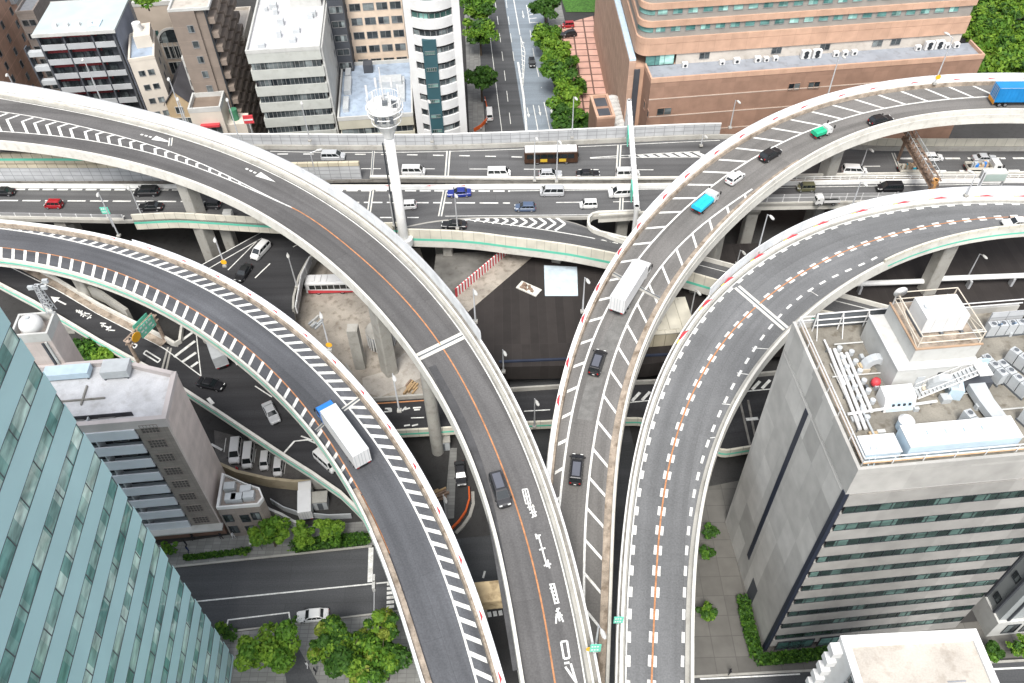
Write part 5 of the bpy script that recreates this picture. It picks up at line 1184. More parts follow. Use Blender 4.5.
t = rthing('screen_wall', 'grey panelled screen wall along the back right of the grey rooftop', 'screen', 985, 331); SW = RW - 1.2 - local(RB, onroof(985, 331)).x; mb = MB(); mb.box(0, .3, 0, SW, .45, 2.6); mb.build('panel', GREYPANEL, t); mb = MB(); [mb.tube((x, .3, 0), (x, -1.2, 2.4), .12, n=6) for x in (SW * .1, SW * .5, SW * .9)]; mb.build('brace', mat('blue_grey_steel', (.12, .17, .24), .5, .1), t)
# ================================================================== white building in the bottom right corner
h = 33.0
p0, p1 = at(841, 636, h), at(976, 629, h); ang = math.atan2(p1.y - p0.y, p1.x - p0.x); W2 = (p1 - p0).length; D2 = 16
b = empty('white_building', 'white building with stepped balcony fins and tan flat roof at the bottom right', 'building', p0 + V((math.sin(ang), -math.cos(ang), 0)) * D2 - V((0, 0, h)), ang)
part(b, 'wall', WHITEB, (0, 0, 0, W2, D2, h - .5)); part(b, 'roof', ROOFT, (.7, .5, h - .5, W2 - .7, D2 - 1.1, h - .3))
part(b, 'parapet', WHITEB, (-.05, D2 - 1.1, h - .49, W2 + .05, D2 + .05, h), (-.05, 0, h - .49, .7, D2 - 1.1, h), (W2 - .7, 0, h - .49, W2 + .05, D2 - 1.1, h))
for k in range(9):
    z = h - 1.9 - k * 2.3
    part(b, 'balcony_fin', WHITEB, (-1.0, D2 - 1.5, z, -.02, D2 - .3, z + 1.1)); part(b, 'balcony_fin', WHITEB, (-.6, D2 - 8, z, -.02, D2 - 6, z + 1.2))
    window(b, 'left', D2 - 4.2, z, .9, 1.8, (W2, D2), DARKG, FRAMEM)
    window(b, 'left', D2 - 9.5, z, .9, 1.8, (W2, D2), DARKG, FRAMEM)
mb = MB()
for x, y, l_ in ((3, 9, 2), (4.2, 8, 1.5), (9, 11, 1.8), (6, 5, 2)): mb.box(x, y, h - .3, x + l_, y + .12, h - .22)
mb.build('roof_pipe', ROOFG, b)
# ================================================================== grey finned building at the right edge
base = at(986, 634, 0); b = bld('finned_building', 'grey building with tall vertical fins and white base at the right picture edge', 'building', *base)
part(b, 'wall', mat('finned_wall', (.30, .32, .32), .7, .08), (0, 0, 4.5, 30, 22, 24)); part(b, 'base', OFFW, (-.3, -.4, 0, 30, 22, 4.48))
for k in range(9):
    y = 1 + k * 2.4; part(b, 'fin', DARKB, (-.35, y, 4.6, -.005, y + .3, 24)); 
    for z in (6, 12, 19): window(b, 'left', y + 1.3, z, 1.0, 1.4, (30, 22), DARKG, DFRAME)
for k in range(8): part(b, 'fin', DARKB, (1 + k * 2.6, -.3, 4.6, 1.3 + k * 2.6, -.005, 24)); window(b, 'front', 2.4 + k * 2.6, 1, 1.8, 2.5, (30, 22), DARKG, DFRAME, out=.41)
# ------------------------------------------------------------------ buildings behind the expressway
VV = V((math.cos(GRID), math.sin(GRID), 0)); UU = V((-math.sin(GRID), math.cos(GRID), 0))
def solve_len(P, d, axis, target, hi=90):
    lo = 0; f = lambda m: w2p(P + d * m)[axis]; up = f(hi) > f(0)
    for _ in range(50):
        m = (lo + hi) / 2
        if (f(m) < target) == up: lo = m
        else: hi = m
    return lo
def frontbox(name, label, cat, pxl, py, pxr, D, back=None, depth=None, rz=None):
    P = at_y(pxl, py, D); rz = GRID if rz is None else rz
    v = V((math.cos(rz), math.sin(rz), 0)); uu = V((-math.sin(rz), math.cos(rz), 0))
    w_ = solve_len(P, v, 0, pxr); d_ = depth or solve_len(P, uu, 1, back)
    b = empty(name, label, cat, (P.x, P.y, 0), rz); return b, w_, d_, P.z
def floors(b, w_, d_, h, n, fl, mt, gm, wfrac=.5, face=('front',), mull=6, recess=.25, name='spandrel'):
    """stacked storeys: spandrel bands round a recessed core with one window ribbon per storey and face"""
    part(b, 'core', DARKB, (recess + .1, recess + .1, 0, w_ - recess - .1, d_ - recess - .1, h - .6))
    mb = MB(); wh = fl * wfrac
    for k in range(n + 1):
        top = h - k * fl - (fl - wh if k < n else 0)
        hi = h - k * fl + (wh * 0 if k else 0); lo = hi - (fl - wh)
        if k == n: lo = 0
        if hi <= 0: break
        mb.box(0, 0, max(lo, 0), w_, d_, hi)
    mb.build(name, mt, b)
    for k in range(n):
        z = h - k * fl - fl + .02
        if z < .3: break
        for f in face:
            L_ = (w_ if f in ('front', 'back') else d_) - .8; mid = (w_ if f in ('front', 'back') else d_) / 2
            window(b, f, mid, z, L_, wh - .06, (w_, d_), gm, FRAMEM, mull, out=-recess, fr=.02)
def clutter(b, w_, d_, h, n, mt=None, seed=1):
    rr = random.Random(seed)
    for k in range(n):
        x, y = rr.uniform(1.5, w_ - 3), rr.uniform(1.5, d_ - 2.5); s_ = rr.uniform(.6, 1.6); part(b, 'roof_unit', mt or LGREY, (x, y, h + .02, x + s_, y + s_ * rr.uniform(.6, 1.6), h + rr.uniform(.5, 1.5)))
# white office (245..340)
b, w_, d_, h = frontbox('office_block', 'grey-white office block with ribbon windows and cluttered white roof behind the expressway', 'office block', 246, 54, 320, 156, back=-14)
floors(b, w_, d_, h, 8, 3.75, GREYW, DARKG, .42, ('front',), 15)
part(b, 'side_wall', OFFW, (w_ + .002, .5, 0, w_ + .4, d_, h + .1)); roof_slab(b, w_, d_, h, ROOFW, OFFW, .7); clutter(b, w_, d_, h, 16, seed=3)
part(b, 'roof_house', OFFW, (w_ * .5, d_ * .62, h + .02, w_ * .95, d_ * .98, h + 4.5))
for k in range(7): window(b, 'right', d_ * .55, h - 3 - k * 3.75, 1.0, 1.3, (w_, d_), DARKG, FRAMEM, out=.42)
# brown apartment tower
b, w_, d_, h = frontbox('apartment_tower', 'tall brown tiled apartment tower with notched balconies down its right side', 'tower', 168, 12, 209, 158, back=-40)
part(b, 'wall', BROWNW, (0, 0, 0, w_ * .62, d_, h - .05), (w_ * .62, .5, 0, w_ - 1.2, d_, h - .05)); roof_slab(b, w_, d_, h, ROOFT, OFFW, .5)
for k in range(11): window(b, 'front', w_ * .6 - 1.4, h - 4.4 - k * 3.3, 1.1, 1.4, (w_, d_), DARKG, FRAMEM)
for k in range(13):
    z = h - 3.2 - k * 3.0
    for m_ in range(max(2, int(d_ / 4.5))):
        y = .6 + m_ * 4.5
        if len([c for c in b.children if c.name.startswith('balcony')]) >= 96: break
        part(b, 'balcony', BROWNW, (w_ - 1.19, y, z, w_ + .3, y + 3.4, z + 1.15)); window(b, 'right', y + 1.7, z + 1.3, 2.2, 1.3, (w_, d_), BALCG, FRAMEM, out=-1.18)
part(b, 'downpipe', DFRAME, (w_ - 1.18, .1, 0, w_ - .95, .45, h - .1))
# small pale tower with a tank on top
b, w_, d_, h = frontbox('slim_tower', 'slim off-white tower with small windows and roof tank left of the brown tower', 'tower', 129, 62, 155, 158, back=36, rz=GRID + .18)
part(b, 'wall', CREAM, (0, 0, 0, w_, d_, h - .05)); roof_slab(b, w_, d_, h, ROOFB, CREAM, .6)
for k in range(6):
    for x in (.32, .68): window(b, 'front', w_ * x, h - 3.4 - k * 3.2, 1.1, 1.1, (w_, d_), DARKG, FRAMEM)
    window(b, 'right', d_ * .4, h - 3.6 - k * 3.2, 1.0, 1.2, (w_, d_), DARKG, FRAMEM); window(b, 'right', d_ * .7, h - 3.6 - k * 3.2, .8, 1.2, (w_, d_), DARKG, FRAMEM)
part(b, 'roof_house', CREAM, (w_ * .3, d_ * .45, h + .02, w_ * .95, d_ * .95, h + 2.6)); mb = MB(); mb.tube((w_ * .5, d_ * .7, h + 2.62), (w_ * .5, d_ * .7, h + 4.2), 1.0, .9, 14); mb.build('roof_tank', WHITEB, b)
# balcony apartment with maroon bands
b, w_, d_, h = frontbox('balcony_apartments', 'dark apartment house with maroon walls, grey balconies and pale metal roof', 'apartment house', 34, 34, 112, 160, back=3)
part(b, 'wall', DARKB, (0, 1.4, 0, w_, d_, h - .4), (0, 0, 0, .4, 1.4, h - .4), (w_ - .4, 0, 0, w_, 1.4, h - .4), (w_ * .33, 0, 0, w_ * .33 + .3, 1.4, h - .4), (w_ * .7, 0, 0, w_ * .7 + .3, 1.4, h - .4))
part(b, 'side_wall', mat('blue_grey_side', (.22, .24, .29), .7, .15), (w_ + .002, .8, 0, w_ + .25, d_ - .2, h - .5))
part(b, 'roof', mat('pale_metal_roof', (.40, .45, .45), .5, .08, .3), (-.4, -.3, h - .4, w_ + .5, d_ + .3, h)); part(b, 'roof_rim', OFFW, (-.5, -.5, h - .6, w_ + .6, -.31, h + .1), (-.5, d_ + .31, h - .6, w_ + .6, d_ + .5, h + .1))
for x in (.2, .35, .5, .66): part(b, 'roof_vent', WHITEB, (w_ * x, 2.2, h + .01, w_ * x + .8, 3.0, h + .6))
part(b, 'skylight', PBLUE, (w_ * .68, 1.4, h + .01, w_ * .82, 4.2, h + .25))
for k in range(8):
    z = h - 3.5 - k * 3.2
    if z < 0: break
    part(b, 'maroon_wall', MAROON, (.41, 1.2, z + 1.75, w_ * .74, 1.3, z + 2.85))
    part(b, 'balcony', mat('balcony_grey', (.36, .37, .38), .7, .1), (.41, -.15, z - .15, w_ * .33 - .01, .05, z + 1.05), (w_ * .33 + .31, -.15, z - .15, w_ * .7 - .01, .05, z + 1.05), (w_ * .7 + .31, -.15, z - .15, w_ - .41, .05, z + 1.05), (.41, .051, z - .15, w_ - .41, 1.29, z))
    for x in (.08, .2, .42, .56, .8): window(b, 'front', w_ * x, z + .2, 1.5, 1.5, (w_, d_), DARKG, DFRAME, 1, out=-1.27)
    part(b, 'stair_flight', LGREY, (-3.2, .2, z - 1.5, -.02, 1.4, z - .5))
mb = MB(); mb.box(-3.4, .1, 0, -3.1, 1.5, h - 3); mb.build('stair_post', DARKB, b)
# orange tiled block at the upper left edge
P = at_y(53, 82, 204); v_ = VV; b = bld('tiled_block', 'orange-brown tiled block with small dark windows in the upper left corner', 'building', *(P - VV * 30 - UU * 52 - V((0, 0, P.z))))
part(b, 'wall', ORANGEB, (0, 0, 0, 30, 52, 62))
for k in range(17):
    for y in (6, 13, 20, 27, 34, 41, 48):
        if k * 7 < 98: window(b, 'right', y, 2.2 + k * 3.4, 1.2, 1.7, (30, 52), DARKG, FRAMEM)
roof_slab(b, 30, 52, 62, ROOFG, ORANGEB)
part(b, 'corner_balconies', LGREY, *[(30.01, 49.5, 4 + k * 3.4, 31, 51.9, 5.1 + k * 3.4) for k in range(16)])
# beige building with the arched window and planted roof
b, w_, d_, h = frontbox('arched_building', 'beige building with a big arched window and planted roof behind the slim tower', 'building', 133, 7, 176, 186, back=-14)
part(b, 'wall', mat('beige_render', (.42, .36, .30), .75, .08), (0, 0, 0, w_, d_, h)); part(b, 'parapet', OFFW, (-.05, -.1, h + .002, w_ + .05, .5, h + 1), (-.05, .5, h + .002, .4, d_, h + 1))
mb = MB(); c_ = [(math.cos(PI * i / 14), math.sin(PI * i / 14)) for i in range(15)]
mb.face([V((w_ * .68 + x * 3.4, -.03, h - 9 + z * 3.2)) for x, z in c_], 0); mb.build('arched_window', DARKG, b)
mb = MB(); mb.loft([[V((w_ * .68 + x * r, y, h - 9 + z * r * .95)) for x, z in c_] for r, y in ((3.4, -.02), (3.4, -.2), (3.9, -.2), (3.9, -.02))], closed=False, caps=False); mb.build('arch_surround', OFFW, b)
part(b, 'window_mullions', OFFW, *[(w_ * .68 + x - .1, -.2, h - 13, w_ * .68 + x + .1, -.04, h - 9) for x in (-3, -1.8, -.6, .6, 1.8, 3)])
for k in range(3): window(b, 'front', w_ * .68, h - 13 - k * 4, 6, 3, (w_, d_), DARKG, OFFW, 5)
window(b, 'front', w_ * .22, h - 8.5, 3, 2.6, (w_, d_), GREENG, FRAMEM, 1)
arch_b = (b, w_, d_, h)
# little brown-roofed house
b, w_, d_, h = frontbox('gabled_house', 'little tan house with dark slate gable roof below the brown tower', 'house', 163, 96, 186, 158, depth=13)
h -= 2
part(b, 'wall', mat('tan_wall', (.42, .32, .20), .75, .1), (0, 0, 0, w_, d_, h)); mb = MB()
for q in ([(-.4, -.4, h), (w_ / 2, -.4, h + 3.2), (w_ / 2, d_ + .4, h + 3.2), (-.4, d_ + .4, h)], [(w_ / 2, -.4, h + 3.2), (w_ + .4, -.4, h), (w_ + .4, d_ + .4, h), (w_ / 2, d_ + .4, h + 3.2)], [(-.4, -.4, h - .25), (-.4, -.4, h), (-.4, d_ + .4, h), (-.4, d_ + .4, h - .25)]): mb.face(q, 0)
mb.build('roof', mat('dark_slate_roof', (.07, .068, .075), .7, .2), b); mb = MB(); mb.face([(0, -.01, h), (w_, -.01, h), (w_ / 2, -.01, h + 2.9)], 0); mb.build('gable', mat('tan_wall', (.42, .32, .20)), b)
for x, z in ((.5, h - 2.3), (.3, h - 5), (.7, h - 5)): window(b, 'front', w_ * x, z, 1.5, 1.5, (w_, d_), DARKG, OFFW, 1)
# white neighbour and small beige house with red sign band
b, w_, d_, h = frontbox('narrow_house', 'narrow white house squeezed between gabled house and brown tower', 'house', 182, 60, 190, 163, depth=10)
part(b, 'wall', OFFW, (0, 0, 0, w_, d_, h)); roof_slab(b, w_, d_, h, ROOFG, OFFW, .5)
for k in range(5): window(b, 'front', w_ * .55, h - 3 - k * 3, 1.2, 1.3, (w_, d_), DARKG, FRAMEM); window(b, 'right', 3, h - 3 - k * 3, 1.2, 1.3, (w_, d_), DARKG, FRAMEM)
b, w_, d_, h = frontbox('low_house', 'low cream house with roof terrace and red awning below the brown tower', 'house', 189, 113, 221, 152, back=97)
part(b, 'wall', CREAM, (0, 0, 0, w_, d_, h)); roof_slab(b, w_, d_, h, mat('brown_terrace', (.18, .14, .11), .85, .2), OFFW, 1.0)
part(b, 'awning', REDP, (w_ * .25, -.9, h - 3.2, w_ * .85, -.02, h - 2.7)); [window(b, 'front', w_ * x, h - 5.4, 2, 1.8, (w_, d_), DARKG, FRAMEM, 1) for x in (.3, .7)]
part(b, 'side_shed', CREAM, (w_ + .01, 1, 0, w_ + 4, d_ - 1, h - 4)); mb = MB(); mb.tube((w_ + 1.6, 3, h - 4), (w_ + 1.6, 3, h - 1.6), .8, n=12); mb.build('green_tank', mat('green_tank', (.05, .18, .10), .5, .1), b)
t = empty('sign', 'small red and white round-topped shop sign standing beside the brown tower', 'sign', at_y(248, 118, 150) - V((0, 0, 0)), GRID); hh = t.location.z; t.location.z = 0
mb = MB(); mb.box(-1.0, -.15, hh - 1.2, 1.0, .15, hh + .6); mb.build('panel', REDP, t); mb = MB(); mb.box(-.9, -.2, hh - .5, .9, -.16, hh - .15); mb.build('band', WHITEB, t); mb = MB(); mb.tube((0, 0, 0), (0, 0, hh - 1.2), .12, n=8); mb.build('post', STEEL, t)
# low building with blue-grey roof
b, w_, d_, h = frontbox('low_office', 'low office with puddled blue-grey roof and rooftop units behind the tall white mast', 'office', 338, 121, 413, 156, back=66)
floors(b, w_, d_, h - .1, 4, 3.6, mat('cream_stucco', (.44, .42, .34), .75, .08), DARKG, .42, ('front',), 12); roof_slab(b, w_, d_, h, ROOFB, OFFW, .8)
for x, y, s1, s2, z in ((1, 3, 1.2, 5, 1), (1, 10, 1.5, 6, 1.2), (1, 17, 1.2, 3, 1), (w_ * .32, d_ - 4, 2, 2.4, 2), (w_ * .55, d_ * .5, 5, 3, 1.8), (w_ - 3.2, d_ * .25, 1.6, 9, .9), (w_ * .8, d_ * .55, 1.6, 2, 1.2)): part(b, 'roof_unit', LGREY if z < 1.9 else DARKB, (x, y, h + .02, x + s1, y + s2, h + z))
# beige hotel with square windows
P = at_y(345, 68, 181); Wd = solve_len(P, VV, 0, 409); b = bld('hotel', 'beige hotel block with regular rows of square dark windows', 'hotel', *(P - V((0, 0, P.z)))); h = 44
part(b, 'wall', BEIGEW, (0, 0, 0, Wd, 18, h)); part(b, 'side_wall', DARKB, (-7, 1.5, 0, -.01, 16, h - 2)); roof_slab(b, Wd, 18, h, ROOFG, BEIGEW)
for k in range(10):
    for m_ in range(5): window(b, 'front', Wd * (.1 + .2 * m_), h - 3.4 - k * 3.35, 2.3, 1.55, (Wd, 18), DARKG, FRAMEM, 1)
# white building with bowed front
P = at_y(417, 128, 156); Wd = solve_len(P, VV, 0, 467); b = bld('bowed_office', 'white office with bowed ribbon-window front and dark teal lift strip', 'office', *(P - V((0, 0, P.z)))); h = 47; d_ = 20
def arc(r0, x0, x1, bow, n=14): return [(x0 + (x1 - x0) * i / n, -bow * (1 - (2 * i / n - 1) ** 2) + r0) for i in range(n + 1)]
A1, A2 = Wd * .13, Wd * .86
part(b, 'wall', WHITEB, (0, 0, 0, A1, d_, h), (A2, 0, 0, Wd, d_, h)); mb = MB()
nf = 13; fl = h / nf
for k in range(nf + 1):
    z0 = k * fl; poly = arc(.0, A1, A2, 1.5) + [(A2, d_ - 1), (A1, d_ - 1)]; mb.prism(poly, max(0, z0 - .2), min(h, z0 + fl * .5))
mb.build('floor_band', WHITEB, b)
for k in range(nf):
    z0 = k * fl + fl * .5 + .02; g = MB(); a_ = arc(.35, A1 + .1, A2 - .1, 1.4); 
    for i in range(14): g.face([(a_[i][0], a_[i][1], z0), (a_[i + 1][0], a_[i + 1][1], z0), (a_[i + 1][0], a_[i + 1][1], z0 + fl * .3 - .05), (a_[i][0], a_[i][1], z0 + fl * .3 - .05)], 0)
    o = g.build('window', GREENG if k > 9 else DARKG, b)
    g = MB(); [g.box(a_[i][0] - .06, a_[i][1] - .1, z0, a_[i][0] + .06, a_[i][1] + .05, z0 + fl * .3 - .05) for i in range(0, 15, 2)]; g.build('mullion', FRAMEM, o)
x0, x1 = A1 + (A2 - A1) * .2, A1 + (A2 - A1) * .55
part(b, 'lift_strip', mat('dark_teal_panel', (.035, .085, .10), .4, .1), (x0, -1.75, 0, x1, .5, fl * 9.4))
for k in range(9): window(b, 'front', (x0 + x1) / 2, k * fl + fl * .55, (x1 - x0) * .72, .7, (Wd, d_), GREENG, FRAMEM, 4, out=1.76, fr=.03)
part(b, 'roof', ROOFG, (.2, .2, h, Wd - .2, d_ - .2, h + .3))
# ================================================================== salmon hotel
HA = at_y(637, 57, 160.0); zH = HA.z; p2 = at(965, 33.5, zH); hrz = math.atan2(p2.y - HA.y, p2.x - HA.x)
b = empty('hotel', 'huge salmon-brick hotel with rounded corner, ribbon floors and brown podium', 'hotel', (HA.x, HA.y, 0), hrz)
hW = (p2 - HA).length; hD = 60; zT = local(b, at(651, 82, 0))
zt = 23.8; pf = local(b, at(651, 82, zt)); pb = local(b, at(973, 54, zt)); py_ = min(pf.y, -4.0)
NF = 9; FL = 3.7
SL = math.tan(hrz - math.radians(1.2)) * 1.0
def rounded(off=0, r=2.6):
    q = [(off + r - r * math.cos(PI / 2 * i / 6), off + r - r * math.sin(PI / 2 * i / 6)) for i in range(7)]
    return q + [(hW - off, off), (hW - off, hD - off), (off + SL * hD, hD - off)]
mb = MB(); mb.prism(rounded(.35), zH, zH + NF * FL); mb.build('core', mat('hotel_core', (.27, .25, .225), .7, .1), b)
mb = MB()
for k in range(NF + 1):
    z0 = zH + k * FL - (1.2 if k else 0); mb.prism(rounded(0), z0, z0 + (1.2 if k == 0 else 0) + 1.25)
mb.build('brick_band', SALMON, b)
for k in range(4):
    z0 = zH + k * FL + 1.32
    for m_ in range(21):
        x = 4.4 + m_ * (hW - 7) / 20.6
        window(b, 'front', x, z0, 1.9, 1.2, (hW, hD), HOTELG, FRAMEM, 0, out=-.33)
    g = MB(); q = rounded(.25)[:7]; [g.face([(q[i][0], q[i][1], z0), (q[i + 1][0], q[i + 1][1], z0), (q[i + 1][0], q[i + 1][1], z0 + 1.2), (q[i][0], q[i][1], z0 + 1.2)], 0) for i in range(6)]; g.build('corner_window', HOTELG, b)
mb = MB(); mb.prism([(.05, .4), (hW - .2, .4), (hW - .2, hD), (.05 + SL * hD, hD)], 0, zt); mb.build('base_block', SALMON, b)
mb = MB(); mb.prism([(-1.35, .5), (.04, .5), (.04 + SL * hD, hD), (-1.35 + SL * hD, hD)], 0, zH - 1.2); mb.build('left_wall', SALMONL, b)
mb = MB(); mb.prism([(-1.3, .6), (.03, .6), (.03 + SL * hD, hD), (-1.3 + SL * hD, hD)], zH - 1.19, zH - .8); mb.build('left_ledge', PBLUE, b)
part(b, 'podium', SALMOND, (pf.x, py_, 0, pb.x + 1.5, .39, zt - .01)); part(b, 'terrace', mat('terrace_grey', (.25, .27, .30), .8, .12, .3, stain=.25), (pf.x + .35, py_ + .4, zt - .009, pb.x + 1.2, .39, zt + .03))
part(b, 'podium_coping', SALMON, (pf.x - .05, py_ - .08, zt - .3, pb.x + 1.55, py_ + .35, zt + .75), (pf.x - .05, py_ + .35, zt - .3, pf.x + .3, .38, zt + .75), (pb.x + 1.2, py_ + .35, zt - .3, pb.x + 1.55, .38, zt + .75))
part(b, 'terrace_wall', mat('pale_plaster', (.50, .46, .41), .75, .1, stain=.2), (8.5, .3, zt + .04, hW - .3, .6, zH - .01)); 
window(b, 'front', 5, zt + .2, 6, 3.0, (hW, hD), HOTELG, DFRAME, 2, out=-.3)
part(b, 'notch', DARKB, (-.2, .02, 0, 1.0, .38, zH - 3)); part(b, 'string_course', mat('pale_brick_course', (.52, .42, .35), .7, .1), *[(pf.x - .02, py_ - .06, z, pb.x + 1.52, py_ - .003, z + .22) for z in (zt - 4.2, zt - 8.4, zt - 12.6)])
for x, z, w2 in ((5.5, zt - 8, 3), (6, zt - 13, 3.4), (pb.x * .46, zt - 4.4, 2.4), (pb.x * .52, zt - 4.4, 2.4), (pb.x * .94, zt - 5, 3), (pb.x * .99, zt - 5, 3)):
    window(b, 'front', x, z, w2, 1.6, (hW, hD), DARKG, SALMOND, 1, out=-py_ + .02)
for y in (3, 6.5): window(b, 'left', -y + 0, zt - 8, 1.2, 1.8, (hW, hD), DARKG, SALMOND, out=-pf.x + .02)
for x in (14.5, 30, 40.5, 52, 56): window(b, 'front', x, zt + .9, 2.0, 1.3, (hW, hD), DARKG, FRAMEM, 1, out=-.28)
roof_slab(b, hW, hD, zH + NF * FL + .06, ROOFG, SALMON)
HR = Matrix.Rotation(hrz, 3, 'Z')
for k, (x, s_) in enumerate(((9.5, .9), (17.5, .8), (20.5, 1.0), (25, 1.0), (27, .8), (29, .8), (35, 1.5), (37.4, 1.5), (42, .9), (44, .9), (46, .9), (60, .9), (62, 1.5), (64.2, 1.5), (66.5, .9), (68.5, .9), (70.3, .9))):
    if x > hW - 2: continue
    lab = ['first', 'second', 'third', 'fourth', 'fifth', 'sixth', 'seventh', 'eighth', 'ninth', 'tenth', 'eleventh', 'twelfth', 'thirteenth', 'fourteenth', 'fifteenth', 'sixteenth', 'seventeenth'][k]
    t = empty('air_conditioner', f'{"tall twin-fan" if s_ > 1 else "small"} white condenser, {lab} from the rounded corner on the hotel terrace', 'air conditioner', b.location + HR @ V((x, -1.6, zt + .03)), hrz, 'condensers on the hotel terrace')
    mb = MB(); mb.box(0, 0, .1, 1.3 * s_, .9, 1.25 * s_); mb.build('cabinet', WHITEB, t); mb = MB(); [mb.tube((.65 * s_, -.005, z * s_), (.65 * s_, -.05, z * s_), .42 * s_ * .8, n=12) for z in ((.45, .95) if s_ > 1 else (.65,))]; mb.build('fan', DFRAME, t)
# entrance block of the hotel by the street: small brown tower and white barrel canopy
P = at_y(596.5, 126, 157); t = empty('entrance_lodge', 'small brown brick lodge with two roof openings beside the terracotta paving', 'lodge', (P.x, P.y, 0), hrz); h = 13.5
part(t, 'wall', SALMOND, (0, 0, 0, 4.0, 9, h)); part(t, 'roof_opening', DARKB, (.7, .9, h + .002, 3.3, 4, h + .06), (.7, 5, h + .002, 3.3, 8.2, h + .06)); part(t, 'parapet', SALMON, (-.05, -.05, h + .001, 4.05, .5, h + .5), (-.05, 8.6, h + .001, 4.05, 9.05, h + .5), (-.05, .5, h + .001, .5, 8.6, h + .5), (3.5, .5, h + .001, 4.05, 8.6, h + .5))
t = empty('barrel_canopy', 'white ribbed barrel canopy between the brown lodge and the hotel wall', 'canopy', (P.x, P.y, 0), hrz)
mb = MB(); mb.loft([[V((6.1 + math.cos(a_) * 1.9 * k, y, h - 4.5 + math.sin(a_) * 1.7 * k)) for a_ in [PI * i / 10 for i in range(11)]] for y, k in [(j * .55, 1 if j % 3 else 1.12) for j in range(26)]], closed=False, caps=False); mb.build('canopy', OFFW, t); mb = MB(); [mb.tube((x, y, 0), (x, y, h - 4.5), .1, n=6) for x in (4.3, 7.9) for y in (.5, 7, 13)]; mb.build('post', STEEL, t)
# filler buildings hidden in the gaps
for nm, lab, x0, y0, x1, D, bk, mt, rf in (('dark_building', 'dark grey building in the gap between white office and beige hotel', 326, 0, 342, 176, -25, DARKB, ROOFG),
        ('tall_block', 'pale low block with flat roof between brown tower and white office', 222, 40, 244, 178, 10, CREAM, ROOFT), ('apartment_house', 'brownish grey house at the top edge behind the maroon-banded apartments', 16, 14, 34, 190, -8, TAUPED, ROOFG)):
    b, w_, d_, h = frontbox(nm, lab, 'building', x0, y0, x1, D, back=bk); part(b, 'wall', mt, (0, 0, 0, w_, d_, h)); roof_slab(b, w_, d_, h, rf, mt, .6)
    for k in range(7):
        for x in (.3, .7): window(b, 'front', w_ * x, h - 3 - k * 3.3, 1.3, 1.4, (w_, d_), DARKG, FRAMEM)
P = at_y(1012, 22, 235); b = empty('house', 'grey-roofed house among the trees at the upper right edge', 'house', (P.x - 3, P.y, 0), GRID + .3)
part(b, 'wall', CREAM, (0, 0, 0, 16, 12, P.z)); mb = MB()
for q in ([(-.6, -.6, P.z), (16.6, -.6, P.z), (16.6, 6, P.z + 3), (-.6, 6, P.z + 3)], [(-.6, 6, P.z + 3), (16.6, 6, P.z + 3), (16.6, 12.6, P.z), (-.6, 12.6, P.z)]): mb.face(q, 0)
mb.build('roof', mat('grey_tile_roof', (.24, .26, .29), .6, .1), b)
for x in (3, 8, 13): window(b, 'front', x, P.z - 2.6, 2, 1.6, (16, 12), DARKG, FRAMEM, 1)
# ------------------------------------------------------------------ vehicles (front is +x, wheels on z = 0)
def paint(name, col, rough=.3):
    m = mat('paint_' + name, col, rough, .03, .5, .5); return m
PAINT = {k: paint(k, c) for k, c in dict(white=(.62, .62, .61), black=(.012, .012, .014), silver=(.38, .39, .40), red=(.30, .012, .018), blue=(.015, .03, .20), slate=(.07, .10, .16), olive=(.10, .10, .055), grey=(.13, .135, .14), charcoal=(.03, .03, .033), cream=(.55, .52, .45)).items()}
BASEP = PAINT['white']
CGLASS = mat('car_glass', (.012, .016, .018), .08, .1, .5, .7); TYRE = mat('tyre_rubber', (.012, .012, .012), .85, .1); RIM = mat('wheel_rim', (.35, .35, .36), .35, .1, metal=.6)
LAMPW = mat('headlight_lens', (.65, .66, .64), .15, .05); LAMPR = mat('taillight_lens', (.35, .01, .01), .2, .05); PLATE = mat('number_plate', (.6, .6, .58), .5, .02); PLAST = mat('black_plastic', (.018, .018, .018), .6, .1)
def ring_(x, hw, zb, zt, c=.1):
    return [V((x, y, z)) for y, z in ((-hw, zb + c), (-hw + c, zb), (hw - c, zb), (hw, zb + c), (hw, zt - c * 1.2), (hw - c * 1.3, zt), (-hw + c * 1.3, zt), (-hw, zt - c * 1.2))]
def wheels(t, xs, hw, r=.32, w=.22):
    for x in xs:
        for s in (-1, 1):
            mb = MB(); mb.tube((x, s * (hw - w), r), (x, s * (hw + .01), r), r, n=16); o = mb.build('wheel', TYRE, t)
            mb = MB(); mb.tube((x, s * (hw + .011), r), (x, s * (hw + .025), r), r * .62, n=12); mb.build('rim', RIM, o)
def lights(t, L, hw, zf, zr, w=.38, h=.14):
    for s in (-1, 1):
        y0, y1 = sorted((s * (hw - .1), s * (hw - .1 - w)))
        mb = MB(); mb.box(L / 2 - .22, y0, zf, L / 2 - .02, y1, zf + h); mb.build('headlight', LAMPW, t)
        mb = MB(); mb.box(-L / 2 - .012, y0 + (0 if s < 0 else w * .4), zr, -L / 2 + .15, y1 - (w * .4 if s < 0 else 0), zr + h * 1.7); mb.build('taillight', LAMPR, t)
    mb = MB(); mb.box(-L / 2 - .015, -.18, zr - .25, -L / 2 + .1, .18, zr - .08); mb.build('number_plate', PLATE, t)
def quad4(a, b_, c, d, u0, u1, v0, v1, off):
    f = lambda u_, v_: (a.lerp(b_, u_)).lerp(d.lerp(c, u_), v_)
    n = (b_ - a).cross(d - a).normalized() * off
    return [f(u0, v0) + n, f(u1, v0) + n, f(u1, v1) + n, f(u0, v1) + n]
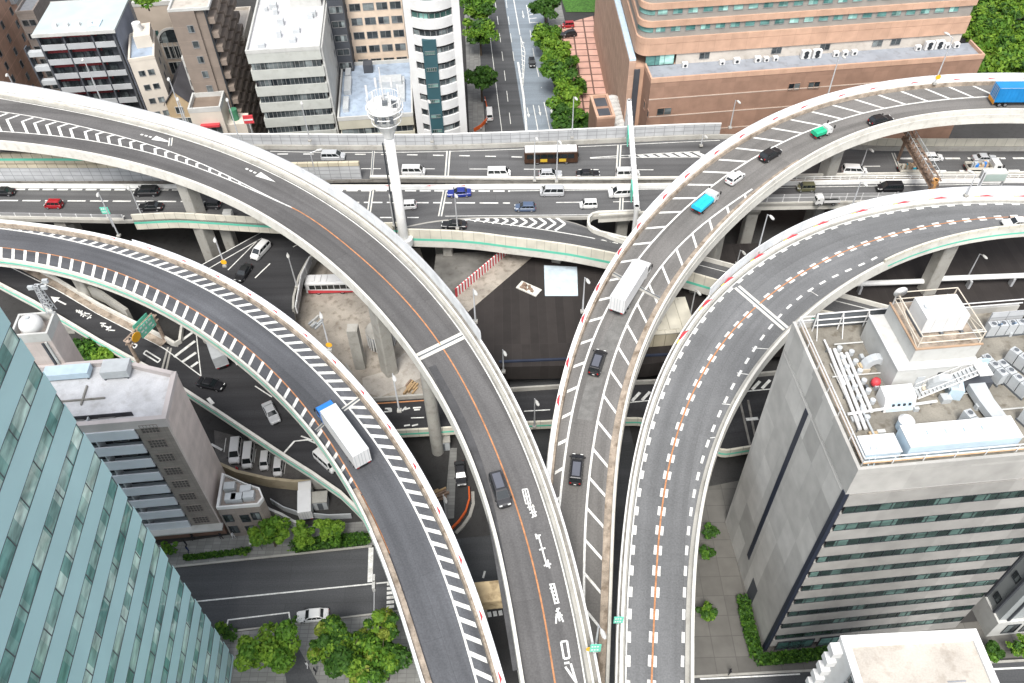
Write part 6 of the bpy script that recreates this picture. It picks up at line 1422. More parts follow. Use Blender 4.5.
def car(name, L, W, H, belt, xf0, xf1, xr1, xr0, hoodz, boot=None, rails=False, solar=False):
    """xf0/xf1: foot and top of the windscreen, xr1/xr0: top and foot of the rear window (as fractions of length from the tail)"""
    t = empty(name, '', 'car'); hw = W / 2; X = lambda f: -L / 2 + f * L
    bz = boot or belt
    mb = MB(); mb.loft([ring_(-L / 2, hw * .86, .34, bz - .14), ring_(-L / 2 + .12, hw * .96, .26, bz - .02), ring_(X(xr0) if xr0 > .05 else -L / 2 + .3, hw, .2, belt if xr0 < .06 else bz + .02), ring_(X(.5), hw, .18, belt), ring_(X(xf0), hw, .2, belt), ring_(X(xf0) + .25, hw * .99, .2, belt - .06), ring_(L / 2 - .25, hw * .94, .22, hoodz), ring_(L / 2 - .06, hw * .84, .26, hoodz - .14), ring_(L / 2, hw * .74, .32, hoodz - .3)])
    mb.build('body', BASEP, t, False)
    cw, tw = hw * .95, hw * .80
    b0, b1, t1, t0 = X(xr0), X(xf0), X(xf1), X(xr1)
    lo = [V((b0, -cw, belt - .03)), V((b1, -cw, belt - .03)), V((b1, cw, belt - .03)), V((b0, cw, belt - .03))]
    hi = [V((t0, -tw, H - .06)), V((t1, -tw, H - .06)), V((t1, tw, H - .06)), V((t0, tw, H - .06))]
    cp = [V((t0 + .12, -tw + .1, H)), V((t1 - .15, -tw + .1, H)), V((t1 - .15, tw - .1, H)), V((t0 + .12, tw - .1, H))]
    mb = MB(); mb.loft([lo, hi, cp]); mb.build('cabin', BASEP, t)
    g = MB(); g.face(quad4(lo[1], lo[2], hi[2], hi[1], .06, .94, .1, .94, .015)); g.build('windscreen', CGLASS, t)
    g = MB(); g.face(quad4(lo[3], lo[0], hi[0], hi[3], .08, .92, .14, .88, .015)); g.build('rear_window', CGLASS, t)
    for a_, b_, c, d in ((lo[0], lo[1], hi[1], hi[0]), (lo[2], lo[3], hi[3], hi[2])):
        for u0, u1 in ((.05, .33), (.36, .64), (.67, .95)): g = MB(); g.face(quad4(a_, b_, c, d, u0, u1, .12, .88, .015)); g.build('side_window', CGLASS, t)
    for s in (-1, 1): mb = MB(); mb.box(b1 - .1, min(s * hw, s * (hw + .2)), belt + .02, b1 + .08, max(s * hw, s * (hw + .2)), belt + .2); mb.build('mirror', PLAST, t)
    mb = MB(); mb.box(L / 2 - .1, -hw * .6, .3, L / 2 + .012, hw * .6, .5); mb.build('grille', PLAST, t)
    if rails: mb = MB(); [mb.box(t0 + .2, s * (tw - .12) - .03, H, t1 - .3, s * (tw - .12) + .03, H + .06) for s in (-1, 1)]; mb.build('roof_rail', PLAST, t)
    if solar: mb = MB(); mb.box(t0 + .35, -tw + .22, H - .01, t1 - .4, tw - .22, H + .02); mb.build('roof_panel', mat('grey_roof_panel', (.10, .105, .125), .3, .05), t)
    wheels(t, (X(.19), X(.81)), hw - .02); lights(t, L, hw * .9, hoodz - .22, belt - .32)
    return t
def van(name='van', L=4.7, W=1.7, H=1.98):
    return car(name, L, W, H, 1.1, .9, .78, .03, .0, .95, rails=False)
PROTO = {'sedan': car('sedan', 4.7, 1.78, 1.45, .93, .72, .56, .27, .15, .86, .98), 'hatchback': car('hatchback', 4.0, 1.7, 1.5, .95, .76, .58, .1, .02, .88), 'minivan': car('minivan', 4.85, 1.84, 1.9, 1.12, .84, .66, .05, .0, .98), 'big_minivan': car('minivan', 4.95, 1.86, 1.92, 1.12, .84, .66, .05, .0, .98, solar=True), 'kei_car': car('small_car', 3.4, 1.48, 1.7, 1.0, .84, .72, .06, .0, .92), 'suv': car('suv', 4.6, 1.84, 1.66, 1.06, .72, .55, .12, .03, 1.0, rails=True), 'van': van(), 'taxi': car('taxi', 4.6, 1.74, 1.5, .93, .73, .58, .25, .14, .85, .96)}
USED = set()
def bounds_h(kind): return {'sedan': .8, 'hatchback': .8, 'minivan': 1.0, 'big_minivan': 1.0, 'kei_car': .9, 'suv': .85, 'van': 1.0, 'taxi': .8}.get(kind, .8)
def place(kind, p, rz, label, col, group=None, cat=None):
    src = PROTO[kind]
    if kind in USED: o = copy_tree(src, p, rz, label, group)
    else: USED.add(kind); o = src; o.location = p; o.rotation_euler = (0, 0, rz); o['label'] = label; (group and o.__setitem__('group', group))
    o['category'] = cat or {'minivan': 'minivan', 'big_minivan': 'minivan', 'van': 'van', 'suv': 'suv', 'taxi': 'car'}.get(kind, 'car')
    if True: repaint(o, BASEP, PAINT[col])
    return o
def on_rib(rib, px, py, h, sgn):
    p, i = rib.proj(px, py, h); t = rib.tan(i) * sgn; return p + V((0, 0, .02)), math.atan2(t.y, t.x)
def on_flat(px, py, z, h, hx, hy):
    p = at(px, py, z + h); q = at(hx, hy, z + h); d = q - p; p.z = z + .02; return p, math.atan2(d.y, d.x)
def dir_sign(rib, px, py, right):
    i = rib.proj(px, py)[1]; t = rib.tan(i); return (1 if t.x > 0 else -1) * (1 if right else -1)
GU, GL = 'cars on the upper expressway carriageway', 'cars on the lower expressway carriageway'
for kind, px, py, col, label in (('minivan', 333, 155, 'silver', 'silver people carrier near the arc ramp on the upper carriageway'), ('sedan', 346, 165.5, 'black', 'black car half hidden by the beige barrier top'),
    ('van', 413.5, 170, 'white', 'white high-roof van just right of the tall white mast, upper carriageway'), ('van', 499, 172, 'white', 'white high-roof van trailing the brown bus'), ('suv', 550.5, 173.5, 'silver', 'silver estate car directly below the brown bus'),
    ('sedan', 588, 173.5, 'black', 'black saloon between silver estate car and white van, upper carriageway'), ('van', 628, 172.5, 'white', 'white van under the white gantry beam'), ('minivan', 855, 169.5, 'white', 'white people carrier left of the rusty gantry'),
    ('hatchback', 933, 156.5, 'white', 'white car half hidden behind the rusty gantry'), ('sedan', 985, 157.5, 'silver', 'silver saloon beside the truck with blue cargo')):
    place(kind, *on_rib(rbu, px, py, bounds_h(kind), dir_sign(rbu, px, py, True)), label, col, GU)
for kind, px, py, col, label in (('kei_car', 53, 203.5, 'red', 'small bright red car on the lower carriageway at left'), ('sedan', 2, 191, 'black', 'black car cut by the left picture edge'), ('minivan', 146, 190.5, 'black', 'black people carrier just left of the tall ramp pier, far lane'),
    ('sedan', 150, 206, 'black', 'black saloon beside the tall ramp pier, near lane'), ('kei_car', 211, 204, 'charcoal', 'dark boxy car to the right of the tall ramp pier'), ('hatchback', 406, 204.5, 'white', 'white hatchback next to the tall white mast, lower carriageway'),
    ('sedan', 459, 192, 'blue', 'deep blue saloon below the white median'), ('hatchback', 525, 206.5, 'slate', 'slate blue hatchback above the chevron gore'), ('van', 552, 190.5, 'silver', 'silver high-roof van heading left below the brown bus'),
    ('kei_car', 588.5, 203.5, 'white', 'small boxy white van above the oval gore barrier'), ('minivan', 621, 191.5, 'white', 'white people carrier beneath the white gantry beam, heading left'), ('kei_car', 806, 186.5, 'olive', 'small olive green off-road car on the lower carriageway at right'),
    ('minivan', 890, 186.5, 'black', 'black people carrier beside the rusty gantry foot')):
    place(kind, *on_rib(rbl, px, py, bounds_h(kind), dir_sign(rbl, px, py, False)), label, col, GL)
place('sedan', *on_rib(rbb, 454, 224, .8, dir_sign(rbb, 454, 224, False)), 'black saloon on the chevron branch by the green-striped wall', 'black')
def on_rib_up(rib, px, py, h, up):
    i = rib.proj(px, py, h)[1]; t = rib.tan(i); s_ = (1 if t.y > 0 else -1) * (1 if up else -1); return on_rib(rib, px, py, h, s_)
place('big_minivan', *on_rib_up(rb2, 500, 489, 1.0, False), 'black people carrier alone on the arc ramp with road lettering', 'charcoal')
for kind, px, py, col, label in (('big_minivan', 597.5, 361, 'black', 'black people carrier behind the white lorry on the zebra ramp'), ('big_minivan', 576.5, 468, 'black', 'black people carrier lowest on the zebra ramp'), ('hatchback', 735.5, 177, 'white', 'white car ahead of the bright blue tipper'),
    ('suv', 770.5, 153.5, 'black', 'black off-roader behind the little green truck'), ('suv', 881, 119.5, 'black', 'black off-roader ahead of the little green truck')):
    place(kind, *on_rib_up(rb3, px, py, bounds_h(kind), True), label, col, 'cars climbing the zebra ramp')
place('sedan', *on_rib(rb4, 1017, 222, .8, dir_sign(rb4, 1010, 222, False)), 'white car entering at the right edge of the orange-line ramp', 'white')
GM = 'cars on the lower roadway'
for kind, px, py, hx, hy, col, label in (('minivan', 260, 249.5, 254, 256, 'white', 'white people carrier under the cross expressway'), ('sedan', 243, 272, 238, 279, 'black', 'black car close behind the ramp wall, under the cross expressway'), ('sedan', 210.5, 383.5, 222, 386, 'black', 'black saloon beside the grey lorry on the merging roadway'),
    ('sedan', 271, 412, 277, 424, 'silver', 'silver saloon on the lower roadway near the taupe block'), ('van', 326, 460, 336, 469, 'white', 'white high-roof van going under the bluish ramp')):
    place(kind, *on_flat(px, py, ZM, bounds_h(kind), hx, hy), label, col, GM)
GP = 'cars parked under the lower roadway'
for kind, px, py, label in (('minivan', 235, 450, 'white car parked furthest left below the green-striped parapet'), ('van', 248, 455, 'white van second from left in the parked row'), ('kei_car', 264.5, 460, 'white car third from left in the parked row'), ('kei_car', 278, 466, 'white car at the right end of the parked row')):
    place(kind, *on_flat(px, py, 0, 1.0, px - 1.2, py + 10), label, 'white', GP)
place('sedan', *on_flat(460.5, 473, 0, .8, 461.5, 482), 'dark car on the street under the arc ramp', 'charcoal'); place('taxi', *on_flat(312.5, 615, 0, .8, 300, 616.2), 'white car parked at the kerb under the leafy trees', 'white')
place('hatchback', *on_flat(532, 62, .01, .8, 533.2, 70), 'black hatchback on the blue-grey lane of the avenue', 'black'); place('van', *on_flat(489.5, 113, .01, 1.0, 489, 105), 'white van stopped at the avenue kerb by an orange barrier', 'white')
place('kei_car', *on_flat(568, 24.5, .15, .8, 560, 25), 'red car parked on the hotel forecourt', 'red'); place('suv', *on_flat(568.5, 33.5, .15, .8, 560, 34.5), 'black car parked on the hotel forecourt', 'black')
# ------------------------------------------------------------------ lorries and buses
def lorry(label, p, rz, L, W, H, cabc, boxc, name='lorry', cabL=2.0, cabH=2.7, load='box', floor=1.0, ribs=0, cat='lorry', scale=1.0):
    t = empty(name, label, cat, p, rz); hw = W / 2; f = L / 2
    mb = MB(); mb.box(-f, -hw * .45, .5, f - .4, hw * .45, floor - .02); mb.build('chassis', PLAST, t)
    x0 = f - cabL; mb = MB()
    mb.loft([[V((x, y, z)) for x, z in ((x0, .45), (f, .45), (f, 1.25), (f - .22, cabH - .15), (f - .5, cabH), (x0, cabH))] for y in (-hw * .97, hw * .97)][::-1]); c = mb.build('cab', cabc, t)
    g = MB(); g.face([V((f + .012, -hw * .85, 1.3)), V((f + .012, hw * .85, 1.3)), V((f - .2, hw * .82, cabH - .22)), V((f - .2, -hw * .82, cabH - .22))]); g.build('windscreen', CGLASS, c)
    for s in (-1, 1):
        g = MB(); g.face([V((x0 + .7, s * (hw * .97 + .012), 1.3)), V((f - .2, s * (hw * .97 + .012), 1.3)), V((f - .35, s * (hw * .97 + .012), cabH - .4)), V((x0 + .7, s * (hw * .97 + .012), cabH - .4))][::s]); g.build('side_window', CGLASS, c)
        mb = MB(); mb.box(f + .0, min(s * hw, s * (hw + .22)), 1.5, f + .12, max(s * hw, s * (hw + .22)), 2.1); mb.build('mirror', PLAST, t)
        mb = MB(); mb.box(-f - .02, s * hw * .7 - .2, floor - .3, -f + .1, s * hw * .7 + .2, floor - .1); mb.build('taillight', LAMPR, t)
        mb = MB(); mb.box(f - .1, s * hw * .7 - .2, .6, f + .02, s * hw * .7 + .2, .85); mb.build('headlight', LAMPW, t)
    if load == 'box':
        mb = MB(); mb.box(-f, -hw, floor, x0 - .12, hw, H); 
        bx = mb.build('cargo_box', boxc, t)
        mb = MB(); [mb.box(-f - .03, y - .04, floor + .05, -f - .004, y + .04, H - .05) for y in (-hw * .8, -hw * .35, 0, hw * .35, hw * .8)]; mb.box(-f - .05, -hw, floor - .05, -f - .004, hw, floor + .02); mb.build('rear_door_bars', LGREY, bx)
        mb = MB(); [mb.box(-f + .1, s * hw - .02, H - .002, x0 - .2, s * hw + .02, H + .05) for s in (-.985, .985)]; mb.build('edge_rail', LGREY, bx)
        if ribs:
            mb = MB(); n_ = ribs
            for k in range(n_): x = -f + .2 + (x0 - .3 + f) * k / n_; mb.box(x, -hw - .04, floor + .1, x + .14, -hw - .003, H - .1); mb.box(x, hw + .003, floor + .1, x + .14, hw + .04, H - .1)
            mb.build('side_ribs', boxc, bx)
    else:
        mb = MB(); mb.box(-f, -hw, floor - .1, x0 - .15, hw, floor); mb.build('bed_floor', PLAST, t)
        mb = MB(); 
        for q in ((-f, -hw, x0 - .15, -hw + .06), (-f, hw - .06, x0 - .15, hw), (-f, -hw + .06, -f + .06, hw - .06), (x0 - .21, -hw + .06, x0 - .15, hw - .06)): mb.box(q[0], q[1], floor + .002, q[2], q[3], floor + .55)
        mb.build('bed_side', boxc, t)
    r = .42 if L > 6 else .33
    wheels(t, ([f - .9, -f + 1.2, -f + 2.3] if L > 8 else [f - .8, -f + 1.1]), hw - .03, r, .28)
    return t
BOXW = mat('lorry_white_panel', (.62, .62, .62), .45, .06, .3, stain=.08); CABBLUE = mat('lorry_blue_cab', (.03, .19, .55), .35, .04); CONTB = panel_mat('container_blue', (.015, .20, .48), (30, 30), .01, .9, .5, var=.05)
p, rz = on_rib_up(rb1, 342, 431, 2.2, True); p2 = p
lorry('long white box lorry with bright blue cab on the bluish ramp', p, rz, 11.8, 2.5, 3.75, CABBLUE, BOXW)
p, rz = on_rib_up(rb3, 631, 283, 2.2, True); lorry('all-white box lorry on the worn zebra ramp', p, rz, 11.2, 2.5, 3.75, PAINT['white'], BOXW)
p, rz = on_rib_up(rb3, 1013, 95, 1.8, True); i_ = rb3.proj(1013, 96)[1]; t_ = rb3.tan(i_); rz = math.atan2(t_.y, t_.x) if t_.x > 0 else math.atan2(-t_.y, -t_.x)
tr = lorry('lorry with bright blue container and orange rear at the upper right edge', p + V((math.cos(rz), math.sin(rz), 0)) * 2.6, rz, 12.5, 2.5, 3.9, PAINT['white'], CONTB, ribs=14)
mb = MB(); mb.box(-6.32, -1.2, .55, -6.26, 1.2, 1.25); mb.build('rear_board', mat('orange_board', (.60, .26, .03), .5, .1), tr)
p, rz = on_flat(215.5, 347, ZM, 1.8, 210.5, 333); lorry('grey-backed box lorry half hidden under the bluish ramp', p, rz, 8.2, 2.3, 3.3, PAINT['white'], LGREY, ribs=0)
p, rz = on_flat(306, 500, 0, 1.5, 306, 486); lorry('parked white box lorry in the dark yard beside the lower roadway', p, rz, 6.2, 2.1, 3.0, PAINT['white'], BOXW)
TARPB = mat('cyan_tarpaulin', (.02, .42, .62), .5, .12, 1.2); TARPG = mat('green_tarpaulin', (.02, .38, .20), .5, .12, 1.2)
def tarp(t, L, W, floor, cabL, mt, h=.6):
    f = L / 2; mb = MB(); x1 = f - cabL - .2; W -= .0
    mb.loft([[V((x, y * W / 2, z)) for y, z in ((-1.01, floor + .1), (-1.01, floor + h), (-.5, floor + h + .2), (.1, floor + h + .12), (.6, floor + h + .25), (1.01, floor + h), (1.01, floor + .1))] for x in (-f - .02, -f * .4, x1 * .5, x1)], closed=True); return mb.build('tarpaulin', mt, t)
p, rz = on_rib_up(rb3, 705.5, 201, 1.2, True); t = lorry('small truck under a bright cyan tarpaulin on the zebra ramp', p, rz, 5.6, 2.0, 2, PAINT['white'], TARPB, 'truck', 1.5, 2.1, 'bed', .9, cat='truck'); tarp(t, 5.6, 2.0, .9, 1.5, TARPB)
p, rz = on_rib_up(rb3, 822, 131, 1.0, True); t = lorry('tiny truck with green tarpaulin load on the zebra ramp', p, rz, 3.8, 1.6, 2, PAINT['white'], TARPG, 'truck', 1.3, 1.8, 'bed', .75, cat='truck'); tarp(t, 3.8, 1.6, .75, 1.3, TARPG)
def cargo(t, L, W, floor, cols, seed):
    rr = random.Random(seed); f = L / 2
    for k in range(14):
        x, y = rr.uniform(-f + .3, f - 2.6), rr.uniform(-W / 2 + .2, W / 2 - .7); mb = MB(); s1, s2 = rr.uniform(.4, .9), rr.uniform(.3, .6); mb.box(x, y, floor + .01, x + s1, y + s2, floor + rr.uniform(.5, 1.2)); mb.build('load', rr.choice(cols), t)
p, rz = on_rib(rbu, 913, 168, 1.1, dir_sign(rbu, 913, 168, True)); t = lorry('small flatbed truck loaded with brown and blue goods by the rusty gantry', p, rz, 5.4, 2.0, 2, PAINT['white'], PAINT['cream'], 'truck', 1.4, 2.0, 'bed', .85, cat='truck'); cargo(t, 5.4, 2, .85, [RUST, TARPB, PAINT['cream'], mat('tan_cargo', (.45, .33, .22), .8, .2)], 1)
p, rz = on_rib(rbu, 983, 166, 1.1, dir_sign(rbu, 983, 166, True)); t = lorry('white truck with blue and tan cargo near the right edge', p, rz, 6.6, 2.1, 2, PAINT['white'], PAINT['cream'], 'truck', 1.7, 2.2, 'bed', .9, cat='truck'); cargo(t, 6.6, 2.1, .9, [CABBLUE, CABBLUE, mat('tan_cargo', (.45, .33, .22), .8, .2), LGREY], 2)
p, rz = on_rib(rbl, 827, 199, 1.1, dir_sign(rbl, 827, 199, False)); t = lorry('small white pickup partly behind the grey mesh fence', p, rz, 4.6, 1.7, 2, PAINT['white'], PAINT['white'], 'truck', 1.4, 1.9, 'bed', .8, cat='truck')
def bus(label, p, rz, L, W, H, bodyc, roofc, stripe=None):
    t = empty('bus', label, 'bus', p, rz); f, hw = L / 2, W / 2
    mb = MB(); mb.loft([ring_(-f, hw * .94, .4, H - .12, .12), ring_(-f + .15, hw, .32, H, .12), ring_(f - .2, hw, .32, H, .12), ring_(f, hw * .93, .4, H - .2, .12)]); mb.build('body', bodyc, t)
    mb = MB(); mb.box(-f + .12, -hw + .12, H - .02, f - .25, hw - .12, H + .07); mb.build('roof', roofc, t)
    for x, l_ in ((-f * .78, 2.4), (f * .1, .8), (f * .35, .5), (f * .6, .5)): mb = MB(); mb.box(x, -hw * .7, H + .072, x + l_, hw * .7, H + .3); mb.build('roof_unit', roofc, t)
    for s in (-1, 1):
        n_ = 7
        for k in range(n_):
            x0, x1 = -f + .5 + (L - 1.2) * k / n_, -f + .4 + (L - 1.2) * (k + 1) / n_; g = MB(); g.face([V((x0, s * (hw + .015), 1.45)), V((x1, s * (hw + .015), 1.45)), V((x1, s * (hw + .015), H - .5)), V((x0, s * (hw + .015), H - .5))][::s]); g.build('side_window', CGLASS, t)
        mb = MB(); mb.box(f - .1, min(s * hw, s * (hw + .3)), 2.0, f + .1, max(s * hw, s * (hw + .3)), 2.6); mb.build('mirror', PLAST, t)
        if stripe:
            mb = MB(); y = s * (hw + .02); mb.face([V((-f + .3, y, .45)), V((f - .4, y, .45)), V((f - .4, y, 1.3)), V((-f * .1, y, 1.05)), V((-f + .3, y, .8))][::s]); mb.build('stripe', stripe, t)
    g = MB(); g.face([V((f + .015, -hw * .85, 1.2)), V((f + .015, hw * .85, 1.2)), V((f + .015, hw * .82, H - .35)), V((f + .015, -hw * .82, H - .35))]); g.build('windscreen', CGLASS, t)
    g = MB(); g.face([V((-f - .015, hw * .8, 1.5)), V((-f - .015, -hw * .8, 1.5)), V((-f - .015, -hw * .8, H - .5)), V((-f - .015, hw * .8, H - .5))]); g.build('rear_window', CGLASS, t)
    wheels(t, (f - 2.3, -f + 2.6), hw - .03, .48, .3); lights(t, L, hw, .7, .9); return t
p, rz = on_rib(rbu, 551, 154.5, 1.6, dir_sign(rbu, 551, 154, True)); t = bus('dark brown bus with white roof and yellow side panels', p, rz, 10.8, 2.5, 3.0, mat('bus_brown', (.05, .025, .015), .4, .3, 1.0), BOXW)
for x in (-2.2, 1.6): mb = MB(); mb.box(x, -1.275, .7, x + 1.4, -1.262, 1.4); mb.build('advert_panel', mat('bus_yellow', (.50, .33, .03), .5, .2), t)
p, rz = on_flat(331, 284, 3.0, 1.6, 320, 284.3); bus('white coach with red flank standing in the bus yard under the arc ramp', p, rz, 9.5, 2.5, 3.0, BOXW, BOXW, REDP)
# ------------------------------------------------------------------ lamps
def lamp(label, hx, hy, bx, by, z, sign=None, double=False):
    P = at(bx, by, z); best = min((((w2p(P + V((0, 0, h / 4)))[0] - hx) ** 2 + (w2p(P + V((0, 0, h / 4)))[1] - hy) ** 2), h / 4) for h in range(12, 56)); h = best[1]
    arm = at(hx, hy, z + h) - P; arm.z = 0
    if arm.length > 2.4: arm = arm.normalized() * 2.4
    if arm.length < .7: arm = V((.3, -.9, 0))
    t = empty('street_lamp', label, 'street lamp', P, 0, 'street lamps on the elevated roads')
    mb = MB(); mb.tube((0, 0, 0), (0, 0, h - .3), .15, .08, 8); mb.build('pole', STEEL, t)
    mb = MB(); mb.tube((0, 0, h - .32), arm + V((0, 0, h - .02)), .06, n=6); mb.build('arm', STEEL, t)
    a = math.atan2(arm.y, arm.x); m4 = Matrix.Translation(arm + V((0, 0, h))) @ Matrix.Rotation(a, 4, 'Z')
    mb = MB(); mb.loft([[m4 @ V((x, y * w, zz * k)) for y, zz in ((-1, 0), (-.7, -.16), (.7, -.16), (1, 0), (.6, .14), (-.6, .14))] for x, w, k in ((-.35, .12, .6), (0, .26, 1), (.55, .26, 1), (.8, .12, .6))]); mb.build('lamp_head', OFFW, t)
    mb = MB(); mb.box(-.32, -.32, -.02, .32, .32, .3); mb.build('foot', CONC, t)
    if sign: mb = MB(); mb.tube((.1, -.18, h * .16), (.1, -.24, h * .16), .5, n=14); mb.build('round_sign', mat('amber_sign', (.75, .38, .02), .5, .08), t)
    return t
ZR2, ZR1, ZR3, ZR4 = 24.6, 18.9, 23.0, 22.4
for a in (('lamp on the arc ramp wall before the maroon-banded apartments', 83.5, 57, 102.5, 103, 25.2), ('lamp on the arc ramp wall before the gabled house', 165, 77, 185, 124, 25), ('lamp on the arc ramp wall before the low house', 178, 95, 188, 127, 25), ('lamp on the arc ramp wall at the foot of the brown tower', 226, 97, 241, 145, 25), ('lamp on the arc ramp wall at the left picture edge', 8, 71, 16, 90, 25.2),
    ('lamp on the noise wall in front of the white office', 302, 100, 310, 141, 17), ('lamp on the noise wall in front of the bowed office', 428, 99, 432, 142, 17), ('lamp on the noise wall left of the white mast', 318, 150, 319, 190, 15), ('lamp on the noise wall by the avenue trees', 574, 95, 572, 138, 17), ('lamp on the noise wall before the hotel podium', 734.5, 99, 730, 128, 17), ('short lamp where noise wall meets zebra ramp', 702, 133, 701, 146, 14.5),
    ('lamp on the median through the brown bus', 534.5, 136, 534.5, 181, 14.6), ('lamp on the median by the rear of the brown bus', 557.5, 139, 556.5, 182, 14.6),
    ('lamp on the parapet left of the white mast foot', 387, 193, 394, 226, 14.8), ('lamp on the parapet beside the black saloon', 455, 192, 457.5, 229, 15),
    ('lamp with small green sign beside the lower carriageway', 97.5, 191.5, 119, 236, 16.5), ('lamp next to the tall ramp pier', 128, 184, 142, 216, 14.5),
    ('lamp on the bluish ramp wall above the merging road', 213, 236, 225, 266, 18.9, True), ('lamp standing at the bus yard fence', 286, 252, 297, 287, 8), ('lamp with amber disc on the bluish ramp wall', 317.5, 310.5, 330, 350, 19.3, True),
    ('lamp on the arc ramp wall beside the concrete apron', 471, 288, 475.5, 322, 24.4), ('lamp in the dark lot by the navy wall', 503.5, 348, 503.5, 372, 7.1), ('lamp on the zebra ramp wall beside the dark lot', 586.5, 276, 582.5, 312, 21.5),
    ('lamp in the gap between zebra ramp and orange-line ramp', 698, 288.5, 690, 317, 9), ('tall lamp on the orange-line ramp wall', 768, 213, 757.5, 252, 22.3), ('lamp crossing the frosted wall of the orange-line ramp', 860, 180, 852, 206, 22.5), ('lamp at the frosted wall below the rusty gantry', 972, 172, 966, 196, 22.8),
    ('lamp on the zebra ramp wall before the hotel', 839, 54, 827.5, 96, 27.5), ('lamp with amber disc by the blue container lorry', 948, 34, 934.5, 84, 28, True), ('lamp beside the white people carrier on the right', 868, 147, 861, 167, 14.3), ('lamp on the dark lot by the white pipe', 982, 253, 966, 280, 7.2),
    ('lamp on the bluish ramp wall near the low cross road', 396, 372, 399.5, 411, 18.9), ('lamp on the low cross road left of the zebra ramp', 532.5, 398, 534.5, 427, 5), ('lamp under the arc ramp by the round column', 444.5, 493, 448, 528, 0), ('lamp at the bottom between arc ramp and zebra ramp', 596, 623, 595, 650, 22.5), ('small lamp in the low gap behind the zebra ramp', 739, 248, 737, 264, 9)):
    lamp(*a)
# ------------------------------------------------------------------ tall white mast
P = at(404, 240, 13.0); P.z = 0
t = empty('traffic_mast', 'tall white round mast with a cone-shaped platform rising beside the expressway', 'mast', P)
hb = solve_h(390, 138, P); hp = solve_h(384, 104, P)
mb = MB(); mb.tube((0, 0, 0), (0, 0, hb), .95, .82, 20); mb.build('mast_tube', WHITE, t, True)
mb = MB(); n_ = 20; mb.loft([[V((math.cos(2 * PI * i / n_) * r, math.sin(2 * PI * i / n_) * r, z)) for i in range(n_)] for r, z in ((.86, hp - 6.2), (1.1, hp - 5), (1.9, hp - 2.6), (2.2, hp - 1.6), (2.7, hp - .5), (2.7, hp), (2.5, hp + .05))]); mb.build('platform', WHITE, t)
mb = MB()
for i in range(n_): a0, a1 = 2 * PI * i / n_, 2 * PI * (i + 1) / n_; mb.tube((2.75 * math.cos(a0), 2.75 * math.sin(a0), hp), (2.75 * math.cos(a0), 2.75 * math.sin(a0), hp + 1.2), .05, n=5); mb.tube((2.75 * math.cos(a0), 2.75 * math.sin(a0), hp + 1.2), (2.75 * math.cos(a1), 2.75 * math.sin(a1), hp + 1.2), .06, n=5)
mb.build('railing', WHITEB, t)
mb = MB()
for r, z in ((2.9, hp - 1.4), (3.0, hp - .4), (2.4, hp - 3.0)):
    for i in range(n_): a0, a1 = 2 * PI * i / n_, 2 * PI * (i + 1) / n_; mb.tube((r * math.cos(a0), r * math.sin(a0), z), (r * math.cos(a1), r * math.sin(a1), z), .09, n=5)
for i in range(0, n_, 2): a0 = 2 * PI * i / n_; mb.tube((.9 * math.cos(a0), .9 * math.sin(a0), hp - 5.6), (3.0 * math.cos(a0), 3.0 * math.sin(a0), hp - .4), .08, n=5)
mb.build('bracing', WHITE, t)
mb = MB(); [mb.box(x - .3, -2.75, hp - 2.0, x + .3, -2.2, hp - 1.0) for x in (-1.2, 0, 1.2)]; mb.build('lamp_box', STEELD, t)
rr = random.Random(4)
for k in range(7): a_ = rr.uniform(0, 6.28); r = rr.uniform(.4, 2.4); x, y = r * math.cos(a_), r * math.sin(a_); mb = MB(); mb.box(x - .4, y - .35, hp + .06, x + .4, y + .35, hp + rr.uniform(.6, 1.6)); mb.build('cabinet', LGREY if k % 2 else STEELD, t)
mb = MB(); mb.tube((0, 0, hp), (0, 0, hp + 6.5), .16, .08, 8); mb.build('aerial', WHITEB, t)
for k in range(6): a_ = k * PI / 3; mb = MB(); x, y = 2.5 * math.cos(a_), 2.5 * math.sin(a_); mb.tube((x, y, hp), (x, y, hp + 3.4), .07, n=6); mb.box(x - .15, y - .12, hp + 1.8, x + .15, y + .12, hp + 3.4); mb.build('antenna', WHITEB, t)
mb = MB(); mb.box(-1.3, -.2, 0, -1.1, .2, hb - 1); [mb.box(-1.11, -.1, z, -.8, .1, z + .1) for z in range(2, int(hb) - 1, 2)]; mb.build('ladder', DFRAME, t)
mb = MB(); mb.tube((0, 0, 12.2), (0, 0, 13.6), 1.7, n=16); mb.build('collar', WHITEB, t)
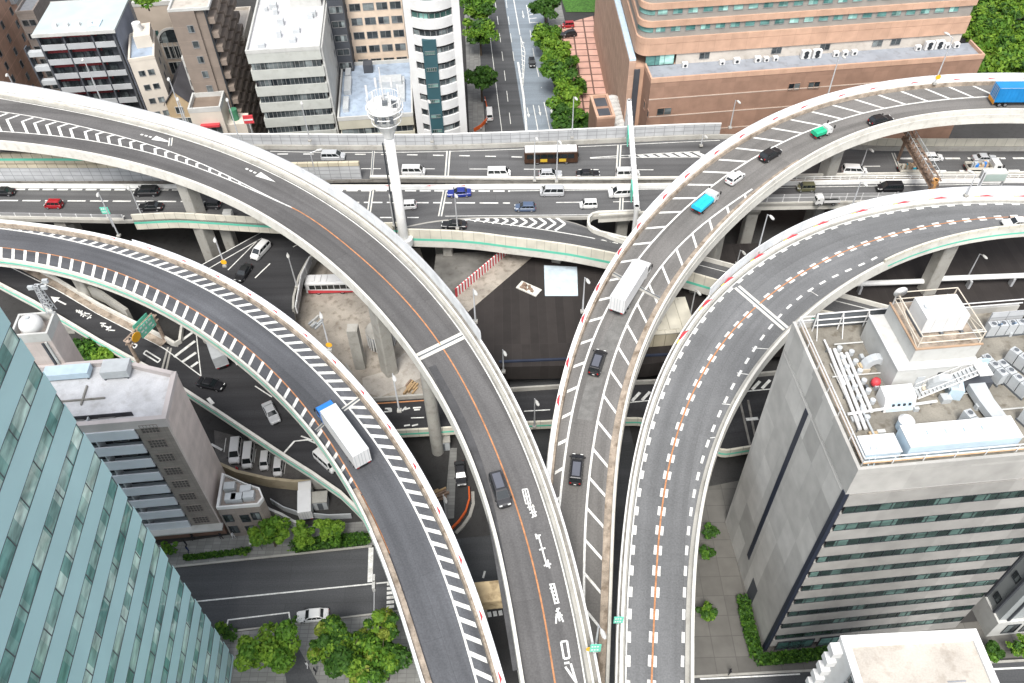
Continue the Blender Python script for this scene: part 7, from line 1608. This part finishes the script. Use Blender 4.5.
# ------------------------------------------------------------------ gantries
def gantry(label, a, c, zb, zt, w, mt, legs=(1, 1), box=False, signs=()):
    A, B_ = at(*a, zt), at(*c, zt); t = empty('sign_gantry', label, 'gantry', (A.x, A.y, zb), math.atan2(B_.y - A.y, B_.x - A.x)); L_ = (B_ - A).length; hz = zt - zb
    mb = MB()
    if box:
        mb.box(0, -w / 2, hz - w, L_, w / 2, hz)
        [mb.box(x, -w / 2 - .05, hz - w - .05, x + .12, w / 2 + .05, hz + .05) for x in np.arange(1, L_, 1.8)]
    else:
        for y in (-w / 2, w / 2):
            for z in (hz, hz - w): mb.tube((0, y, z), (L_, y, z), .14, n=6)
        k = 0; st = w * 1.1
        while k * st < L_ - st:
            x = k * st
            mb.tube((x, -w / 2, hz), (x + st, w / 2, hz), .09, n=5); mb.tube((x, -w / 2, hz - w), (x + st, -w / 2, hz), .09, n=5); mb.tube((x, w / 2, hz), (x, -w / 2, hz), .09, n=5); mb.tube((x, w / 2, hz - w), (x + st, w / 2, hz), .09, n=5); k += 1
    mb.build('beam', mt, t)
    if legs[0]: mb = MB(); mb.tube((.3, 0, 0), (.3, 0, hz), .4 if box else .3, n=10); mb.build('leg', mt, t)
    if legs[1]: mb = MB(); mb.tube((L_ - .3, 0, 0), (L_ - .3, 0, hz), .4 if box else .3, n=10); mb.build('leg', mt, t)
    return t, L_, hz
t, L_, hz = gantry('slim white gantry beam spanning both expressway carriageways', (629, 99), (637, 207), 13.5, 21.5, .9, WHITEB, box=True)
for x in (L_ * .28, L_ * .78): mb = MB(); mb.box(x, -.7, hz - 2.6, x + 3.2, -.5, hz + .2); s = mb.build('sign_panel', GREENP, t)
mb = MB(); mb.tube((-2.6, 0, 0), (.2, 0, hz), .25, n=8); mb.build('brace', WHITEB, t)
t, L_, hz = gantry('rusty brown box gantry standing across the expressway at right', (908, 132), (937, 181), 14, 20.5, 1.5, RUST)
mb = MB(); mb.box(0, -.72, hz - 1.5, L_, .72, hz - .8); mb.build('walkway', RUST, t); mb = MB(); mb.tube((L_ - .5, 0, 0), (L_ - .5, 0, hz), .6, n=8); mb.build('near_leg', mat('ochre_rust', (.42, .22, .08), .8, .3, 1.0), t)
for y in (-.8, .8): mb = MB(); [mb.tube((x, y, hz), (x, y, hz + 1), .05, n=5) for x in np.arange(0, L_, 1.4)]; mb.tube((0, y, hz + 1), (L_, y, hz + 1), .06, n=5); mb.build('handrail', LGREY, t)
t, L_, hz = gantry('gantry with green direction board and amber disc over the lower roadway', (126, 342), (154, 314), 7.2, 13.4, 1.0, mat('rust_spotted_steel', (.36, .28, .22), .7, .3, 1.5, stain=.6))
mb = MB(); mb.box(L_ * .38, .55, hz - 1.6, L_ * .88, .62, hz + .9); s = mb.build('sign_board', GREENP, t)
mb = MB(); mb.box(L_ * .38, -.62, hz - 1.6, L_ * .88, -.55, hz + .9); s2 = mb.build('sign_board', GREENP, t)
mb = MB()
for k, (x, z, w2, h2) in enumerate(((.42, .35, .5, .32), (.53, .35, .4, .32), (.64, .3, .3, .4), (.72, .35, .6, .3), (.42, -.5, .6, .3), (.55, -.55, .4, .4), (.68, -.5, .8, .3), (.5, -1.2, .3, .3), (.75, -1.2, .5, .3))): mb.box(L_ * x, -.64, hz + z, L_ * x + w2, -.622, hz + z + h2)
mb.build('lettering', WHITE, s2)
mb = MB(); mb.tube((L_ * .24, -.6, hz - .2), (L_ * .24, -.7, hz - .2), .95, n=16); mb.build('amber_disc', mat('amber_sign', (.75, .38, .02)), t)
# roadside signs
def plate(name, label, px, py, z, w, h, mt, rz=0, poleh=2.5, marks=True):
    P = at(px, py, z); P.z -= poleh; t = empty(name, label, 'sign', P, rz); mb = MB(); mb.box(-w / 2, -.05, poleh - h / 2, w / 2, .05, poleh + h / 2); s = mb.build('sign_face', mt, t)
    mb = MB(); mb.tube((0, .12, 0), (0, .12, poleh + h / 2), .08, n=6); mb.build('post', STEEL, t)
    if marks:
        mb = MB()
        for zz in (.18, -.28): [mb.box(x, -.065, poleh + h * zz, x + w * .16, -.052, poleh + h * (zz + .16)) for x in (-w * .38, -w * .14, w * .12)]
        mb.build('lettering', WHITE, s)
    return t
plate('road_sign', 'green sign plate on a post beside the lower left lamp', 105, 210.5, 19, 1.5, 1.5, GREENP, poleh=4)
plate('road_sign', 'two-row green sign at the bottom of the arc ramp wall', 595.5, 648, 25.5, 1.2, 1.8, GREENP, poleh=2)
plate('road_sign', 'green sign on the orange-line ramp wall at the bottom', 618.5, 620, 23, 1.1, 1.6, GREENP, poleh=1.6)
t = empty('sign_disc', 'amber round sign behind the two-row green sign', 'sign', at(590, 652, 23.5)); mb = MB(); mb.tube((0, 0, .9), (0, -.1, .9), .5, n=14); mb.build('disc', mat('amber_sign', (.75, .38, .02)), t); mb = MB(); mb.tube((0, .05, 0), (0, .05, 1), .07, n=6); mb.build('post', STEEL, t)
P = at(992, 186, 22.5); t = empty('message_sign', 'big pale message sign box mounted above the frosted ramp wall', 'sign', P, 0)
mb = MB(); mb.box(-1.9, .4, .6, 2.2, 1.9, 2.4); mb.build('sign_box', OFFW, t); mb = MB(); mb.box(-1.7, .36, .8, 2.0, .398, 2.2); mb.build('sign_face', mat('pale_green_face', (.30, .36, .33), .4, .1), t); mb = MB(); [mb.tube((x, .9, -1), (x, .9, .6), .2, n=8) for x in (-1.8, 2.2)]; mb.build('post', STEEL, t); mb = MB(); [mb.tube((-3 - k * .5, -1.2, -.6), (-1.8 - k * .5, .5, 3.2), .07, n=5) for k in (0, 1)]; mb.build('stay', STEEL, t)
P = at(228, 214, 15.2); P.z = 14.03; t = empty('equipment_cabinet', 'white equipment cabinet on the near shoulder of the lower carriageway', 'cabinet', P); mb = MB(); mb.box(-.8, -.6, .15, .8, .6, 1.9); mb.build('cabinet', OFFW, t); mb = MB(); mb.box(-.9, -.7, 0, .9, .7, .15); mb.build('plinth', CONC, t); mb = MB(); mb.box(-2.2, -.4, .1, -.85, .3, .5); mb.build('lid_box', WHITEB, t)
P = at(374.5, 583, 6); P.z = 0; t = empty('traffic_signal', 'white-backed traffic signal on a cantilever at the stop line', 'traffic signal', P, GRID); mb = MB(); mb.tube((0, -5, 0), (0, -5, 6.2), .12, .09, 8); mb.tube((0, -5, 6.0), (0, 0, 6.2), .07, n=6); mb.build('pole', STEEL, t)
for y in (-.7, .5): mb = MB(); mb.box(-.25, y - .45, 5.6, .15, y + .5, 6.7); mb.build('signal_head', OFFW, t)
# truss bridge piece, orange guard curve, construction odds under the ramps
t = empty('guard_rail', 'orange curved guard rail on the dark street under the arc ramp', 'guard rail', at(470, 517, 0)); pts = [at(x, y, .5) - t.location for x, y in ((469, 488), (469.5, 500), (466, 512), (459, 522), (452, 529))]
mb = MB(); wall_pts(mb, pts, .25, 0, .5); mb.build('rail', mat('orange_guard', (.55, .10, .02), .6, .1), t); mb = MB(); wall_pts(mb, [p + V((.6, -.5, -.5)) for p in pts], .5, 0, .3); mb.build('kerb', CONC, t)
a_, c_ = at(474, 594, 15), at(506, 590, 15); t = empty('portal_beam', 'rust-stained concrete portal beam under the arc ramp', 'beam', ((a_.x + c_.x) / 2, (a_.y + c_.y) / 2, 0), GRID); mb = MB(); mb.box(-4, -1.4, 13, 4.5, 1.4, 15.2); mb.build('beam', mat('rust_stained_concrete', (.42, .33, .20), .8, .3, .5, stain=.7), t); mb = MB(); mb.box(-2.6, -1.1, 0, -.6, 1.1, 12.99); mb.build('column', CONCD, t)
t = empty('work_fence', 'orange and white fence pieces by the stopped white van on the avenue', 'fence', at(484, 118, .1)); mb = MB(); wall_pts(mb, [at(x, y, .1) - t.location for x, y in ((474, 132), (481, 128), (486.5, 122), (487.5, 112), (485, 100))], .15, 0, 1.0); mb.build('rail', mat('orange_guard', (.55, .10, .02)), t); mb = MB(); [mb.tube(at(x, y, .1) - t.location, at(x, y, 1.3) - t.location, .12, n=6) for x, y in ((474, 132), (481, 128), (486.5, 122), (487.5, 112), (485, 100))]; mb.build('post', WHITE, t)
# ------------------------------------------------------------------ trees
LEAF = [leafmat('leaf_bright', (.065, .15, .012), (.20, .33, .035)), leafmat('leaf_mid', (.04, .115, .01), (.125, .25, .028)), leafmat('leaf_dark', (.018, .06, .008), (.065, .15, .022)), leafmat('leaf_olive', (.09, .13, .015), (.26, .31, .05))]
BARK = mat('bark', (.07, .055, .04), .9, .2)
def crown_mesh(R, Hc, n, leaf, seed, mats=(0, 1, 2), clumps=15, squash=.8):
    rs = np.random.RandomState(seed); cl = []
    for k in range(clumps):
        d = rs.normal(size=3); d /= np.linalg.norm(d); rr = rs.uniform(.4, .92); cl.append((d * rr * np.array([R, R, Hc / 2 * squash]), rs.uniform(.2, .42) * R, rs.uniform()))
    cl.append((np.zeros(3), .5 * R, .5)); mb = MB()
    for k in range(n):
        c, r, q = cl[rs.randint(len(cl))]; d = rs.normal(size=3); d /= np.linalg.norm(d); d[2] = abs(d[2]) * .8 + d[2] * .2
        p = c + d * r * rs.uniform(.55, 1.08) ** .6
        nn = d + rs.normal(size=3) * .55 + np.array([0, 0, .45]); nn /= np.linalg.norm(nn); a = np.cross(nn, rs.normal(size=3)); a /= np.linalg.norm(a); b_ = np.cross(nn, a); s_ = leaf * rs.uniform(.6, 1.3)
        a, b_ = a * s_, b_ * s_ * .62
        mi = mats[min(len(mats) - 1, int((1 - q) * len(mats) * .85 + rs.uniform(0, .8)))]
        mb.face([p - a, p - b_ * .9 + a * .1, p + a, p + b_ * .9 - a * .1], mi)
    return mb.mesh('crown', LEAF)
def trunk_mesh(H, r, R, seed):
    rs = np.random.RandomState(seed); mb = MB(); mb.tube((0, 0, 0), (0, 0, H * .62), r, r * .6, 8)
    for k in range(5):
        a_ = k * 1.26 + rs.uniform(0, .5); mb.tube((0, 0, H * rs.uniform(.35, .58)), (math.cos(a_) * R * .6, math.sin(a_) * R * .6, H * rs.uniform(.7, .85)), r * .45, r * .15, 6)
    return mb.mesh('trunk', BARK)
CROWNS = {}
def tree(label, px, py, R, H, style=(0, 1, 2), seed=0, n=1300, leaf=.42, z=0, group=None, name='tree', cat='tree'):
    """px, py: where the middle of the crown is seen"""
    Hc = min(H * .72, R * 2.0); zc = H - Hc / 2; P = at(px, py, z + zc); P.z = z
    t = empty(name, label, cat, P, seed * 1.7, group)
    k = (style, seed % 5, round(R / leaf))
    if k not in CROWNS: CROWNS[k] = (crown_mesh(R, Hc, n, leaf, seed, style), R, Hc)
    me, R0, H0 = CROWNS[k]; o = bpy.data.objects.new('crown', me); C.objects.link(o); o.parent = t; o.location = (0, 0, zc); o.scale = (R / R0, R / R0, Hc / H0)
    o = bpy.data.objects.new('trunk', trunk_mesh(H, max(.12, R * .06), R, seed)); C.objects.link(o); o.parent = t
    return t
B_, M_, D_, O_ = (0, 0, 1), (0, 1, 2), (1, 2, 2), (3, 0, 2)
for a in (('round bright green tree beside the small brown corner building', 270, 534, 2.9, 6, B_, 1, 2000, .34), ('bright green tree by the curved white ramp wall', 303, 535, 2.1, 5, B_, 2, 1500, .3), ('bright green tree between hedge and white ramp wall', 329, 532, 2.3, 5.2, B_, 3, 1500, .3),
    ('tall leafy tree in the lower left beside the footpath', 268, 648, 4.1, 10.5, B_, 4, 4600, .33), ('olive-tinted tree over the white parked car', 336, 634, 2.9, 9, O_, 5, 3600, .32), ('reddish-tipped tree nearest the bluish ramp', 380, 630, 2.9, 9.5, O_, 6, 1800, .36), ('dense tree at the bottom of the leafy corner', 347, 658, 4.1, 9.5, O_, 7, 5200, .34), ('dark dense tree beside the ramp at the bottom edge', 382, 662, 3.8, 10, M_, 8, 4600, .33), ('low leafy tree right of the footpath', 322, 650, 2.0, 6.5, O_, 9, 1400, .32),
    ('dark tree in the gap under the lower roadway', 93, 352, 4.6, 8, M_, 10, 2400, .5), ('yellow-green tree in the gap under the lower roadway', 106, 358, 3.4, 7, O_, 11, 1500, .45)): tree(*a)
for k, (px, py, R, H, st, lab) in enumerate(((479, 7, 4.2, 10, M_, 'street tree at the top left of the avenue'), (480, 32, 4.0, 9.5, M_, 'bright street tree left of the avenue, second from the top'), (481, 79, 3.8, 9, D_, 'dark street tree by the stopped white van'), (546, 8, 4.6, 10, D_, 'dark street tree right of the avenue at the top'), (549, 35, 4.2, 9, M_, 'street tree left of the parked red car'), (556, 52, 4.4, 9.5, B_, 'bright street tree below the parked cars'), (560, 74, 5.0, 10, M_, 'broad street tree halfway along the terracotta paving'), (568, 98, 4.4, 11, B_, 'tall bright street tree behind the noise wall lamp'), (568, 119, 4.2, 8, D_, 'dark low tree just behind the noise wall'), (588, 125, 2.4, 5, D_, 'small dark shrub-like tree by the brown lodge'), (568, 62, 3.2, 6, M_, 'small green tree beside the terracotta paving'), (576, 86, 2.6, 5, D_, 'low dark tree edging the terracotta paving'))):
    tree(lab, px, py, R * (1.3 if px < 500 else 1.12), H * 1.1, st, 20 + k, 2600, .5, group='trees along the avenue')
k = 0
for row, (y, xs) in enumerate(((66, (986, 996, 1007, 1019)), (50, (984, 994, 1004, 1015, 1026)), (34, (982, 991, 1000, 1024)), (16, (981, 990, 999, 1026)), (-1, (984, 995, 1006, 1018)))):
    for x in xs:
        side = ['lowest', 'second', 'third', 'fourth', 'topmost'][row]; col = ['first', 'second', 'third', 'fourth', 'fifth'][xs.index(x)]
        tree(f'leafy tree in the upper right wood, {side} row, {col} from the hotel', x, y, 5.2, 11, (B_, M_, O_, B_, M_)[(row + k) % 5], 40 + k, 1400, .6, group='trees in the upper right wood'); k += 1
for a in (('shrub at the corner of the teal tower', 168, 549, 1.4, 2.6, M_, 70, 600, .25), ('clipped shrub between teal tower and street', 221, 628, 1.0, 2.2, M_, 71, 500, .22), ('low shrub beside the white bay marking', 229, 634, 1.2, 1.8, D_, 72, 500, .22), ('shrub by the foot of the orange-line ramp, upper one', 707, 551, 1.3, 3, D_, 73, 600, .25), ('round shrub by the foot of the orange-line ramp, lower one', 706, 612, 1.7, 3.6, M_, 74, 800, .28), ('upper shrub in the narrow strip by the orange-line ramp', 711, 531, 1.3, 2.8, D_, 75, 500, .25), ('shrub on the pavement below the finned building', 991, 651, 1.6, 3, D_, 76, 700, .25), ('flowering shrub at the right edge below the finned building', 1020, 647, 1.8, 3.4, M_, 77, 700, .25), ('little shrub in the kerbside planter by the white box', 242, 552, .8, 1.2, M_, 78, 300, .18), ('green planting on the arched building roof', 146, 1, 3.2, 3.4, B_, 79, 900, .35, 30)):
    tree(*a, name='shrub', cat='shrub')
def hedge(label, pix, w, h, seed, z=0.0, n=900):
    pts = [at(x, y, z) for x, y in pix]; t = empty('hedge', label, 'hedge', pts[0]); rs = np.random.RandomState(seed); mb = MB(); acc = [0]
    for i in range(1, len(pts)): acc.append(acc[-1] + (pts[i] - pts[i - 1]).length)
    for k in range(n):
        d = rs.uniform(0, acc[-1]); i = max(0, int(np.searchsorted(acc, d)) - 1); p = pts[i].lerp(pts[i + 1], (d - acc[i]) / (acc[i + 1] - acc[i])) - t.location
        q = np.array([p.x + rs.uniform(-w, w) / 2, p.y + rs.uniform(-w, w) / 2, h * rs.uniform(.3, 1) ** .5]); nn = rs.normal(size=3) + np.array([0, 0, 1.0]); nn /= np.linalg.norm(nn); a = np.cross(nn, rs.normal(size=3)); a /= np.linalg.norm(a); b_ = np.cross(nn, a); a *= .26; b_ *= .17
        mb.face([q - a, q - b_, q + a, q + b_], rs.choice([1, 2, 2, 2]))
    mb.build('foliage', LEAF, t); m2 = MB(); wall_pts(m2, [p - t.location for p in pts], w * .8, 0, h * .45); m2.build('shade_core', mat('hedge_shade', (.02, .04, .01), .9, .3, 2), t); return t  # dark block within the leaves carries the hedge's inner shade as colour
hedge('trimmed dark hedge between street and the bright green trees', [(296, 549), (330, 545), (367, 541)], 2.0, 1.4, 1, 0, 1800)
hedge('hedge strip along the left foot of the grey stone building', [(742, 602), (748, 630), (755, 655)], 1.8, 1.2, 2, 0, 1300)
hedge('hedge along the front of the grey stone building', [(758, 662), (800, 658), (832, 654)], 1.6, 1.1, 3, 0, 1400)
hedge('thin grassy verge in front of the pavement by the taupe block', [(186, 559), (230, 554), (250, 551)], .9, .5, 4, 0, 700)
hedge('hedge beside the white parked car', [(296, 621), (318, 618.5)], .8, .8, 5, 0, 400)
# ------------------------------------------------------------------ small street things
P = at(259, 544, .12); t = empty('bus_shelter', 'small white box shelter on the pavement by the taupe block', 'shelter', at(258, 547, .12), GRID); mb = MB(); mb.box(-.8, -.6, 2.0, .8, .6, 2.2); mb.build('roof', WHITEB, t); mb = MB(); mb.box(-.75, .4, 0, .75, .5, 2.0); [mb.tube((x, -.5, 0), (x, -.5, 2.0), .04, n=6) for x in (-.7, .7)]; mb.build('frame', DFRAME, t)
t = empty('perimeter_wall', 'curved white wall with railing behind the bright green trees', 'wall', at(300, 510, 0)); mb = MB(); wall_pts(mb, [at(x, y, 0) - t.location for x, y in ((262, 508), (272, 516), (284, 521), (296, 528), (302, 530))], .4, 0, 2.2); mb.build('wall', OFFW, t); mb = MB(); wall_pts(mb, [at(x, y, 0) - t.location for x, y in ((272, 503), (285, 511), (300, 516), (330, 519), (352, 518))], .15, 0, 1.3); mb.build('railing', LGREY, t)
t = empty('yard_wall', 'long tan concrete wall below the row of parked white cars', 'wall', at(250, 480, 0)); mb = MB(); wall_pts(mb, [at(x, y, 0) - t.location for x, y in ((218, 469), (240, 479), (270, 486), (296, 489), (313, 489))], .5, 0, 2.4); mb.build('wall', mat('tan_concrete_wall', (.34, .29, .20), .85, .15, stain=.3), t)
flat('parking_bay', [(214, 430), (236, 436), (312, 470), (312, 486), (296, 487), (270, 484), (240, 477), (216, 466)], .02, mat('parking_asphalt', (.10, .095, .09), .9, .25, .6, fine=.15))
mb = MB(); [line_mb(mb, [(x, y), (x - 2, y + 14)], .12, .03) for x, y in ((226, 438), (241, 444), (256, 449), (271, 454), (286, 460))]; line_mb(mb, [(211, 444), (222, 450)], .4, .03); tag(mb.build('road_marking', ROADW), kind='structure')
t = empty('traffic_cone', 'small red cone beside the parked white cars', 'cone', at(237, 469, .02)); mb = MB(); mb.tube((0, 0, .04), (0, 0, .75), .24, .04, 10); mb.build('cone', REDP, t); mb = MB(); mb.box(-.28, -.28, 0, .28, .28, .05); mb.build('foot', PLAST, t)
# ------------------------------------------------------------------ people
SKIN = mat('skin', (.45, .28, .19), .6, .05); HAIR = mat('black_hair', (.012, .01, .01), .6, .1)
def person(label, px, py, z, rz, cloth, stride=.16):
    t = empty('person', label, 'person', at(px, py, z), rz)
    J = [(0, 0, .95), (0, 0, 1.2), (0, 0, 1.42), (0, 0, 1.52), (.02, 0, 1.66), (0, .17, 1.40), (.06, .23, 1.14), (.2, .2, .92), (0, -.17, 1.40), (-.06, -.23, 1.14), (.04, -.22, .9), (0, .09, .9), (stride, .1, .5), (stride * .7, .1, .07), (stride * .7 + .16, .1, .04), (0, -.09, .9), (-stride * .4, -.1, .5), (-stride * 1.6, -.1, .09), (-stride * 1.6 + .15, -.1, .04)]
    E = [(0, 1), (1, 2), (2, 3), (3, 4), (2, 5), (5, 6), (6, 7), (2, 8), (8, 9), (9, 10), (0, 11), (11, 12), (12, 13), (13, 14), (0, 15), (15, 16), (16, 17), (17, 18)]
    Rr = [.15, .14, .15, .055, .1, .07, .05, .035, .07, .05, .035, .09, .065, .045, .04, .09, .065, .045, .04]
    me = bpy.data.meshes.new('body'); me.from_pydata(J, E, []); o = bpy.data.objects.new('body', me); C.objects.link(o); o.parent = t
    md = o.modifiers.new('Skin', 'SKIN'); sv = me.skin_vertices[0].data
    for q, r in zip(sv, Rr): q.radius = (r, r)
    sv[0].use_root = True; o.modifiers.new('Sub', 'SUBSURF').levels = 1; o.modifiers['Sub'].render_levels = 1; me.materials.append(cloth)
    mb = MB(); mb.loft([[V((.02 + math.cos(2 * PI * i / 10) * r, math.sin(2 * PI * i / 10) * r * .85, zz)) for i in range(10)] for r, zz in ((.1, 1.66), (.118, 1.72), (.1, 1.78), (.04, 1.81))]); mb.build('hair', HAIR, t, True)
    return t
CL = [mat('dark_clothes', (.02, .02, .025), .85, .1), mat('white_shirt', (.5, .5, .5), .85, .05), mat('navy_clothes', (.02, .03, .08), .85, .1)]
for a in (('person in dark clothes walking along the pavement nearest the teal tower', 187, 546, .12, 1.2, CL[0]), ('person in navy clothes close behind the dark-clad walker', 189, 552, .12, 1.2, CL[2]), ('person in dark clothes by the taupe block entrance', 194, 540, .12, .2, CL[0]), ('person in dark clothes standing left of the small brown corner building', 222, 539, .12, 2.6, CL[0]), ('person in white shirt in front of the small brown corner building', 234, 538, .12, 0, CL[1]), ('person in white shirt on the footpath under the trees', 308, 667, .14, 1.0, CL[1]), ('person in dark clothes on the footpath under the trees', 316, 673, .14, 1.0, CL[0]), ('person in dark clothes crossing the plaza kerb at right', 729, 674, .12, .4, CL[0])): person(*a)
# stored materials and site clutter in the yards under the ramps
rr = random.Random(21)
for lab, px, py, z, cols in (('stack of brown boards beside the round column under the arc ramp', 436, 497, 0, [RUST, mat('timber', (.35, .24, .13), .8, .2)]), ('pile of grey concrete blocks at the bus yard edge', 345, 372, 3.03, [CONC, CONCD]), ('stack of pale pipes and boards in the bus yard', 318, 322, 3.03, [OFFW, LGREY]), ('heap of tan boards on the concrete floor by the low cross road', 410, 390, 3.06, [mat('timber', (.35, .24, .13)), RUST])):
    t = empty('material_stack', lab, 'stack', at(px, py, z), rr.uniform(0, 3))
    for k in range(6): x, y, l_ = rr.uniform(-1.2, 1.2), -1 + k * .36, rr.uniform(1.2, 2.6); mb = MB(); mb.box(x - l_ / 2, y, .0, x + l_ / 2, y + .3, rr.uniform(.2, .7)); mb.build('board', rr.choice(cols), t)
for lab, px, py, z, w_, d_, hh in (('grey utility kiosk under the arc ramp beside the round column', 443, 447, 0, 2.4, 1.6, 2.4), ('small grey kiosk in the dark yard beside the parked white lorry', 322, 505, 0, 2.2, 1.8, 2.3)):
    t = empty('utility_kiosk', lab, 'kiosk', at(px, py, z), GRID); mb = MB(); mb.box(-w_ / 2, -d_ / 2, 0, w_ / 2, d_ / 2, hh); mb.build('wall', LGREY, t); mb = MB(); mb.box(-w_ / 2 - .15, -d_ / 2 - .15, hh + .002, w_ / 2 + .15, d_ / 2 + .15, hh + .15); mb.build('roof', CONC, t); mb = MB(); mb.box(-.4, -d_ / 2 - .04, .1, .4, -d_ / 2 - .003, 1.9); mb.build('door', STEELD, t)
for n_, o in list(PROTO.items()):
    if n_ not in USED:
        for ch in list(o.children_recursive): bpy.data.objects.remove(ch)
        bpy.data.objects.remove(o)
# ------------------------------------------------------------------ light
w = bpy.data.worlds.new('World'); S.world = w; w.use_nodes = True
nt = w.node_tree; bg = nt.nodes['Background']; sky = nt.nodes.new('ShaderNodeTexSky'); sky.sky_type = 'NISHITA'
SUN_EL, SUN_AZ = math.radians(58), math.radians(190)
sky.sun_disc = False; sky.sun_elevation = SUN_EL; sky.sun_rotation = SUN_AZ; sky.air_density = 1.0; sky.dust_density = 3.0; sky.ozone_density = 1.0
hs = nt.nodes.new('ShaderNodeHueSaturation'); hs.inputs['Saturation'].default_value = .35
nt.links.new(sky.outputs[0], hs.inputs['Color']); nt.links.new(hs.outputs[0], bg.inputs['Color'])
bg.inputs['Strength'].default_value = .145
sd = bpy.data.lights.new('sun', 'SUN'); sd.energy = 1.9; sd.angle = math.radians(20); sd.color = (1, .97, .92)
so = bpy.data.objects.new('sun', sd); C.objects.link(so)
sdir = V((math.sin(SUN_AZ) * math.cos(SUN_EL), math.cos(SUN_AZ) * math.cos(SUN_EL), math.sin(SUN_EL)))
so.rotation_euler = sdir.to_track_quat('Z', 'Y').to_euler(); so.location = (0, 0, 300)
S.view_settings.view_transform = 'Standard'; S.view_settings.look = 'None'; S.view_settings.gamma = 1; S.view_settings.exposure = 1.0
